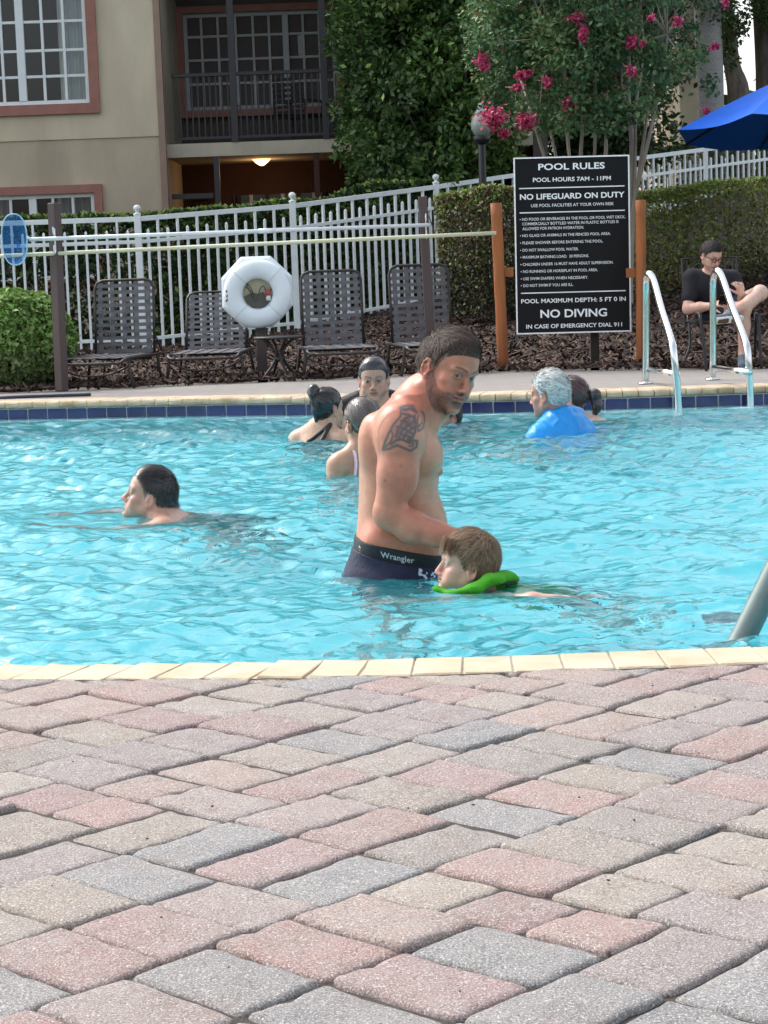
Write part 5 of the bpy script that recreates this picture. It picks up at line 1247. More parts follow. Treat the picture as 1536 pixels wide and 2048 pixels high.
def surface_nets(F, lo, h):
    S = F < 0; n = F.shape
    c = [S[i:n[0] - 1 + i, j:n[1] - 1 + j, k:n[2] - 1 + k] for i in (0, 1) for j in (0, 1) for k in (0, 1)]
    cnt = sum(q.astype(np.int8) for q in c); act = (cnt > 0) & (cnt < 8)
    I, J, K = np.nonzero(act); vid = np.full(act.shape, -1, np.int32); vid[I, J, K] = np.arange(len(I))
    val = np.stack([F[I + i, J + j, K + k] for i in (0, 1) for j in (0, 1) for k in (0, 1)], 1)
    cor = np.array([(i, j, k) for i in (0, 1) for j in (0, 1) for k in (0, 1)], float)
    acc = np.zeros((len(I), 3)); w = np.zeros(len(I))
    for a in range(8):
        for b in range(a + 1, 8):
            if abs(cor[a] - cor[b]).sum() != 1: continue
            va, vb = val[:, a], val[:, b]; m = (va < 0) != (vb < 0)
            t = np.where(m, va / np.where(m, va - vb, 1), 0)
            acc += np.where(m[:, None], cor[a] + (cor[b] - cor[a]) * t[:, None], 0); w += m
    V = lo + h * (np.stack([I, J, K], 1) + acc / w[:, None])
    quads = []
    for ax in range(3):
        o1, o2 = (ax + 1) % 3, (ax + 2) % 3
        sl0 = [slice(None)] * 3; sl1 = [slice(None)] * 3; sl0[ax] = slice(0, n[ax] - 1); sl1[ax] = slice(1, n[ax])
        A, B = S[tuple(sl0)], S[tuple(sl1)]; m = A != B
        for d in (o1, o2):
            q = [slice(None)] * 3; q[d] = slice(0, 1); m[tuple(q)] = False; q[d] = slice(n[d] - 1, n[d]); m[tuple(q)] = False
        p = np.stack(np.nonzero(m), 1)
        if not len(p): continue
        ins = A[p[:, 0], p[:, 1], p[:, 2]]
        def at(a, b):
            r = p.copy(); r[:, o1] -= a; r[:, o2] -= b; return vid[r[:, 0], r[:, 1], r[:, 2]]
        q = np.stack([at(1, 1), at(0, 1), at(0, 0), at(1, 0)], 1); q[~ins] = q[~ins][:, ::-1]
        q = q[(q >= 0).all(1)]; quads.append(q)
    return V, np.concatenate(quads)
def vert_normals(V, Q):
    n = np.cross(V[Q[:, 2]] - V[Q[:, 0]], V[Q[:, 3]] - V[Q[:, 1]]); N = np.zeros_like(V)
    for i in range(4): np.add.at(N, Q[:, i], n)
    return N / (np.linalg.norm(N, axis=1, keepdims=True) + 1e-12)

def frame_from(F, up=(0, 0, 1), R=None):
    F = nrm(F)
    if R is None: R = nrm(np.cross(F, np.asarray(up, float)))
    else: R = nrm(np.asarray(R, float) - F * (F @ np.asarray(R, float)))
    return np.stack([R, F, np.cross(R, F)], 1)          # columns: right, forward, up
def rodr(v, axis, a):
    axis = nrm(axis); return v * math.cos(a) + np.cross(axis, v) * math.sin(a) + axis * (axis @ v) * (1 - math.cos(a))
class Head:
    """a head in its own frame: +x its right, +y forward, +z up, origin between the ears"""
    def __init__(s, C, M, sc=1.0, child=0.0, female=0.0, age=0.0, fat=0.0, slit=.0038):
        s.slit = slit
        s.C, s.M, s.sc, s.child, s.female, s.age, s.fat = np.asarray(C, float), M, sc, child, female, age, fat
    def w(s, p): return s.C + s.M @ (np.asarray(p, float) * s.sc)
    def loc(s, V): return ((V - s.C) @ s.M) / s.sc
    def build(s, S):
        q = s.sc; M = s.M; ch, fe, fat = s.child, s.female, s.fat
        def e(c, r, k=.02, op=1, R=None): S.ell(s.w(c), np.asarray(r) * q, k * q, M if R is None else M @ R, op, 'head')
        def c(a, b, ra, rb, k=.012, op=1, flat=None): S.cap(s.w(a), s.w(b), ra * q, rb * q, k * q, op, 'head', flat if flat is None else (M @ np.asarray(flat[0], float), flat[1]))
        jz = 1 - .14 * ch; jw = 1 - .10 * fe - .08 * ch + .10 * fat
        e((0, -.008, .048), (.0745, .094, .086 + .004 * ch), .01)
        e((0, .030, .048), (.064, .058, .058), .02)
        e((0, -.050, .010), (.056, .046, .048), .02)
        e((0, .036, -.015), (.057 + .004 * fat + .003 * ch, .048, .070 * jz), .02)
        for x in (-1, 1):
            c((x * .053 * jw, .010, -.046 * jz), (x * .012, .080, -.086 * jz), .019, .015, .026)
            c((x * .058, .004, .0), (x * .053 * jw, .010, -.046 * jz), .017, .018, .02)
            e((x * .045, .056, -.010), (.021, .022, .015), .020)
            e((x * .036, .060, -.042 * jz), (.020 + .008 * fat + .006 * ch, .022, .022), .024)
            c((x * .012, .0885, .0335), (x * .046, .074, .034), .0095 - .003 * fe - .004 * ch, .0085 - .002 * fe, .012)
        e((0, .080, -.088 * jz), (.021 - .003 * fe, .0155, .0145), .014)
        e((0, .072, -.054 * jz), (.031, .024, .030), .016)
        for x in (-1, 1):
            e((x * .031, .101, .0150), (.0195, .017, .0135), .012, -1)
        nl = 1 - .25 * ch - .12 * fe
        c((0, .083, .026), (0, .088 + .018 * nl, -.016 * nl), .0065, .0092, .011)
        e((0, .091 + .0175 * nl, -.0215), (.0108, .0115, .0095), .007)
        for x in (-1, 1):
            e((x * .0118, .089 + .008 * nl, -.0265), (.0078, .0115, .0078), .006)
            e((x * .0062, .092 + .012 * nl, -.0335), (.0038, .0055, .0035), .003, -1)
        lz = -.0505 * jz - .001
        e((0, .0905, lz + .0062), (.0215, .0105, .0058), .005)
        e((0, .0895, lz - .0068), (.0185, .0105, .0068), .005)
        c((-.022, .0925, lz - .001), (.022, .0925, lz - .001), .0024, .0024, .003, -1)
        c((0, .101, lz), (0, .103, lz), .003, .003, .003, -1)
        e((0, .096, lz - .0185), (.018, .008, .006), .010, -1)
        # eyes: a lid mound with an almond slit; the ball is a part of its own
        for x in (-1, 1):
            e((x * .0310, .0735, .0150), (.0160, .0150, .0138), .004)
            e((x * .0310, .0905, .0150), (.0128, .013, s.slit), .0015, -1)
        # ears
        for x in (-1, 1):
            a = .42 * x
            R = np.array([[math.cos(a), math.sin(a), 0], [-math.sin(a), math.cos(a), 0], [0, 0, 1]])
            e((x * .0790, -.006, -.002), (.0062, .0165, .0300), .006, 1, R)
            e((x * .0800, -.001, -.020), (.0052, .0100, .0140), .006, 1, R)
            pts = [(x * (.0825 + .0065 * math.sin(t)), -.006 - .0165 * math.sin(t) * .9 + .004, .002 + .0275 * math.cos(t)) for t in np.linspace(-.5, 2.7, 7)]
            for i in range(6): c(pts[i], pts[i + 1], .0038, .0038, .004)
            e((x * .0875, .000, -.003), (.0065, .0085, .0140), .004, -1, R)
            e((x * .0880, -.006, .013), (.005, .008, .008), .004, -1, R)
            c((x * .079, .0095, -.002), (x * .080, .0095, -.008), .0045, .004, .004)
    # -- masks, in head coordinates
    def thr(s, L, hi=0.0):
        return np.interp(L[:, 1], [-.11, -.07, -.03, -.012, .004, .014, .024, .034, .050, .070, .095], [-.062, -.060, -.045, -.020, -.004, -.012, .012, .036, .056, .072, .082]) + hi
    def hairmask(s, L, hi=0.0, soft=.012): 
        earz = (np.abs(L[:, 0]) > .073) & (L[:, 1] > -.03) & (L[:, 1] < .016) & (L[:, 2] < .034)
        m = np.clip((L[:, 2] - s.thr(L, hi)) / soft, 0, 1); m[earz] = 0
        k = np.sqrt(((L - np.array([0, -.012, .035])) / np.array([.080, .104, .104])) ** 2 @ np.ones(3)); m[k > 1.07] = 0; return m
def paint_head(hd, V, base, rosy=(.62, .22, .17), lip=(.42, .12, .10), brow=(.05, .035, .025), beard=None, bn=1.0, scalp=None, hi=0.0, browd=.75, extra=None, lid=None):
    L = hd.loc(V); C = base.copy(); ch = hd.child; jz = 1 - .14 * ch
    def blend(m, col):
        C[:] = C * (1 - m[:, None]) + np.asarray(col) * m[:, None]
    def g(c, r): return np.exp(-(((L - np.asarray(c)) / np.asarray(r)) ** 2).sum(1))
    near = (np.abs(L) < .16).all(1)
    r1 = (g((.045, .07, -.02), (.022, .04, .020)) + g((-.045, .07, -.02), (.022, .04, .020))) * .42 + g((0, .11, -.02), (.018, .02, .016)) * .55 + (g((.082, -.005, 0), (.008, .03, .04)) + g((-.082, -.005, 0), (.008, .03, .04))) * .5
    blend(np.clip(r1, 0, .8) * near, rosy)
    if beard is not None:
        x, y, z = L[:, 0], L[:, 1], L[:, 2]
        line = np.interp(y, [-.01, .015, .03, .05, .075, .09, .11], [.030, .010, -.012, -.034, -.040, -.034, -.034])
        m = np.clip((line - z) / .012, 0, 1) * np.clip((y + .004) / .012, 0, 1) * np.clip((z + .122) / .02, 0, 1)
        kf = np.sqrt((x / .080) ** 2 + ((y - .032) / .076) ** 2 + ((z + .025) / .098) ** 2); m *= np.clip((1.12 - kf) / .08, 0, 1)
        lz = -.0505 * jz - .001
        lipm = np.exp(-((x / .020) ** 4 + ((z - lz) / .0085) ** 4)) * (y > .08); m *= 1 - lipm
        m *= 1 - .75 * np.exp(-(((x) / .012) ** 2 + ((z - lz + .019) / .006) ** 2)) * 0
        mus = np.exp(-((x / .028) ** 4 + ((z - (lz + .0145)) / .0085) ** 4)) * (y > .075)
        r = np.random.default_rng(5); nz = r.random(len(V))
        dens = .50 + .42 * np.exp(-((x / .032) ** 2)) * (y > .05) + .1 * (z < -.06)
        mm = np.clip(np.maximum(m * dens, mus * .85) * (.80 + .25 * nz) * bn, 0, .93) * near
        bc = np.asarray(beard)[None, :] * (.6 + .9 * r.random(len(V)))[:, None]
        C[:] = C * (1 - mm[:, None]) + bc * mm[:, None]
    lz = -.0505 * jz - .001
    x, y, z = L[:, 0], L[:, 1], L[:, 2]
    lw = np.clip(1.25 - (np.abs(x) / .0225) ** 3, 0, 1)
    lm = lw * np.exp(-(np.abs(z - lz) / .0105) ** 5) * (y > .078) * near
    blend(lm * .8, lip)
    blend(np.exp(-(np.abs(z - lz + .0005) / .0017) ** 2) * (np.abs(x) < .023) * (y > .075) * near * .8, (.10, .03, .03))
    for sx in (-1, 1):
        t = (x * sx - .012) / .038; bz = .0355 + .0065 * np.sin(np.clip(t, 0, 1) * 2.2) - .002 * t
        m = np.exp(-((z - bz) / (.0042 - .0015 * np.clip(t, 0, 1))) ** 4) * (t > -.02) * (t < 1) * (y > .045) * near
        blend(m * browd, brow)
        dx, dz = (x * sx - .031), (z - .015)
        m = np.exp(-((np.hypot(dx / .0148, dz / .0066) - 1) / .20) ** 2) * (y > .05) * (dz > -.001) * near; blend(np.clip(m, 0, 1) * .75, lid or (.09, .045, .035))
        m = np.exp(-((np.hypot(dx / .017, dz / .011) - 1) / .35) ** 2) * (y > .05) * near; blend(np.clip(m, 0, 1) * .22, (.33, .13, .11))
        m = np.exp(-(((x - sx * .0062) / .004) ** 2 + ((z + .033) / .004) ** 2)) * (y > .085) * near; blend(m * .8, (.10, .03, .025))
    if scalp is not None:
        m = hd.hairmask(L, hi, .014) * near; blend(m * .8, scalp)
    return C
def eyes(hd, parent, iris=(.10, .06, .035), look=(0, 1, 0), m=None):
    look = nrm(look)
    for sx in (-1, 1):
        n = 24; v = []; f = []; cols = []; R = frame_from(look)
        for i in range(n // 2 + 1):
            th = math.pi * i / (n // 2)
            for k in range(n):
                ph = 2 * math.pi * k / n
                d = R @ V3(math.sin(th) * math.cos(ph), math.cos(th), math.sin(th) * math.sin(ph))
                v.append(hd.w(V3(sx * .0310, .0738, .0150) + d * .0136)); 
                c = (.015, .015, .015) if th < .2 else iris if th < .5 else (.02, .02, .02) if th < .56 else (.74, .70, .66)
                cols.append(c)
        for i in range(n // 2):
            for k in range(n): f.append((i * n + k, (i + 1) * n + k, (i + 1) * n + (k + 1) % n, i * n + (k + 1) % n))
        mk('eye', v, f, m or M_eye, parent, True, cols)
def hair_cap(hd, V, Q, N, name, m, parent, tmax=.014, fade=.05, hi=0.0, tmin=.0015, dirf=None, strands=2500, slen=.03, sw=.0011, lift=.25, col=(.05, .035, .03), colv=.5, grain=.35, seed=1, tfun=None, extra=None, droop=0.0, maskf=None, jit=.22, out=.003, capmin=0.0):
    """scalp shell lifted off the head plus individual tapered strands combed along dirf"""
    L = hd.loc(V); near = (np.abs(L) < .17).all(1)
    mask = hd.hairmask(L, hi, .004) if maskf is None else maskf(L)
    mask = mask * near
    up = np.clip((L[:, 2] - hd.thr(L, hi)) / fade, 0, 1)
    t = (tmin + (tmax - tmin) * up * up * (3 - 2 * up)) if tfun is None else tfun(L, up)
    nz = vnoise(L[:, 0] * 1.0 + L[:, 2] * .4, L[:, 1] + L[:, 2] * .7, seed, 4, 42) - .5
    t = np.where((up < capmin) & (L[:, 1] <= .042), .0002, t) if capmin > 0 else t
    t = t * (1 + grain * 2 * nz) * hd.sc
    keep = (mask > 0) & ((up >= capmin) | (L[:, 1] > .042)); fk = keep[Q].all(1); Qk = Q[fk]
    used = np.unique(Qk); mp = np.full(len(V), -1, np.int64); mp[used] = np.arange(len(used))
    edge = np.zeros(len(V), bool); edge[np.unique(Q[keep[Q].any(1) & ~fk])] = True
    tt = np.where(edge, -.001, t)
    VV = V + N * tt[:, None]
    r = np.random.default_rng(seed)
    base = np.asarray(col) * (1 + colv * (r.random(len(used)) - .5))[:, None]
    cap = mk(name, VV[used], mp[Qk], m, parent, True, base)
    # strands
    if strands:
        cand = np.nonzero((mask > 0) & ~edge & (r.random(len(V)) < .45 + .9 * up))[0] if capmin > 0 else used[~edge[used]]; cand = cand[r.integers(0, len(cand), strands)]
        p0 = V[cand] + N[cand] * (t[cand] * .85)[:, None]; Lc = L[cand]
        d = dirf(Lc) if dirf else np.tile([0, .5, -.5], (len(cand), 1))
        d = d + r.normal(0, jit, d.shape); nl = N[cand] @ hd.M
        d = d - nl * (d * nl).sum(1, keepdims=True); d /= np.linalg.norm(d, axis=1, keepdims=True) + 1e-9
        ln = slen * ((.12 + .88 * up[cand]) if capmin > 0 else (.35 + .65 * up[cand])) * r.uniform(.5, 1.15, len(cand)); lf = lift * r.uniform(.2, 1.4, len(cand))
        dw = d @ hd.M.T; nw = N[cand]; side = np.cross(dw, nw)
        vs = []; K = 5
        for j in range(K):
            a = j / (K - 1); p = p0 + dw * (ln * a)[:, None] * hd.sc + nw * ((lf * a - lf * .9 * a * a) * ln + out * a * hd.sc - droop * a * a * ln)[:, None] * hd.sc
            wd = sw * (1 - a) ** .6 * hd.sc
            vs += [p - side * wd, p + side * wd]
        vs = np.stack(vs, 1).reshape(-1, 3); n = len(cand); b = np.arange(n) * 2 * K
        f = np.concatenate([np.stack([b + 2 * j, b + 2 * j + 1, b + 2 * j + 3, b + 2 * j + 2], 1) for j in range(K - 1)])
        cc = np.repeat(np.asarray(col)[None, :] * (1 + colv * 2.2 * (r.random(n) - .42))[:, None], 2 * K, 0)
        st = mk('hair_strands', vs, f, m, cap, False, np.clip(cc, .004, 1)); tag(st, kind='stuff')
    return cap
def hand(S, wrist, d, nrm_, curl=.5, sc=1.0, side=1, spread=.10, thumb=.7):
    """palm, four unequal bent fingers and a thumb from the side; d = pointing direction, nrm_ = back of the hand"""
    d = nrm(d); n = nrm(np.asarray(nrm_, float) - d * (d @ np.asarray(nrm_, float))); s_ = np.cross(d, n) * side
    w = np.asarray(wrist, float)
    S.cap(w, w + d * .045 * sc, .024 * sc, .030 * sc, .012 * sc, 1, 'skin', (n, .62))
    S.cap(w + d * .045 * sc - s_ * .02 * sc, w + d * .080 * sc - s_ * .026 * sc, .020 * sc, .016 * sc, .012 * sc, 1, 'skin', (n, .75))
    S.cap(w + d * .045 * sc + s_ * .015 * sc, w + d * .082 * sc + s_ * .022 * sc, .020 * sc, .016 * sc, .012 * sc, 1, 'skin', (n, .75))
    for i, (o, l, r) in enumerate(((-.033, .062, .0078), (-.011, .074, .0088), (.011, .078, .009), (.032, .068, .0088))):
        p = w + d * (.080 if i else .074) * sc + s_ * o * sc; dd = rodr(d, n, 0) + s_ * (o / .033) * spread; dd = nrm(dd); rr = r * sc
        for seg, fr in enumerate((.44, .30, .26)):
            dd = nrm(rodr(dd, np.cross(n, dd), curl * (1, 1.05, .7)[seg] * (1 + .06 * (1.5 - i))))
            q = p + dd * l * fr * sc; S.cap(p, q, rr, rr * .93, .004 * sc); p = q; rr *= .93
    p = w + d * .020 * sc + s_ * .026 * sc; dd = nrm(d * .62 + s_ * thumb - n * .25)
    S.cap(w + d * .015 * sc + s_ * .01 * sc, p + dd * .02 * sc, .017 * sc, .0135 * sc, .012 * sc)
    for l, r in ((.040, .0115), (.030, .0100), (.024, .0088)):
        q = p + dd * l * sc; S.cap(p, q, r * sc, r * .92 * sc, .006 * sc); p = q; dd = nrm(dd + d * .22 - n * curl * .45)
def W(px, py, y): return np.array(P(px, py, y=y))
def skin_mat(name, sss=.05, rough=.42, wet=0.0):
    m = mat(name, (.6, .4, .3), rough, attr=True, var=.10, vscale=38, bump=.14, bscale=330, sss=sss, spec=.5)
    if wet: m.node_tree.nodes['Principled BSDF'].inputs['Coat Weight'].default_value = wet; m.node_tree.nodes['Principled BSDF'].inputs['Coat Roughness'].default_value = .12
    return m
M_skin = skin_mat('skin'); M_skinw = skin_mat('wet_skin', wet=.25)
M_eye = mat('eye_surface', (.8, .8, .8), .08, attr=True, spec=.6)
M_hair = mat('hair', (.05, .03, .02), .62, attr=True, spec=.25)
M_hairw = mat('wet_hair', (.02, .015, .012), .22, attr=True, spec=.7)
# ------------------------------------------------------------------ the man with the shoulder tattoo
YM = 6.80
def m_(px, py, dy=0.0): return W(px, py, YM + dy)
man = empty('person', tuple(P(785, 1150, z=FZ, y=None)) if False else (float(m_(790, 1150)[0]), YM, FZ), label='bearded shirtless man with a tattooed shoulder standing waist deep in the pool', cat='man')
def put(o):
    o.matrix_parent_inverse = Matrix.Translation(-Vector(o.parent.location)) if o.parent is not None and o.parent.parent is None else Matrix.Identity(4); return o
S = Sculpt()
def torso(rows, ywid):
    out = []
    for (py, xl, xr), ry in zip(rows, ywid):
        a, b = m_(xl, py), m_(xr, py); out.append((float((a[2] + b[2]) / 2), float((a[0] + b[0]) / 2), YM, float((b[0] - a[0]) / 2), ry))
    return sorted(out)
rows = [(1180, 706, 884), (1130, 703, 884), (1095, 709, 882), (1060, 713, 884), (1020, 716, 881), (980, 718, 876), (945, 718, 880), (920, 719, 884), (890, 724, 880), (860, 733, 868), (835, 745, 858), (812, 764, 852), (795, 790, 846)]
S.loft(torso(rows, [.168, .168, .162, .156, .152, .156, .166, .174, .182, .184, .170, .130, .085]), k=.03)
# back, scapula, traps, chest, belly
S.ell(m_(745, 880, -.085), (.045, .06, .085), .05); S.ell(m_(745, 880, .085), (.045, .06, .085), .05)
S.ell(m_(852, 915, -.085), (.050, .075, .055), .04); S.ell(m_(852, 915, .085), (.050, .075, .055), .04)
S.ell(m_(880, 944, -.080), (.010, .012, .010), .012)
S.ell(m_(838, 1050, 0), (.088, .125, .085), .05)
S.cap(m_(758, 1085, -.12), m_(850, 1098, -.10), .045, .045, .05)
S.cap(m_(840, 790, 0), m_(792, 842, -.150), .052, .052, .05); S.cap(m_(840, 790, 0), m_(792, 842, .150), .052, .052, .05)
tp = list(S.p)
# neck
S.cap(m_(822, 828, 0), m_(872, 768, 0), .077, .063, .035); S.cap(m_(862, 850, -.02), m_(893, 800, -.02), .030, .040, .03)
S.cap(m_(846, 770, -.055), m_(866, 850, -.045), .016, .016, .02)       # the cord of the neck
# near (right) arm: round shoulder, upper arm down, forearm forward to the boy
sh = m_(800, 858, -.190)
S.ell(sh, (.070, .060, .078), .05)
S.ell(m_(800, 880, -.200), (.070, .055, .085), .04)
S.chain([m_(801, 880, -.205), m_(793, 945, -.215), m_(779, 1012, -.215)], [.066, .058, .049], .03)
S.ell(m_(808, 950, -.215), (.042, .042, .075), .03)
S.ell(m_(778, 1030, -.212), (.046, .040, .042), .03)
S.chain([m_(782, 1032, -.210), m_(826, 1054, -.225), m_(872, 1068, -.245), m_(903, 1072, -.262)], [.050, .050, .040, .031], .025)
hand(S, m_(903, 1073, -.262), m_(960, 1105, -.30) - m_(903, 1073, -.262), (.25, .5, 1), .30, 1.02, side=-1)
# far (left) arm
S.ell(m_(806, 858, .190), (.066, .060, .078), .05)
S.chain([m_(804, 875, .20), m_(795, 950, .215), m_(790, 1020, .21)], [.062, .056, .046], .03)
S.chain([m_(790, 1022, .21), m_(835, 1060, .17), m_(872, 1105, .06)], [.046, .044, .030], .025)
hand(S, m_(872, 1105, .06), m_(905, 1160, -.10) - m_(872, 1105, .06), (.6, .6, .4), .3, 1.0, side=1)
# hips and legs down to the pool floor
hx = float(m_(790, 1150)[0]); _l0 = len(S.p)
for sy in (-1, 1):
    S.cap((hx, YM + sy * .085, -.17), (hx + .02 * sy, YM + sy * .10, -.60), .100, .062, .05)
    S.cap((hx + .02 * sy, YM + sy * .10, -.60), (hx - .02, YM + sy * .11, FZ + .09), .058, .040, .03)
    S.cap((hx - .03, YM + sy * .11, FZ + .04), (hx + .15, YM + sy * .12, FZ + .025), .042, .030, .03)
S.ell((hx - .04, YM, -.20), (.12, .16, .13), .04)
lp = S.p[_l0:]
# head: turned to the camera over the near shoulder, tipped down
Fm = nrm((.57, -.75, -.33)); Mh = frame_from(Fm, R=(-.76, -.62, .24))
hdm = Head(m_(893, 745, -.01), Mh, 1.08, slit=.0050)
hdm.build(S)
lo = np.array([-.25, 6.35, FZ - .03]); hi = np.array([.42, 7.12, .86])
bb = [S._bb(q) for q in S.p if q[-2] == 1]; lo = np.min([b[0] for b in bb], 0) - .012; hi = np.max([b[1] for b in bb], 0) + .012
# two resolutions blended into one skin would crack, so one fine grid for all of it
Vm, Qm = S.mesh(.0034, lo=lo, hi=hi); Nm = vert_normals(Vm, Qm)
def man_cols(V, N):
    tan, pale, red = V3(.46, .175, .105), V3(.50, .26, .165), V3(.52, .135, .095)
    n = len(V); C = np.tile(pale, (n, 1))
    near = np.clip((YM - .09 - V[:, 1]) / .06, 0, 1)
    def bl(m, c): C[:] = C * (1 - m[:, None]) + c * m[:, None]
    armx = np.clip((m_(838, 900)[0] - V[:, 0]) / .03, 0, 1)
    bl(near * np.where(V[:, 2] > m_(800, 1000)[2], armx, 1) * .85, tan)
    z8 = m_(800, 830)[2]; bl(np.clip((V[:, 2] - z8 + .05) / .10, 0, 1) * .8, tan)
    back = np.clip((m_(770, 900)[0] - V[:, 0]) / .05, 0, 1) * (V[:, 2] > m_(700, 1090)[2]); bl(back * .35, tan)
    def g(p, r): return np.exp(-(((V - p) / r) ** 2).sum(1))
    bl(np.clip(g(m_(800, 815, -.08), V3(.07, .12, .05)) * .55 + g(m_(800, 965, -.25), V3(.05, .06, .07)) * .5 + g(m_(850, 790, -.05), V3(.05, .08, .06)) * .35 + g(m_(735, 1075, -.1), V3(.06, .1, .05)) * .30 + g(m_(830, 870, -.16), V3(.03, .08, .08)) * .4, 0, .7), red)
    bl(g(m_(882, 944, -.08), V3(.011, .014, .011)) * .9, V3(.33, .12, .09))
    r = np.random.default_rng(2)
    # body hair on the forearm, tiny
    
    # moles
    for q in ((802, 930), (810, 785), (770, 960)): bl(g(m_(q[0], q[1], -.25), V3(.004, .2, .004)) * near * .7, V3(.15, .06, .05))
    # ink on the shoulder: worked out in the plane the shoulder faces
    ink = V3(.050, .070, .078)
    def c3(a, b): p = m_(700 + a / 5.12, 640 + b / 5.12, -.25); return p[0], p[2]
    strokes = [([(335, 1330), (360, 1240), (400, 1150), (450, 1060), (520, 985), (525, 900), (590, 885), (650, 900), (685, 960)], .0032),
               ([(335, 1330), (400, 1315), (480, 1275), (560, 1310), (620, 1335), (680, 1300), (688, 1240), (640, 1228), (590, 1245), (530, 1215), (470, 1225), (420, 1270)], .0034),
               ([(420, 1120), (440, 1180), (420, 1240), (360, 1300)], .0026), ([(600, 1250), (650, 1262), (640, 1290), (600, 1285)], .0022),
               ([(690, 1090), (705, 1140), (740, 1120), (775, 1060), (772, 1005), (740, 960)], .0026), ([(700, 985), (688, 1050), (705, 1095), (740, 1060)], .0022),
               ([(520, 905), (560, 925), (620, 915), (660, 935)], .0045), ([(530, 960), (600, 975), (650, 1000)], .0036),
               ([(470, 1190), (490, 1120), (530, 1060), (560, 1010), (610, 990)], .0040), ([(500, 1200), (530, 1130), (580, 1090), (640, 1060), (665, 1010)], .0038),
               ([(540, 1215), (570, 1160), (620, 1120), (665, 1090)], .0042), ([(590, 1220), (640, 1195), (668, 1140), (672, 1060), (660, 985)], .0040),
               ([(480, 1090), (540, 1100), (600, 1140), (655, 1170)], .0036), ([(520, 1030), (580, 1050), (640, 1110)], .0034), ([(505, 1150), (560, 1180), (620, 1190)], .0034)]
    D = np.zeros(n)
    sel = (V[:, 1] < YM - .12) & (V[:, 2] > m_(800, 915)[2]) & (V[:, 2] < m_(800, 800)[2])
    X, Z = V[sel, 0], V[sel, 2]; D_ = np.zeros(sel.sum())
    for pts, wd in strokes:
        q = [c3(*p) for p in pts]
        for (x0, z0), (x1, z1) in zip(q[:-1], q[1:]):
            L2 = (x1 - x0) ** 2 + (z1 - z0) ** 2 + 1e-12; t_ = np.clip(((X - x0) * (x1 - x0) + (Z - z0) * (z1 - z0)) / L2, 0, 1)
            d = np.hypot(X - x0 - t_ * (x1 - x0), Z - z0 - t_ * (z1 - z0)); D_ = np.maximum(D_, np.clip(1.6 - d / (wd * 1.12), 0, 1))
    cx, cz = c3(585, 1080); sx_ = .026; fill = np.exp(-(((X - cx) / .024) ** 2 + ((Z - cz) / .030) ** 2) ** 2) * np.clip(vnoise(X, Z, 9, 3, 90) * 2.4 - .55, 0, 1)
    D_ = np.maximum(D_, fill * .95); cx, cz = c3(500, 1130); D_ = np.maximum(D_, np.exp(-(((X - cx) / .026) ** 2 + ((Z - cz) / .030) ** 2) ** 2) * .45)
    D[sel] = D_; bl(D * .86, ink)
    return C
Cm = man_cols(Vm, Nm)
Cm = paint_head(hdm, Vm, Cm, beard=(.11, .078, .066), bn=.74, scalp=(.14, .10, .082), brow=(.05, .03, .024), browd=.8, rosy=(.55, .15, .11))
body = mk('body', Vm, Qm, M_skin, man, True, Cm); put(body)
eyes(hdm, body, iris=(.10, .075, .05), look=(.42, .90, .14))
def man_dir(L):
    d = np.zeros_like(L); top = np.clip((L[:, 2] - .07) / .04, 0, 1)
    d[:, 1] = .25 + .85 * top; d[:, 2] = -.9 * (1 - top) + .1; d[:, 0] = -.12; return d
hc = hair_cap(hdm, Vm, Qm, Nm, 'hair', M_hair, body, tmax=.011, fade=.085, tmin=.0003, capmin=.24, dirf=man_dir, strands=11000, slen=.030, sw=.0008, lift=.55, col=(.085, .062, .050), colv=.8, grain=.45)
# beard stubble that stands off the skin
def beard_mask(L):
    x, y, z = L[:, 0], L[:, 1], L[:, 2]
    line = np.interp(y, [-.01, .015, .03, .05, .075, .09, .11], [.026, .006, -.016, -.038, -.042, -.036, -.036])
    lz = -.0515
    m = (z < line) & (y > .0) & (z > -.112) & (np.sqrt((x / .080) ** 2 + ((y - .032) / .076) ** 2 + ((z + .025) / .098) ** 2) < 1.06); m &= ~((np.abs(x) < .021) & (np.abs(z - lz) < .0095) & (y > .08))
    return m.astype(float)
def strands_only(hd, V, N, mask, name, m, parent, n, ln, sw, col, dirf, seed=3, lift=.7, colv=.8):
    L = hd.loc(V); near = (np.abs(L) < .16).all(1); idx = np.nonzero((mask(L) > 0) & near)[0]
    r = np.random.default_rng(seed); c = idx[r.integers(0, len(idx), n)]
    d = dirf(L[c]) + r.normal(0, .35, (n, 3)); nl = N[c] @ hd.M; d -= nl * (d * nl).sum(1, keepdims=True); d /= np.linalg.norm(d, axis=1, keepdims=True) + 1e-9
    dw = d @ hd.M.T; nw = N[c]; side = np.cross(dw, nw); l = ln * r.uniform(.5, 1.3, n)[:, None]
    p0 = V[c] - nw * .0004; p1 = p0 + dw * l + nw * l * lift
    vs = np.stack([p0 - side * sw, p0 + side * sw, p1], 1).reshape(-1, 3); f = np.arange(3 * n).reshape(n, 3)
    cc = np.repeat(np.asarray(col)[None, :] * (1 + colv * (r.random(n) - .4))[:, None], 3, 0)
    o = mk(name, vs, f, m, parent, False, np.clip(cc, .004, 1)); return tag(o, kind='stuff')
strands_only(hdm, Vm, Nm, beard_mask, 'beard', M_hair, body, 6500, .0040, .0004, (.10, .070, .056), lambda L: np.tile([0, .2, -1.], (len(L), 1)))
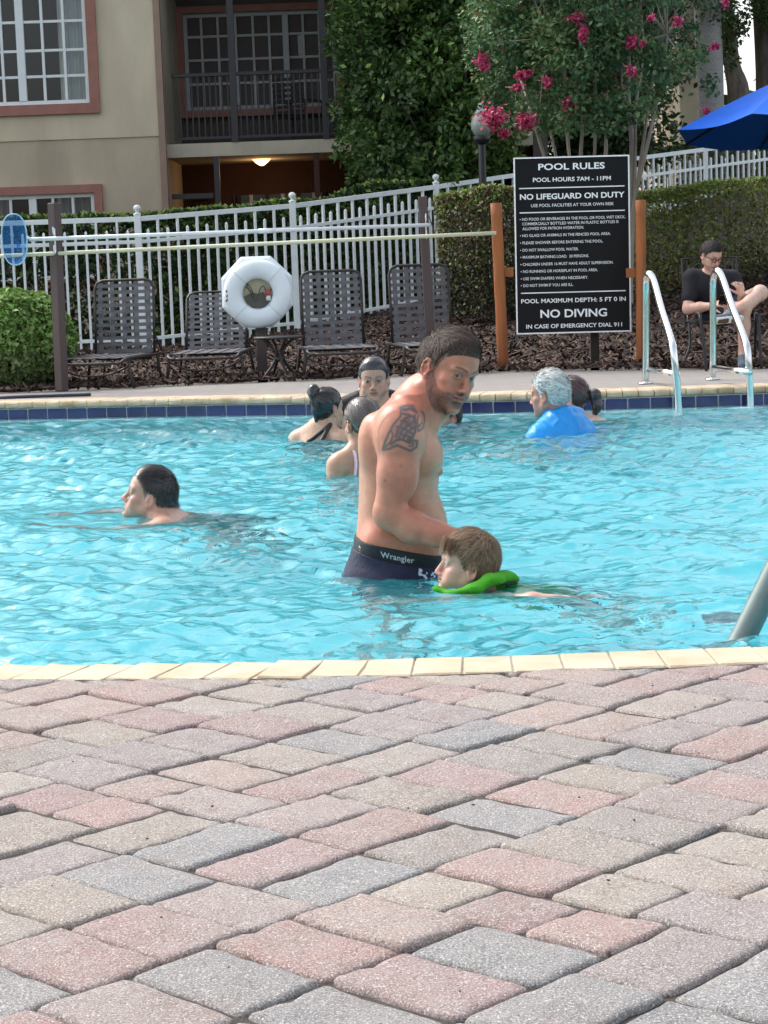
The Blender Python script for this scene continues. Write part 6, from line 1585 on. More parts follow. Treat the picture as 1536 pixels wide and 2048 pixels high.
# ---- shorts with the wide elastic band
cx, rx, ry = hx + .006, .158, .186
def band_z(x): return m_(795, 1098)[2] - .235 * (x - cx)
M_navy = mat('navy_swim_cloth', lin((22, 23, 52)), .75, var=.35, vscale=18, bump=.4, bscale=40)
M_band = mat('black_elastic', (.012, .012, .014), .7, bump=.3, bscale=300)
M_wht = mat('white_print', (.72, .72, .74), .6)
def bandz(X): return m_(795, 1098)[2] - .235 * (X - cx)
SB = Sculpt(); SB.p = tp + lp[:2] * 0
Vb, Qb = SB.mesh(.004, off=.006, clip=lambda X, Y, Z: np.maximum(Z - bandz(X) - .022 + 0 * Y, bandz(X) - .026 - Z + 0 * Y))
SS = Sculpt(); SS.p = tp + lp
Vs, Qs = SS.mesh(.006, off=.010, clip=lambda X, Y, Z: np.maximum(Z - bandz(X) + .020 + .002 * np.sin(Y * 60), -.50 - Z + 0 * Y))
nzs = vnoise(Vs[:, 0] + Vs[:, 1], Vs[:, 2], 4, 3, 11) - .5; Ns = vert_normals(Vs, Qs); low_ = np.clip((bandz(Vs[:, 0]) - .03 - Vs[:, 2]) / .08, 0, 1)
Vs = Vs + Ns * (nzs * .020 + .010)[:, None] * low_[:, None]
shorts = mk('swim_shorts', Vs, Qs, M_navy, man, True); put(shorts)
band = mk('waistband', Vb, Qb, M_band, shorts, True)
from mathutils.bvhtree import BVHTree
bt_ = BVHTree.FromPolygons(Vb.tolist(), Qb.tolist()); st_ = BVHTree.FromPolygons(Vs.tolist(), Qs.tolist())
def on_surf(tree, th, z):
    """point on the cloth in direction th from the waist's axis at height z"""
    o_ = Vector((cx, YM, z)); d_ = Vector((math.cos(th), math.sin(th), 0)); far = o_ + d_ * .5; h_ = tree.ray_cast(far, -d_)
    p_ = h_[0] if h_[0] is not None else o_ + d_ * .18; return p_ + d_ * .0012
def wrap(me, th0, zoff, w_, name, parent, m, shear=0):
    n = len(me.vertices); co = np.zeros(n * 3); me.vertices.foreach_get('co', co); co = co.reshape(-1, 3)
    sc = w_ / (co[:, 0].max() - co[:, 0].min()); out = []
    R_ = (rx + ry) / 2 + .007
    for x, y, z in co:
        th = th0 + x * sc / .185; r0 = on_surf(bt_, th, band_z(cx)); z_ = band_z(r0.x) + zoff + y * sc; p_ = on_surf(bt_, th, z_); out.append((p_.x, p_.y, p_.z))
    me.vertices.foreach_set('co', np.array(out, dtype=np.float32).ravel()); me.update(); me.materials.append(m); o = link(name, me, parent); return o
M_sil = mat('silver_print', (.50, .50, .52), .5)
wrap(text_mesh('Wrangler', 1, .012, space=1.05), -math.pi / 2 + .02, -.004, .112, 'lettering', band, M_sil)
wrap(text_mesh('*', 1, .03), -math.pi / 2 - .78, -.012, .020, 'mark', band, M_sil)
# printed patch of the shorts towards the front
mb = MB(); r = random.Random(4)
for k in range(90):
    th = -math.pi / 2 + r.uniform(.38, 1.1); z = r.uniform(-.10, -.034); s_ = r.uniform(.002, .006)
    q = []
    for a, b in ((-1, -1), (1, -1), (1.2, 1), (-.6, 1)):
        t2 = th + a * s_ / .17 * r.uniform(.5, 1.5); p_ = on_surf(st_, t2, band_z(cx + .15 * math.cos(t2)) + z + b * s_ * r.uniform(.6, 1.4)); q.append(tuple(p_))
    mb.add(q, [(0, 1, 2, 3)])
po = mb.build('print', mat('print_blue_white', (.35, .42, .70), .6, col2=(.75, .77, .85), vscale=90), shorts)
# ------------------------------------------------------------------ the other people
def person(px, py, D, label, cat):
    q = P(px, py, y=D); return empty('person', (q.x, D, WZ), label=label, cat=cat)
def colr(V, c): return np.tile(np.asarray(c, float), (len(V), 1))
def blendc(C, m, c): C[:] = C * (1 - m[:, None]) + np.asarray(c) * m[:, None]
def body_of(S, h, root, paintf, hd, m=M_skinw, **kw):
    V, Q = S.mesh(h); N = vert_normals(V, Q); C = paintf(V); C = paint_head(hd, V, C, **kw); b = mk('body', V, Q, m, root, True, C); put(b); return b, V, Q, N
def cloth(S, name, h, m, root, cols=None, **k):
    V, Q = S.mesh(h, **k)
    if not len(V): return None
    o = mk(name, V, Q, m, root, True, cols(V) if cols else None); put(o); return o
def kneel(S, o, D, f, shz, w=.19, thick=.11, hgt=1.0, tag='skin', lean=.0, armang=.5, arms=True, fat=1.0):
    """upright or crouching torso under a head; f = facing (x, y)"""
    f = nrm((f[0], f[1], 0)); r_ = V3(f[1], -f[0], 0); c = V3(o, D, 0)
    def b(fw, rt, z): return c + f * fw + r_ * rt + V3(0, 0, z)
    S.ell(b(-.01, 0, shz - .16), (w * .88 * fat, thick * fat, .20), .05, np.stack([r_, f, V3(0, 0, 1)], 1), 1, tag)
    S.ell(b(-.01 - lean, 0, shz - .40), (w * .80 * fat, thick * fat, .20), .06, np.stack([r_, f, V3(0, 0, 1)], 1), 1, tag)
    S.ell(b(-.03 - lean * 1.5, 0, shz - .58), (w * .92 * fat, thick * 1.15 * fat, .14), .06, np.stack([r_, f, V3(0, 0, 1)], 1), 1, tag)
    for s_ in (-1, 1):
        S.cap(b(-.01, .02 * s_, shz + .02), b(-.01, (w - .03) * s_, shz - .045), .045, .048, .04, 1, tag)
        if arms:
            e_ = b(-.04, (w + .05) * s_, shz - .30); S.ell(b(-.01, (w - .01) * s_, shz - .07), .056, .04, None, 1, tag)
            S.chain([b(-.01, w * s_, shz - .07), e_, b(.16, (w - .02) * s_, shz - .42)], [.050, .040, .028], .03, tag)
            hand(S, b(.16, (w - .02) * s_, shz - .42), f + V3(0, 0, -.3), V3(0, 0, 1), .4, .95, side=-s_)
        zk = min(shz - .75, FZ + .42)
        S.chain([b(-.03, .09 * s_, shz - .62), b(.30, .12 * s_, max(FZ + .16, shz - .85)), b(-.08, .12 * s_, FZ + .09)], [.085, .060, .042], .04, tag)
    return b
LIGHT = (.50, .29, .19); TAN = (.38, .19, .12)

# === youth, far left
D = 8.65
y_ = person(295, 1035, D, 'boy with wet black hair swimming alone with only his head above water', 'boy')
S = Sculpt(); hy = Head(W(299, 998, D), frame_from((-.955, -.06, .25)), 1.0, child=.35); hy.build(S)
ny = W(316, 1028, D); S.cap(W(312, 1000, D), ny + V3(.02, 0, -.05), .060, .066, .035)
S.cap(ny + V3(.02, 0, -.02), ny + V3(.035, -.15, -.045), .052, .052, .05); S.cap(ny + V3(.02, 0, -.02), ny + V3(.035, .16, -.045), .050, .052, .05)
S.ell(ny + V3(.06, 0, -.13), (.12, .18, .10), .05); S.ell(ny + V3(.09, -.02, -.068), (.10, .15, .050), .04)
S.cap(ny + V3(.05, 0, -.13), ny + V3(.30, .10, -.34), .13, .12, .06)
for s_ in (-1, 1):
    S.chain([ny + V3(.035, .17 * s_, -.05), ny + V3(-.14, .25 * s_, -.075), ny + V3(-.37, .20 * s_ , -.062)], [.050, .040, .026], .03)
    hand(S, ny + V3(-.37, .20 * s_, -.062), (-1, 0, .05), (0, 0, 1), .15, .95, side=-s_)
    S.chain([ny + V3(.32, .10 + .08 * s_, -.38), ny + V3(.30, .05 + .10 * s_, -.75), ny + V3(.50, .3 + .1 * s_, -.90)], [.085, .058, .04], .04)
b, V, Q, N = body_of(S, .0052, y_, lambda V: colr(V, (.46, .255, .18)), hy, rosy=(.62, .24, .18), scalp=(.08, .065, .06), brow=(.02, .015, .012), browd=.85)
eyes(hy, b, look=(0, 1, .1))
def ydir(L): d = np.zeros_like(L); d[:, 1] = .9 * np.clip((L[:, 2] - .06) / .05, -.4, 1); d[:, 2] = -.7 * (1 - np.clip((L[:, 2] - .06) / .05, 0, 1)); d[:, 0] = -.1; return d
hair_cap(hy, V, Q, N, 'hair', M_hairw, b, tmax=.010, fade=.09, hi=.006, tmin=.0003, capmin=.22, dirf=ydir, strands=6500, slen=.045, sw=.0011, lift=.45, col=(.016, .014, .014), colv=.7, grain=.5, seed=4, droop=.1)
S = Sculpt(); S.cap(ny + V3(.12, -.06, -.15), ny + V3(.25, .0, -.17), .095, .09, .05); S.cap(ny + V3(.20, .06, -.20), ny + V3(.36, .13, -.36), .15, .135, .05); S.cap(ny + V3(.33, .0, -.36), ny + V3(.30, -.03, -.55), .10, .085, .04); S.cap(ny + V3(.33, .2, -.36), ny + V3(.30, .17, -.55), .10, .085, .04)
cloth(S, 'swim_shorts', .008, mat('black_swim_cloth', (.010, .010, .013), .7), b)

# === the boy in the green vest, held by the man
D = 6.39
by = person(935, 1185, D, 'small boy in a green swim vest held up by the tattooed man', 'boy')
S = Sculpt(); hb = Head(W(934, 1138, D), frame_from((-.975, -.12, .15)), .885, child=1.0); hb.build(S)
nb = W(948, 1186, D); S.cap(W(943, 1150, D), nb + V3(.02, 0, -.02), .046, .050, .03)
S.cap(nb + V3(.02, 0, -.03), nb + V3(.05, -.11, -.045), .038, .038, .04); S.cap(nb + V3(.02, 0, -.03), nb + V3(.05, .11, -.045), .038, .038, .04)
S.cap(nb + V3(.04, 0, -.08), nb + V3(.26, .14, -.22), .095, .085, .05)
S.chain([nb + V3(.06, -.13, -.020), nb + V3(.17, -.18, -.004), nb + V3(.27, -.20, -.004)], [.034, .027, .020], .02); hand(S, nb + V3(.27, -.20, -.004), (1, -.1, 0), (0, 0, 1), .15, .72, side=1)
S.chain([nb + V3(.0, -.13, -.065), nb + V3(-.13, -.20, -.085), nb + V3(-.26, -.16, -.075)], [.034, .027, .020], .02); hand(S, nb + V3(-.26, -.16, -.075), (-1, .1, 0), (0, 0, 1), .15, .72, side=-1)
for s_ in (-1, 1): S.chain([nb + V3(.28, .16 + .05 * s_, -.26), nb + V3(.40, .10 + .10 * s_, -.48), nb + V3(.62, .30 + .1 * s_, -.52)], [.055, .040, .028], .03)
b, V, Q, N = body_of(S, .0036, by, lambda V: colr(V, (.54, .32, .235)), hb, rosy=(.70, .20, .17), lip=(.58, .20, .17), scalp=(.22, .14, .09), brow=(.24, .15, .09), browd=.5, lid=(.20, .11, .08))
eyes(hb, b, iris=(.16, .20, .22), look=(-.1, 1, -.3))
def bdir(L):
    top = np.clip((L[:, 2] - .04) / .06, 0, 1); d = np.zeros_like(L); d[:, 1] = .95 * top * np.tanh((L[:, 1] + .045) * 30) + .2 * (1 - top); d[:, 2] = -1.0 * (1 - top) - .05; d[:, 0] = .45 * np.tanh(L[:, 0] * 40 + .4) * top; return d
def bmask(L):
    m = hb.hairmask(L, 0, .004); fr = (L[:, 1] > .03) & (L[:, 2] > .058 + .010 * np.sin(L[:, 0] * 160)) & (np.abs(L[:, 0]) < .075); sd = (L[:, 1] > -.02) & (L[:, 1] < .045) & (L[:, 2] > .018) & (L[:, 2] < .09)
    sd &= L[:, 1] < .030 + .4 * (L[:, 2] - .018)
    return np.maximum(m, (fr | sd).astype(float))
hc = hair_cap(hb, V, Q, N, 'hair', M_hair, b, tmax=.011, fade=.10, tmin=.001, dirf=bdir, strands=15000, slen=.052, sw=.0010, lift=.35, col=(.22, .145, .09), colv=.9, grain=.5, seed=6, droop=.15, maskf=bmask)
# fringe hanging over the forehead
def fringe(hd, name, n, col, parent, m, z0, z1, ln, seed, xw=.055, yy=.070, colv=.7, sw=.0014, swing=.3):
    r = np.random.default_rng(seed); vs = []; cc = []; K = 6
    for k in range(n):
        a = r.uniform(-1, 1); x0 = a * xw; y0 = yy * math.sqrt(max(.1, 1 - (a * .80) ** 2)) + .010; z = r.uniform(z0, z1); l = ln * r.uniform(.5, 1.1); sx = r.normal(0, swing) + .25 * a
        c = np.asarray(col) * (1 + colv * (r.random() - .5))
        for j in range(K):
            t_ = j / (K - 1); p_ = V3(x0 + sx * l * t_, y0 + .022 * math.sin(t_ * 1.9) - .004 * t_, z + .006 * math.sin(t_ * 3) - l * t_ ** 1.3); w_ = sw * (1 - t_) ** .5
            vs += [hd.w(p_ + V3(-w_, 0, 0)), hd.w(p_ + V3(w_, 0, 0))]; cc += [c, c]
    b_ = np.arange(n) * 2 * K; f = np.concatenate([np.stack([b_ + 2 * j, b_ + 2 * j + 1, b_ + 2 * j + 3, b_ + 2 * j + 2], 1) for j in range(K - 1)])
    return tag(mk(name, vs, f, m, parent, False, np.clip(cc, .004, 1)), kind='stuff')
fringe(hb, 'fringe', 420, (.24, .155, .095), hc, M_hair, .078, .115, .050, 8, .062, .074)
# vest collar
M_green = mat('green_vest_fabric', lin((66, 148, 34)), .8, var=.15, vscale=30, bump=.5, bscale=120, spec=.2)
S = Sculpt(); zc = WZ
pts_ = [W(876, 1186, D - .05) , W(905, 1195, D - .10), W(950, 1184, D - .125), W(985, 1166, D - .10), W(1015, 1160, D - .04), W(1020, 1163, D + .03), W(985, 1168, D + .09), W(930, 1182, D + .09), W(885, 1182, D + .03)]
pts_ = [np.array(p_) + V3(0, 0, .012) for p_ in pts_]
for i in range(len(pts_)): S.cap(pts_[i], pts_[(i + 1) % len(pts_)], (.014, .016, .024, .029, .028, .026, .024, .020, .015)[i], (.016, .024, .029, .028, .026, .024, .020, .015, .014)[i], .02, 1, 'skin', ((0.25, 0, 1), .55))
vest = cloth(S, 'swim_vest', .0036, M_green, b)
S = Sculpt(); S.cap(W(1000, 1166, D - .085), W(1030, 1166, D - .055), .016, .010, .01, 1, 'skin', ((0, 0, 1), .45)); cloth(S, 'vest_lining', .003, mat('black_lining', (.012, .014, .012), .6), b)
S = Sculpt(); S.cap(nb + V3(.06, .01, -.075), nb + V3(.22, .10, -.19), .105, .100, .04); cloth(S, 'vest_body', .007, M_green, b)
S = Sculpt(); S.cap(nb + V3(.24, .12, -.21), nb + V3(.32, .15, -.32), .095, .085, .04); cloth(S, 'swim_trunks', .008, M_navy, b)

# === woman with the black topknot, seen from behind
D = 12.2
w1 = person(640, 880, D, 'woman with a black topknot and black swimsuit seen from behind', 'woman')
S = Sculpt(); h1 = Head(W(655, 822, D), frame_from((.74, .66, -.06)), .99, female=1); h1.build(S)
n1_ = W(645, 852, D); S.cap(W(652, 832, D), n1_ + V3(0, 0, -.03), .050, .060, .03)
zs_ = n1_[2] - .02
bf = kneel(S, float(W(640, 860, D)[0]), D, (.55, .83), zs_, w=.165, thick=.105)
b, V, Q, N = body_of(S, .0070, w1, lambda V: colr(V, LIGHT), h1, scalp=(.02, .016, .015), browd=.7)
def upbun(c):
    def f(L): d = np.asarray(c) - L; return d / (np.linalg.norm(d, axis=1, keepdims=True) + 1e-6)
    return f
MBK = (.012, .010, .011)
hcap = hair_cap(h1, V, Q, N, 'hair', M_hairw, b, tmax=.011, fade=.06, tmin=.001, jit=.05, out=0, dirf=upbun((.02, -.12, .12)), strands=1500, slen=.05, sw=.0014, lift=.0, col=MBK, colv=.8, grain=.35, seed=12)
S = Sculpt(); q = W(626, 783, D - .03); S.ell(q, (.036, .038, .036), .02); S.ell(q + V3(.006, 0, .022), (.026, .028, .022), .02); S.cap(q + V3(.01, .01, -.03), W(640, 806, D), .030, .046, .03)
S.cap(q + V3(-.005, -.03, -.02), W(632, 822, D - .06), .016, .022, .02); S.cap(W(632, 822, D - .06), W(634, 846, D - .05), .024, .012, .02)
o = cloth(S, 'topknot', .005, M_hairw, b, cols=lambda V: colr(V, MBK) * (.6 + .9 * vnoise(V[:, 0] * 3, V[:, 2], 3, 3, 60))[:, None])
MB().lathe([(.036, -.008), (.040, 0), (.036, .008)], tuple(q + V3(.01, 0, -.034)), 14).build('hair_tie', mat('grey_tie', (.35, .32, .25), .7), o)
for c in b.children:
    pass
# swimsuit: low-backed black one-piece with straps
def suit(name, S0, h, m, root, zc_, extra=None, off=.006):
    V_, Q_ = S0.mesh(h, off=off, tags={'skin'}, clip=lambda X, Y, Z: np.maximum(Z - zc_ + 0 * X + 0 * Y, -1.0)); return put(mk(name, V_, Q_, m, root, True))
M_blk = mat('black_swimsuit', (.010, .010, .012), .5)
S = Sculpt(); c_ = bf(-.01, 0, zs_ - .26); fr1 = np.stack([nrm((.83, -.55, 0)), nrm((.55, .83, 0)), V3(0, 0, 1)], 1)
S.ell(bf(-.01, 0, zs_ - .24), (.158, .118, .12), .03, fr1); S.ell(bf(-.02, 0, zs_ - .42), (.150, .120, .18), .05, fr1); S.ell(bf(-.03, 0, zs_ - .58), (.165, .135, .14), .05, fr1)
for a, b_ in (((-.115, -.10, -.14), (-.045, .10, .03)), ((-.118, .07, -.13), (-.03, .10, .035))):
    S.chain([bf(a[0], a[1], zs_ + a[2]), bf(-.115, (a[1] + b_[1]) / 2, zs_ - .06), bf(b_[0], b_[1], zs_ + b_[2])], [.014, .013, .012], .01)
cloth(S, 'swimsuit', .007, M_blk, b)

# === woman in black, facing the camera
D = 12.95
w2 = person(747, 850, D, 'frowning woman in a black top with pulled-back black hair, facing the camera', 'woman')
S = Sculpt(); h2 = Head(W(748, 763, D), frame_from((-.05, -.99, -.10)), 1.13, female=1, fat=1.0, slit=.0028); h2.build(S)
n2_ = W(748, 794, D); S.cap(W(748, 775, D + .02), n2_ + V3(0, .01, -.02), .060, .068, .03)
bf = kneel(S, float(n2_[0]), D + .02, (0, -1), n2_[2] - .02, w=.235, thick=.13, fat=1.1)
b, V, Q, N = body_of(S, .0062, w2, lambda V: colr(V, (.45, .26, .185)), h2, m=M_skin, scalp=(.03, .025, .025), brow=(.03, .02, .018), lip=(.36, .11, .10), browd=.85)
eyes(h2, b, look=(0, 1, -.05))
hair_cap(h2, V, Q, N, 'hair', M_hairw, b, tmax=.012, fade=.06, hi=-.004, tmin=.0006, jit=.05, out=0, dirf=upbun((0, -.16, .02)), strands=0, slen=.05, sw=.0014, lift=.0, col=(.016, .015, .019), colv=.7, grain=.25, seed=13)
for s_ in (-1, 1):
    o = MB().lathe([(0, -.012), (.010, 0), (0, .012)], tuple(h2.w((s_ * .083, .004, -.042))), 8).build('earring', mat('pearl_earring', (.75, .72, .62), .3), b)
S = Sculpt(); bf(0, 0, 0); z2 = n2_[2] - .02
S.ell(bf(-.01, 0, z2 - .17), (.215, .158, .19), .05); S.ell(bf(-.01, 0, z2 - .42), (.200, .160, .22), .05); S.ell(bf(-.03, 0, z2 - .60), (.22, .17, .16), .05)
for s_ in (-1, 1):
    S.cap(bf(-.01, .10 * s_, z2 + .005), bf(-.01, .22 * s_, z2 - .045), .058, .062, .04); S.chain([bf(-.01, .235 * s_, z2 - .07), bf(-.04, .285 * s_, z2 - .30)], [.070, .055], .03)
S.ell(bf(.14, 0, z2 + .06), (.110, .10, .20), .015, None, -1)
cloth(S, 'black_top', .007, mat('black_top_fabric', (.008, .008, .009), .65), b)

# === girl with wet brown hair, back turned
D = 10.1
w3 = person(725, 950, D, 'girl with smooth wet brown hair, back turned, behind the tattooed man', 'girl')
S = Sculpt(); h3 = Head(W(725, 852, D), frame_from((-.50, .86, -.14)), 1.0, female=1, child=.7); h3.build(S)
n3 = W(728, 893, D); S.cap(W(725, 860, D), n3 + V3(0, 0, -.02), .042, .046, .03)
bf = kneel(S, float(W(728, 900, D)[0]), D, (-.25, .97), n3[2] - .018, w=.140, thick=.085, fat=.95)
b, V, Q, N = body_of(S, .0055, w3, lambda V: colr(V, (.44, .235, .145)), h3, scalp=(.07, .05, .04))
hair_cap(h3, V, Q, N, 'hair', M_hairw, b, tmax=.011, fade=.06, tmin=.001, jit=.05, out=0, hi=-.008, dirf=upbun((0, -.11, -.06)), strands=900, slen=.06, sw=.0010, lift=.0, col=(.085, .066, .056), colv=.5, grain=.05, seed=14)
S = Sculpt(); S.chain([h3.w((.0, -.070, .0)), h3.w((.02, -.092, -.05)), h3.w((.03, -.085, -.10)), h3.w((.035, -.075, -.15))], [.052, .040, .028, .010], .02)
cloth(S, 'hair_tail', .005, M_hairw, b, cols=lambda V: colr(V, (.035, .028, .026)) * (.5 + vnoise(V[:, 0], V[:, 2] * .2, 3, 3, 120))[:, None])
z3 = n3[2] - .018; fr3 = np.stack([nrm((.97, .25, 0)), nrm((-.25, .97, 0)), V3(0, 0, 1)], 1)
S = Sculpt(); S.ell(bf(-.01, 0, z3 - .245), (.128, .092, .13), .02, fr3); S.ell(bf(-.01, 0, z3 - .42), (.115, .090, .18), .04, fr3); S.ell(bf(-.03, 0, z3 - .58), (.135, .105, .12), .04, fr3)
Mws = mat('white_pink_swim_cloth', (.75, .72, .76), .6, col2=(.68, .50, .60), vscale=60)
cloth(S, 'swimsuit', .006, Mws, b)
Mpk = mat('pink_trim', (.70, .38, .45), .6)
for s_ in (-1, 1):
    pts_ = smooth_pts([Vector(bf(-.085, .075 * s_, z3 - .14)), Vector(bf(-.085, .062 * s_, z3 - .06)), Vector(bf(-.055, .062 * s_, z3 + .005)), Vector(bf(-.01, .070 * s_, z3 + .035)), Vector(bf(.04, .07 * s_, z3 + .0))], 4)
    put(MB().tube(pts_, .0055, 8).build('strap', Mws, b)); put(MB().tube([p_ + Vector((-.007, -.003, 0)) for p_ in pts_], .0032, 6).build('strap_edge', Mpk, b))

# === white-haired man in the blue shirt
D = 12.0
w4 = person(1110, 868, D, 'elderly man with white hair and a wet bright blue shirt', 'man')
S = Sculpt(); h4 = Head(W(1099, 793, D), frame_from((-.86, .48, -.10)), 1.10, age=1); h4.build(S)
n4 = W(1117, 832, D); S.cap(W(1104, 800, D), n4 + V3(0, 0, -.03), .058, .070, .035)
b, V, Q, N = body_of((kneel(S, float(W(1120, 850, D)[0]), D, (-.75, .66), n4[2] - .03, w=.20, thick=.14), S)[1], .0066, w4, lambda V: colr(V, (.44, .225, .16)), h4, m=M_skin, scalp=(.55, .50, .47), brow=(.45, .42, .40), rosy=(.60, .22, .17))
def edir(L): d = np.zeros_like(L); d[:, 1] = -.8; d[:, 2] = -.5 + L[:, 2] * 4; return d
hair_cap(h4, V, Q, N, 'hair', M_hair, b, tmax=.014, fade=.06, tmin=.003, dirf=edir, strands=5000, slen=.036, sw=.0016, lift=.5, col=(.52, .54, .53), colv=.6, grain=.7, seed=15)
S = Sculpt(); c4 = V3(float(W(1120, 850, D)[0]), D, 0); f4 = nrm((-.75, .66, 0)); r4 = V3(f4[1], -f4[0], 0)
def b4(fw, rt, z): return c4 + f4 * fw + r4 * rt + V3(0, 0, z)
z4 = n4[2] - .03; fr4 = np.stack([r4, f4, V3(0, 0, 1)], 1)
S.ell(b4(-.02, 0, z4 - .10), (.215, .155, .17), .05, fr4); S.ell(b4(-.02, 0, z4 - .34), (.20, .16, .26), .05, fr4); S.ell(b4(-.03, 0, z4 - .56), (.20, .16, .16), .05, fr4)
for s_ in (-1, 1): S.cap(b4(-.01, .05 * s_, z4 + .015), b4(-.01, .20 * s_, z4 - .075), .062, .068, .04); S.chain([b4(-.01, .21 * s_, z4 - .09), b4(-.02, .27 * s_, z4 - .30)], [.075, .062], .03)
S.cap(b4(-.06, -.04, z4 + .045), b4(-.05, .10, z4 + .03), .035, .035, .03)
S.cap(b4(-.11, -.02, z4 + .01), b4(-.08, .22, z4 - .08), .018, .014, .03); S.cap(b4(-.13, .02, z4 - .04), b4(-.11, .24, z4 - .13), .016, .012, .03)
Vq, Qq = S.mesh(.007); Nq = vert_normals(Vq, Qq)
rid = 1 - np.abs(2 * vnoise(Vq[:, 0] * .8 + Vq[:, 2] * 1.1 + Vq[:, 1] * .5, Vq[:, 2] * .5 - Vq[:, 0] * .9, 8, 3, 9) - 1); rid = np.clip(rid * 1.4 - .5, 0, 1) ** 1.5
Vq = Vq + Nq * (rid * .013)[:, None]
put(mk('blue_shirt', Vq, Qq, mat('wet_blue_shirt', lin((10, 140, 215)), .40, var=.10, vscale=9, bump=.35, bscale=16), b, True))

# === woman with the red-brown ponytail behind him
D = 12.75
w5 = person(1160, 855, D, 'woman with a red-brown ponytail partly hidden behind the white-haired man', 'woman')
S = Sculpt(); h5 = Head(W(1141, 800, D), frame_from((-.96, .22, -.05)), 1.06, female=1); h5.build(S)
n5 = W(1160, 838, D); S.cap(W(1146, 806, D), n5 + V3(0, 0, -.03), .045, .055, .03)
bf = kneel(S, float(W(1178, 850, D)[0]), D, (-.5, .86), n5[2] - .04, w=.165, thick=.10)
S.chain([W(1190, 846, D - .05), W(1222, 856, D - .12), W(1250, 872, D - .16)], [.045, .036, .026], .03)
b, V, Q, N = body_of(S, .0075, w5, lambda V: colr(V, (.64, .42, .32)), h5, scalp=(.06, .03, .03), browd=.7)
hair_cap(h5, V, Q, N, 'hair', M_hairw, b, tmax=.012, fade=.06, tmin=.001, jit=.06, out=0, dirf=upbun((0, -.12, .0)), strands=1200, slen=.06, sw=.0016, lift=.05, col=(.060, .024, .022), colv=.7, grain=.2, seed=16)
S = Sculpt(); S.chain([h5.w((0, -.095, .035)), h5.w((.0, -.145, .02)), h5.w((.0, -.155, -.045)), h5.w((.0, -.135, -.10))], [.020, .036, .034, .014], .02)
cloth(S, 'ponytail', .006, M_hairw, b, cols=lambda V: colr(V, (.030, .015, .015)) * (.5 + vnoise(V[:, 0], V[:, 2] * .2, 3, 3, 100))[:, None])
S = Sculpt(); S.ell(bf(-.01, 0, n5[2] - .26), (.150, .115, .12), .03); S.ell(bf(-.02, 0, n5[2] - .46), (.145, .115, .22), .05); cloth(S, 'swimsuit', .009, mat('purple_swim_cloth', (.30, .26, .45), .6), b)

# === swimmer half hidden behind the tattooed man's chest
D = 12.9
w6 = person(900, 858, D, 'dark-haired child in a navy swim shirt, mostly hidden behind the tattooed man', 'child')
S = Sculpt(); h6 = Head(W(893, 838, D), frame_from((-.80, -.58, -.1)), .95, child=.8); h6.build(S)
n6 = W(905, 862, D); S.cap(W(896, 845, D), n6 + V3(0, 0, -.02), .045, .05, .03)
bf = kneel(S, float(n6[0]) + .05, D, (-.8, -.58), n6[2] - .03, w=.13, thick=.085, fat=.9)
b, V, Q, N = body_of(S, .0080, w6, lambda V: colr(V, TAN), h6, scalp=(.02, .016, .015))
eyes(h6, b)
hair_cap(h6, V, Q, N, 'hair', M_hairw, b, tmax=.018, fade=.06, tmin=.006, dirf=ydir, strands=700, slen=.05, sw=.002, lift=.1, col=MBK, colv=.6, grain=.3, seed=17)
S = Sculpt(); S.ell(bf(-.01, 0, n6[2] - .13), (.155, .13, .14), .04); S.ell(bf(-.02, 0, n6[2] - .36), (.14, .12, .22), .05); S.cap(bf(0, -.10, n6[2] - .05), bf(0, .10, n6[2] - .05), .06, .06, .04); cloth(S, 'swim_shirt', .009, M_navy, b)

# === man sitting in a chair on the far deck
D = 16.25
ch = empty('patio_chair', (P(1450, 640, y=16.5).x, 16.5, 0), label='black metal armchair on the far deck under the man in the black T-shirt', cat='chair')
def cw(a, b_, y): return Vector(W(a, b_, y)) - ch.location
def tube_to(name, pts, r_, sm=4): return MB().tube(smooth_pts(pts, sm) if sm else pts, r_, 8).build(name, M_dkmetal, ch, True)
def foot_at(a, b_): return P(a, b_, z=.0)
fl1, fl2, fr1_ = foot_at(1413, 742), foot_at(1381, 740), foot_at(1523, 737)
A1 = P(1400, 629, y=fl1.y + .02); tube_to('front_leg', [fl1 - ch.location, P(1407, 690, y=fl1.y) - ch.location, A1 - ch.location], .012)
B1 = P(1376, 627, y=16.75); tube_to('rear_leg', [fl2 - ch.location + Vector((0, .5, 0)), P(1380, 690, y=16.6) - ch.location, B1 - ch.location], .012)
tube_to('armrest', [A1 - ch.location, (A1.lerp(B1, .5)) - ch.location + Vector((0, 0, .015)), B1 - ch.location], .014)
A2 = P(1517, 632, y=fr1_.y + .02); tube_to('front_leg', [fr1_ - ch.location, P(1520, 690, y=fr1_.y) - ch.location, A2 - ch.location], .012)
B2 = P(1512, 627, y=16.8); tube_to('armrest', [A2 - ch.location, B2 - ch.location], .014)
tube_to('rear_leg', [Vector((B2.x + .02, 17.0, 0)) - ch.location, B2 - ch.location], .012)
zs = .36; MB().box(((A1.x + A2.x) / 2 - ch.location.x, -.10, zs), (A2.x - A1.x - .02, .46, .025), bev=.01).build('seat', M_dkmetal, ch)
bb_ = MB(); 
for k in range(7): bb_.box(((A1.x + A2.x) / 2 - ch.location.x + (k - 3) * .062, .20 + .02, zs + .25), (.012, .012, .48), R=Matrix.Rotation(-.12, 3, 'X'))
bb_.tube([((A1.x + A2.x) / 2 - ch.location.x - .22, .16, zs - .05), ((A1.x + A2.x) / 2 - ch.location.x - .22, .27, zs + .5), ((A1.x + A2.x) / 2 - ch.location.x + .22, .27, zs + .5), ((A1.x + A2.x) / 2 - ch.location.x + .22, .16, zs - .05)], .012, 8)
bb_.build('back', M_dkmetal, ch)
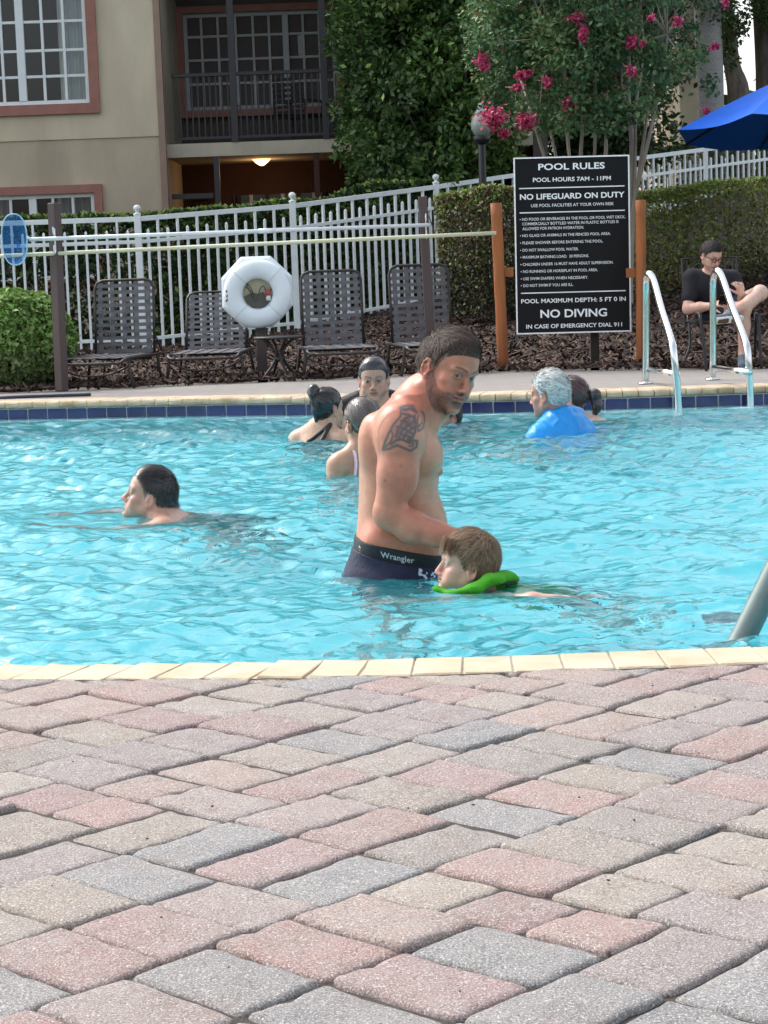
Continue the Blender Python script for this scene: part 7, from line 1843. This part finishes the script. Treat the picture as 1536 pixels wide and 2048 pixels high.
sm_ = person(1445, 640, 16.4, 'man with glasses and black T-shirt sitting cross-legged on the far deck', 'man'); sm_.location.z = 0
S = Sculpt(); q_ = .92
hs7 = Head(W(1421, 513, D - .02), frame_from(nrm((.42, -.78, -.46))), .93); hs7.build(S)
nk = W(1424, 545, D + .05); S.cap(W(1420, 522, D), nk, .050, .056, .03)
ch_ = W(1425, 575, D + .10); hp = W(1438, 622, D + .20)
S.ell(W(1424, 568, D + .09), (.175, .10, .12), .05); S.ell(W(1430, 598, D + .13), (.155, .11, .12), .05); S.ell(hp, (.165, .12, .10), .05)
shR, shL = W(1384, 556, D + .08), W(1464, 558, D + .10)
for a in (shR, shL): S.ell(a, .056, .03); S.cap(nk + V3(0, .01, -.02), a, .045, .045, .04)
elR, wrR = W(1376, 617, D + .0), W(1424, 612, D - .16)
S.chain([shR, elR], [.052, .043], .03); S.chain([elR, (elR + wrR) / 2, wrR], [.043, .040, .027], .02); hand(S, wrR, W(1450, 603, D - .24) - wrR, (0, -.7, .7), .55, .92, side=1)
elL, wrL = W(1484, 606, D - .02), W(1483, 588, D - .20)
S.chain([shL, elL], [.050, .040], .03); S.chain([elL, wrL], [.040, .027], .02); hand(S, wrL, W(1478, 566, D - .24) - wrL, (.3, -1, .2), .95, .92, side=-1)
knR, anR = W(1487, 618, D - .33), W(1486, 706, D - .30)
S.chain([hp + V3(-.02, -.05, -.01), knR], [.085, .060], .04); S.ell(knR, .058, .02); S.chain([knR, (knR * .6 + anR * .4) + V3(.008, .02, 0), anR], [.054, .050, .034], .02)
knL, anL = W(1520, 586, D - .22), W(1468, 622, D - .46)
S.chain([hp + V3(.08, -.04, .0), knL], [.085, .062], .04); S.ell(knL, .058, .02); S.chain([knL, (knL * .62 + anL * .38) + V3(0, .0, -.015), anL], [.052, .050, .034], .02)
ftR = W(1484, 727, D - .34); S.cap(anR, ftR, .034, .034, .02); ftL = W(1450, 634, D - .50); S.cap(anL, ftL, .034, .032, .02)
def spaint(V):
    C = colr(V, (.58, .34, .26)); leg = (V[:, 0] > W(1470, 620, D)[0]) & (V[:, 2] < W(1470, 572, D)[2]) & (V[:, 1] < D - .1); blendc(C, leg * .6, (.66, .48, .37)); return C
b, V, Q, N = body_of(S, .0066, sm_, spaint, hs7, m=M_skin, scalp=(.07, .06, .055), beard=(.16, .11, .09), bn=.35, brow=(.04, .03, .025), rosy=(.62, .26, .2))
b.matrix_parent_inverse = Matrix.Translation(-Vector(sm_.location)); eyes(hs7, b, look=(0, 1, -.6))
hair_cap(hs7, V, Q, N, 'hair', M_hair, b, tmax=.009, fade=.06, tmin=.0008, dirf=man_dir, strands=1800, slen=.03, sw=.0018, lift=.4, col=(.030, .025, .024), colv=.8, grain=.4, seed=18)
M_spec = mat('tortoise_frame', (.05, .015, .012), .3)
g_ = MB()
for s_ in (-1, 1):
    g_.tube([Vector(hs7.w((s_ * (.033 + .0) + .024 * math.cos(a), .098, .012 + .018 * math.sin(a)))) for a in np.linspace(0, 2 * math.pi, 14, endpoint=False)], .0026, 5, closed=True)
    g_.tube([Vector(hs7.w((s_ * .057, .096, .018))), Vector(hs7.w((s_ * .080, .01, .014)))], .0022, 5)
g_.tube([Vector(hs7.w((-.010, .102, .014))), Vector(hs7.w((.010, .102, .014)))], .0024, 5); g_.build('glasses', M_spec, b)
S = Sculpt(); 
S.ell(W(1424, 568, D + .09), (.188, .112, .125), .05); S.ell(W(1430, 598, D + .13), (.170, .125, .13), .05); S.ell(hp + V3(0, 0, .02), (.172, .128, .09), .05)
for a, e in ((shR, elR), (shL, elL)): S.ell(a, .068, .03); S.cap(nk + V3(0, .01, -.03), a, .055, .058, .04); S.cap(a, a + (e - a) * .62, .070, .064, .02)
S.ell(W(1425, 536, D - .02), (.062, .07, .045), .01, None, -1)
cloth(S, 'black_tshirt', .006, mat('black_cotton', (.010, .010, .014), .85, bump=.3, bscale=25), b)
S = Sculpt(); S.cap(hp + V3(-.02, -.05, -.01), hp * .45 + knR * .55, .098, .090, .04); S.cap(hp + V3(.08, -.04, 0), hp * .45 + V3(.04, 0, 0) + knL * .55 - V3(.02, 0, 0), .098, .085, .04); S.ell(hp + V3(0, 0, -.01), (.178, .135, .105), .04)
cloth(S, 'navy_shorts', .006, mat('navy_cotton', (.018, .030, .060), .85), b)
M_shoe = mat('grey_knit_shoe', (.10, .14, .18), .8, bump=.3, bscale=120); M_sole = mat('white_rubber_sole', (.70, .70, .66), .6); M_sole2 = mat('brown_rubber_tread', (.10, .06, .035), .7)
def shoe(an, toe_dir, up, sc_=1.0):
    toe_dir = nrm(toe_dir); up = nrm(np.asarray(up, float) - toe_dir * (toe_dir @ np.asarray(up, float))); S = Sculpt(); c0 = an - up * .035
    S.cap(c0 - toe_dir * .035, c0 + toe_dir * .13, .036, .032, .02, 1, 'skin', (up, .8)); S.cap(an + up * .005, c0 + toe_dir * .05, .042, .036, .02)
    o = cloth(S, 'shoe', .005, M_shoe, b); S = Sculpt(); S.cap(c0 - toe_dir * .045 - up * .028, c0 + toe_dir * .145 - up * .026, .036, .034, .01, 1, 'skin', (up, .38)); s2 = cloth(S, 'sole', .004, M_sole, o)
    S = Sculpt(); S.cap(c0 - toe_dir * .030 - up * .038, c0 + toe_dir * .005 - up * .038, .026, .026, .004, 1, 'skin', (up, .22)); S.cap(c0 + toe_dir * .065 - up * .036, c0 + toe_dir * .125 - up * .036, .026, .022, .004, 1, 'skin', (up, .22)); cloth(S, 'tread', .003, M_sole2, o)
shoe(W(1486, 716, D - .31), (-.25, -1, -.12), (0, 0, 1)); shoe(W(1462, 628, D - .49), (-.92, -.25, -.05), (.1, .75, .60))
ph = empty('phone', tuple(W(1447, 600, D - .27)), label='dark phone held in the seated man\'s hand', cat='phone'); o = MB().box((0, 0, 0), (.070, .009, .13), R=Matrix.Rotation(.9, 3, 'X'), bev=.003).build('case', mat('phone_black', (.01, .01, .01), .2), ph)
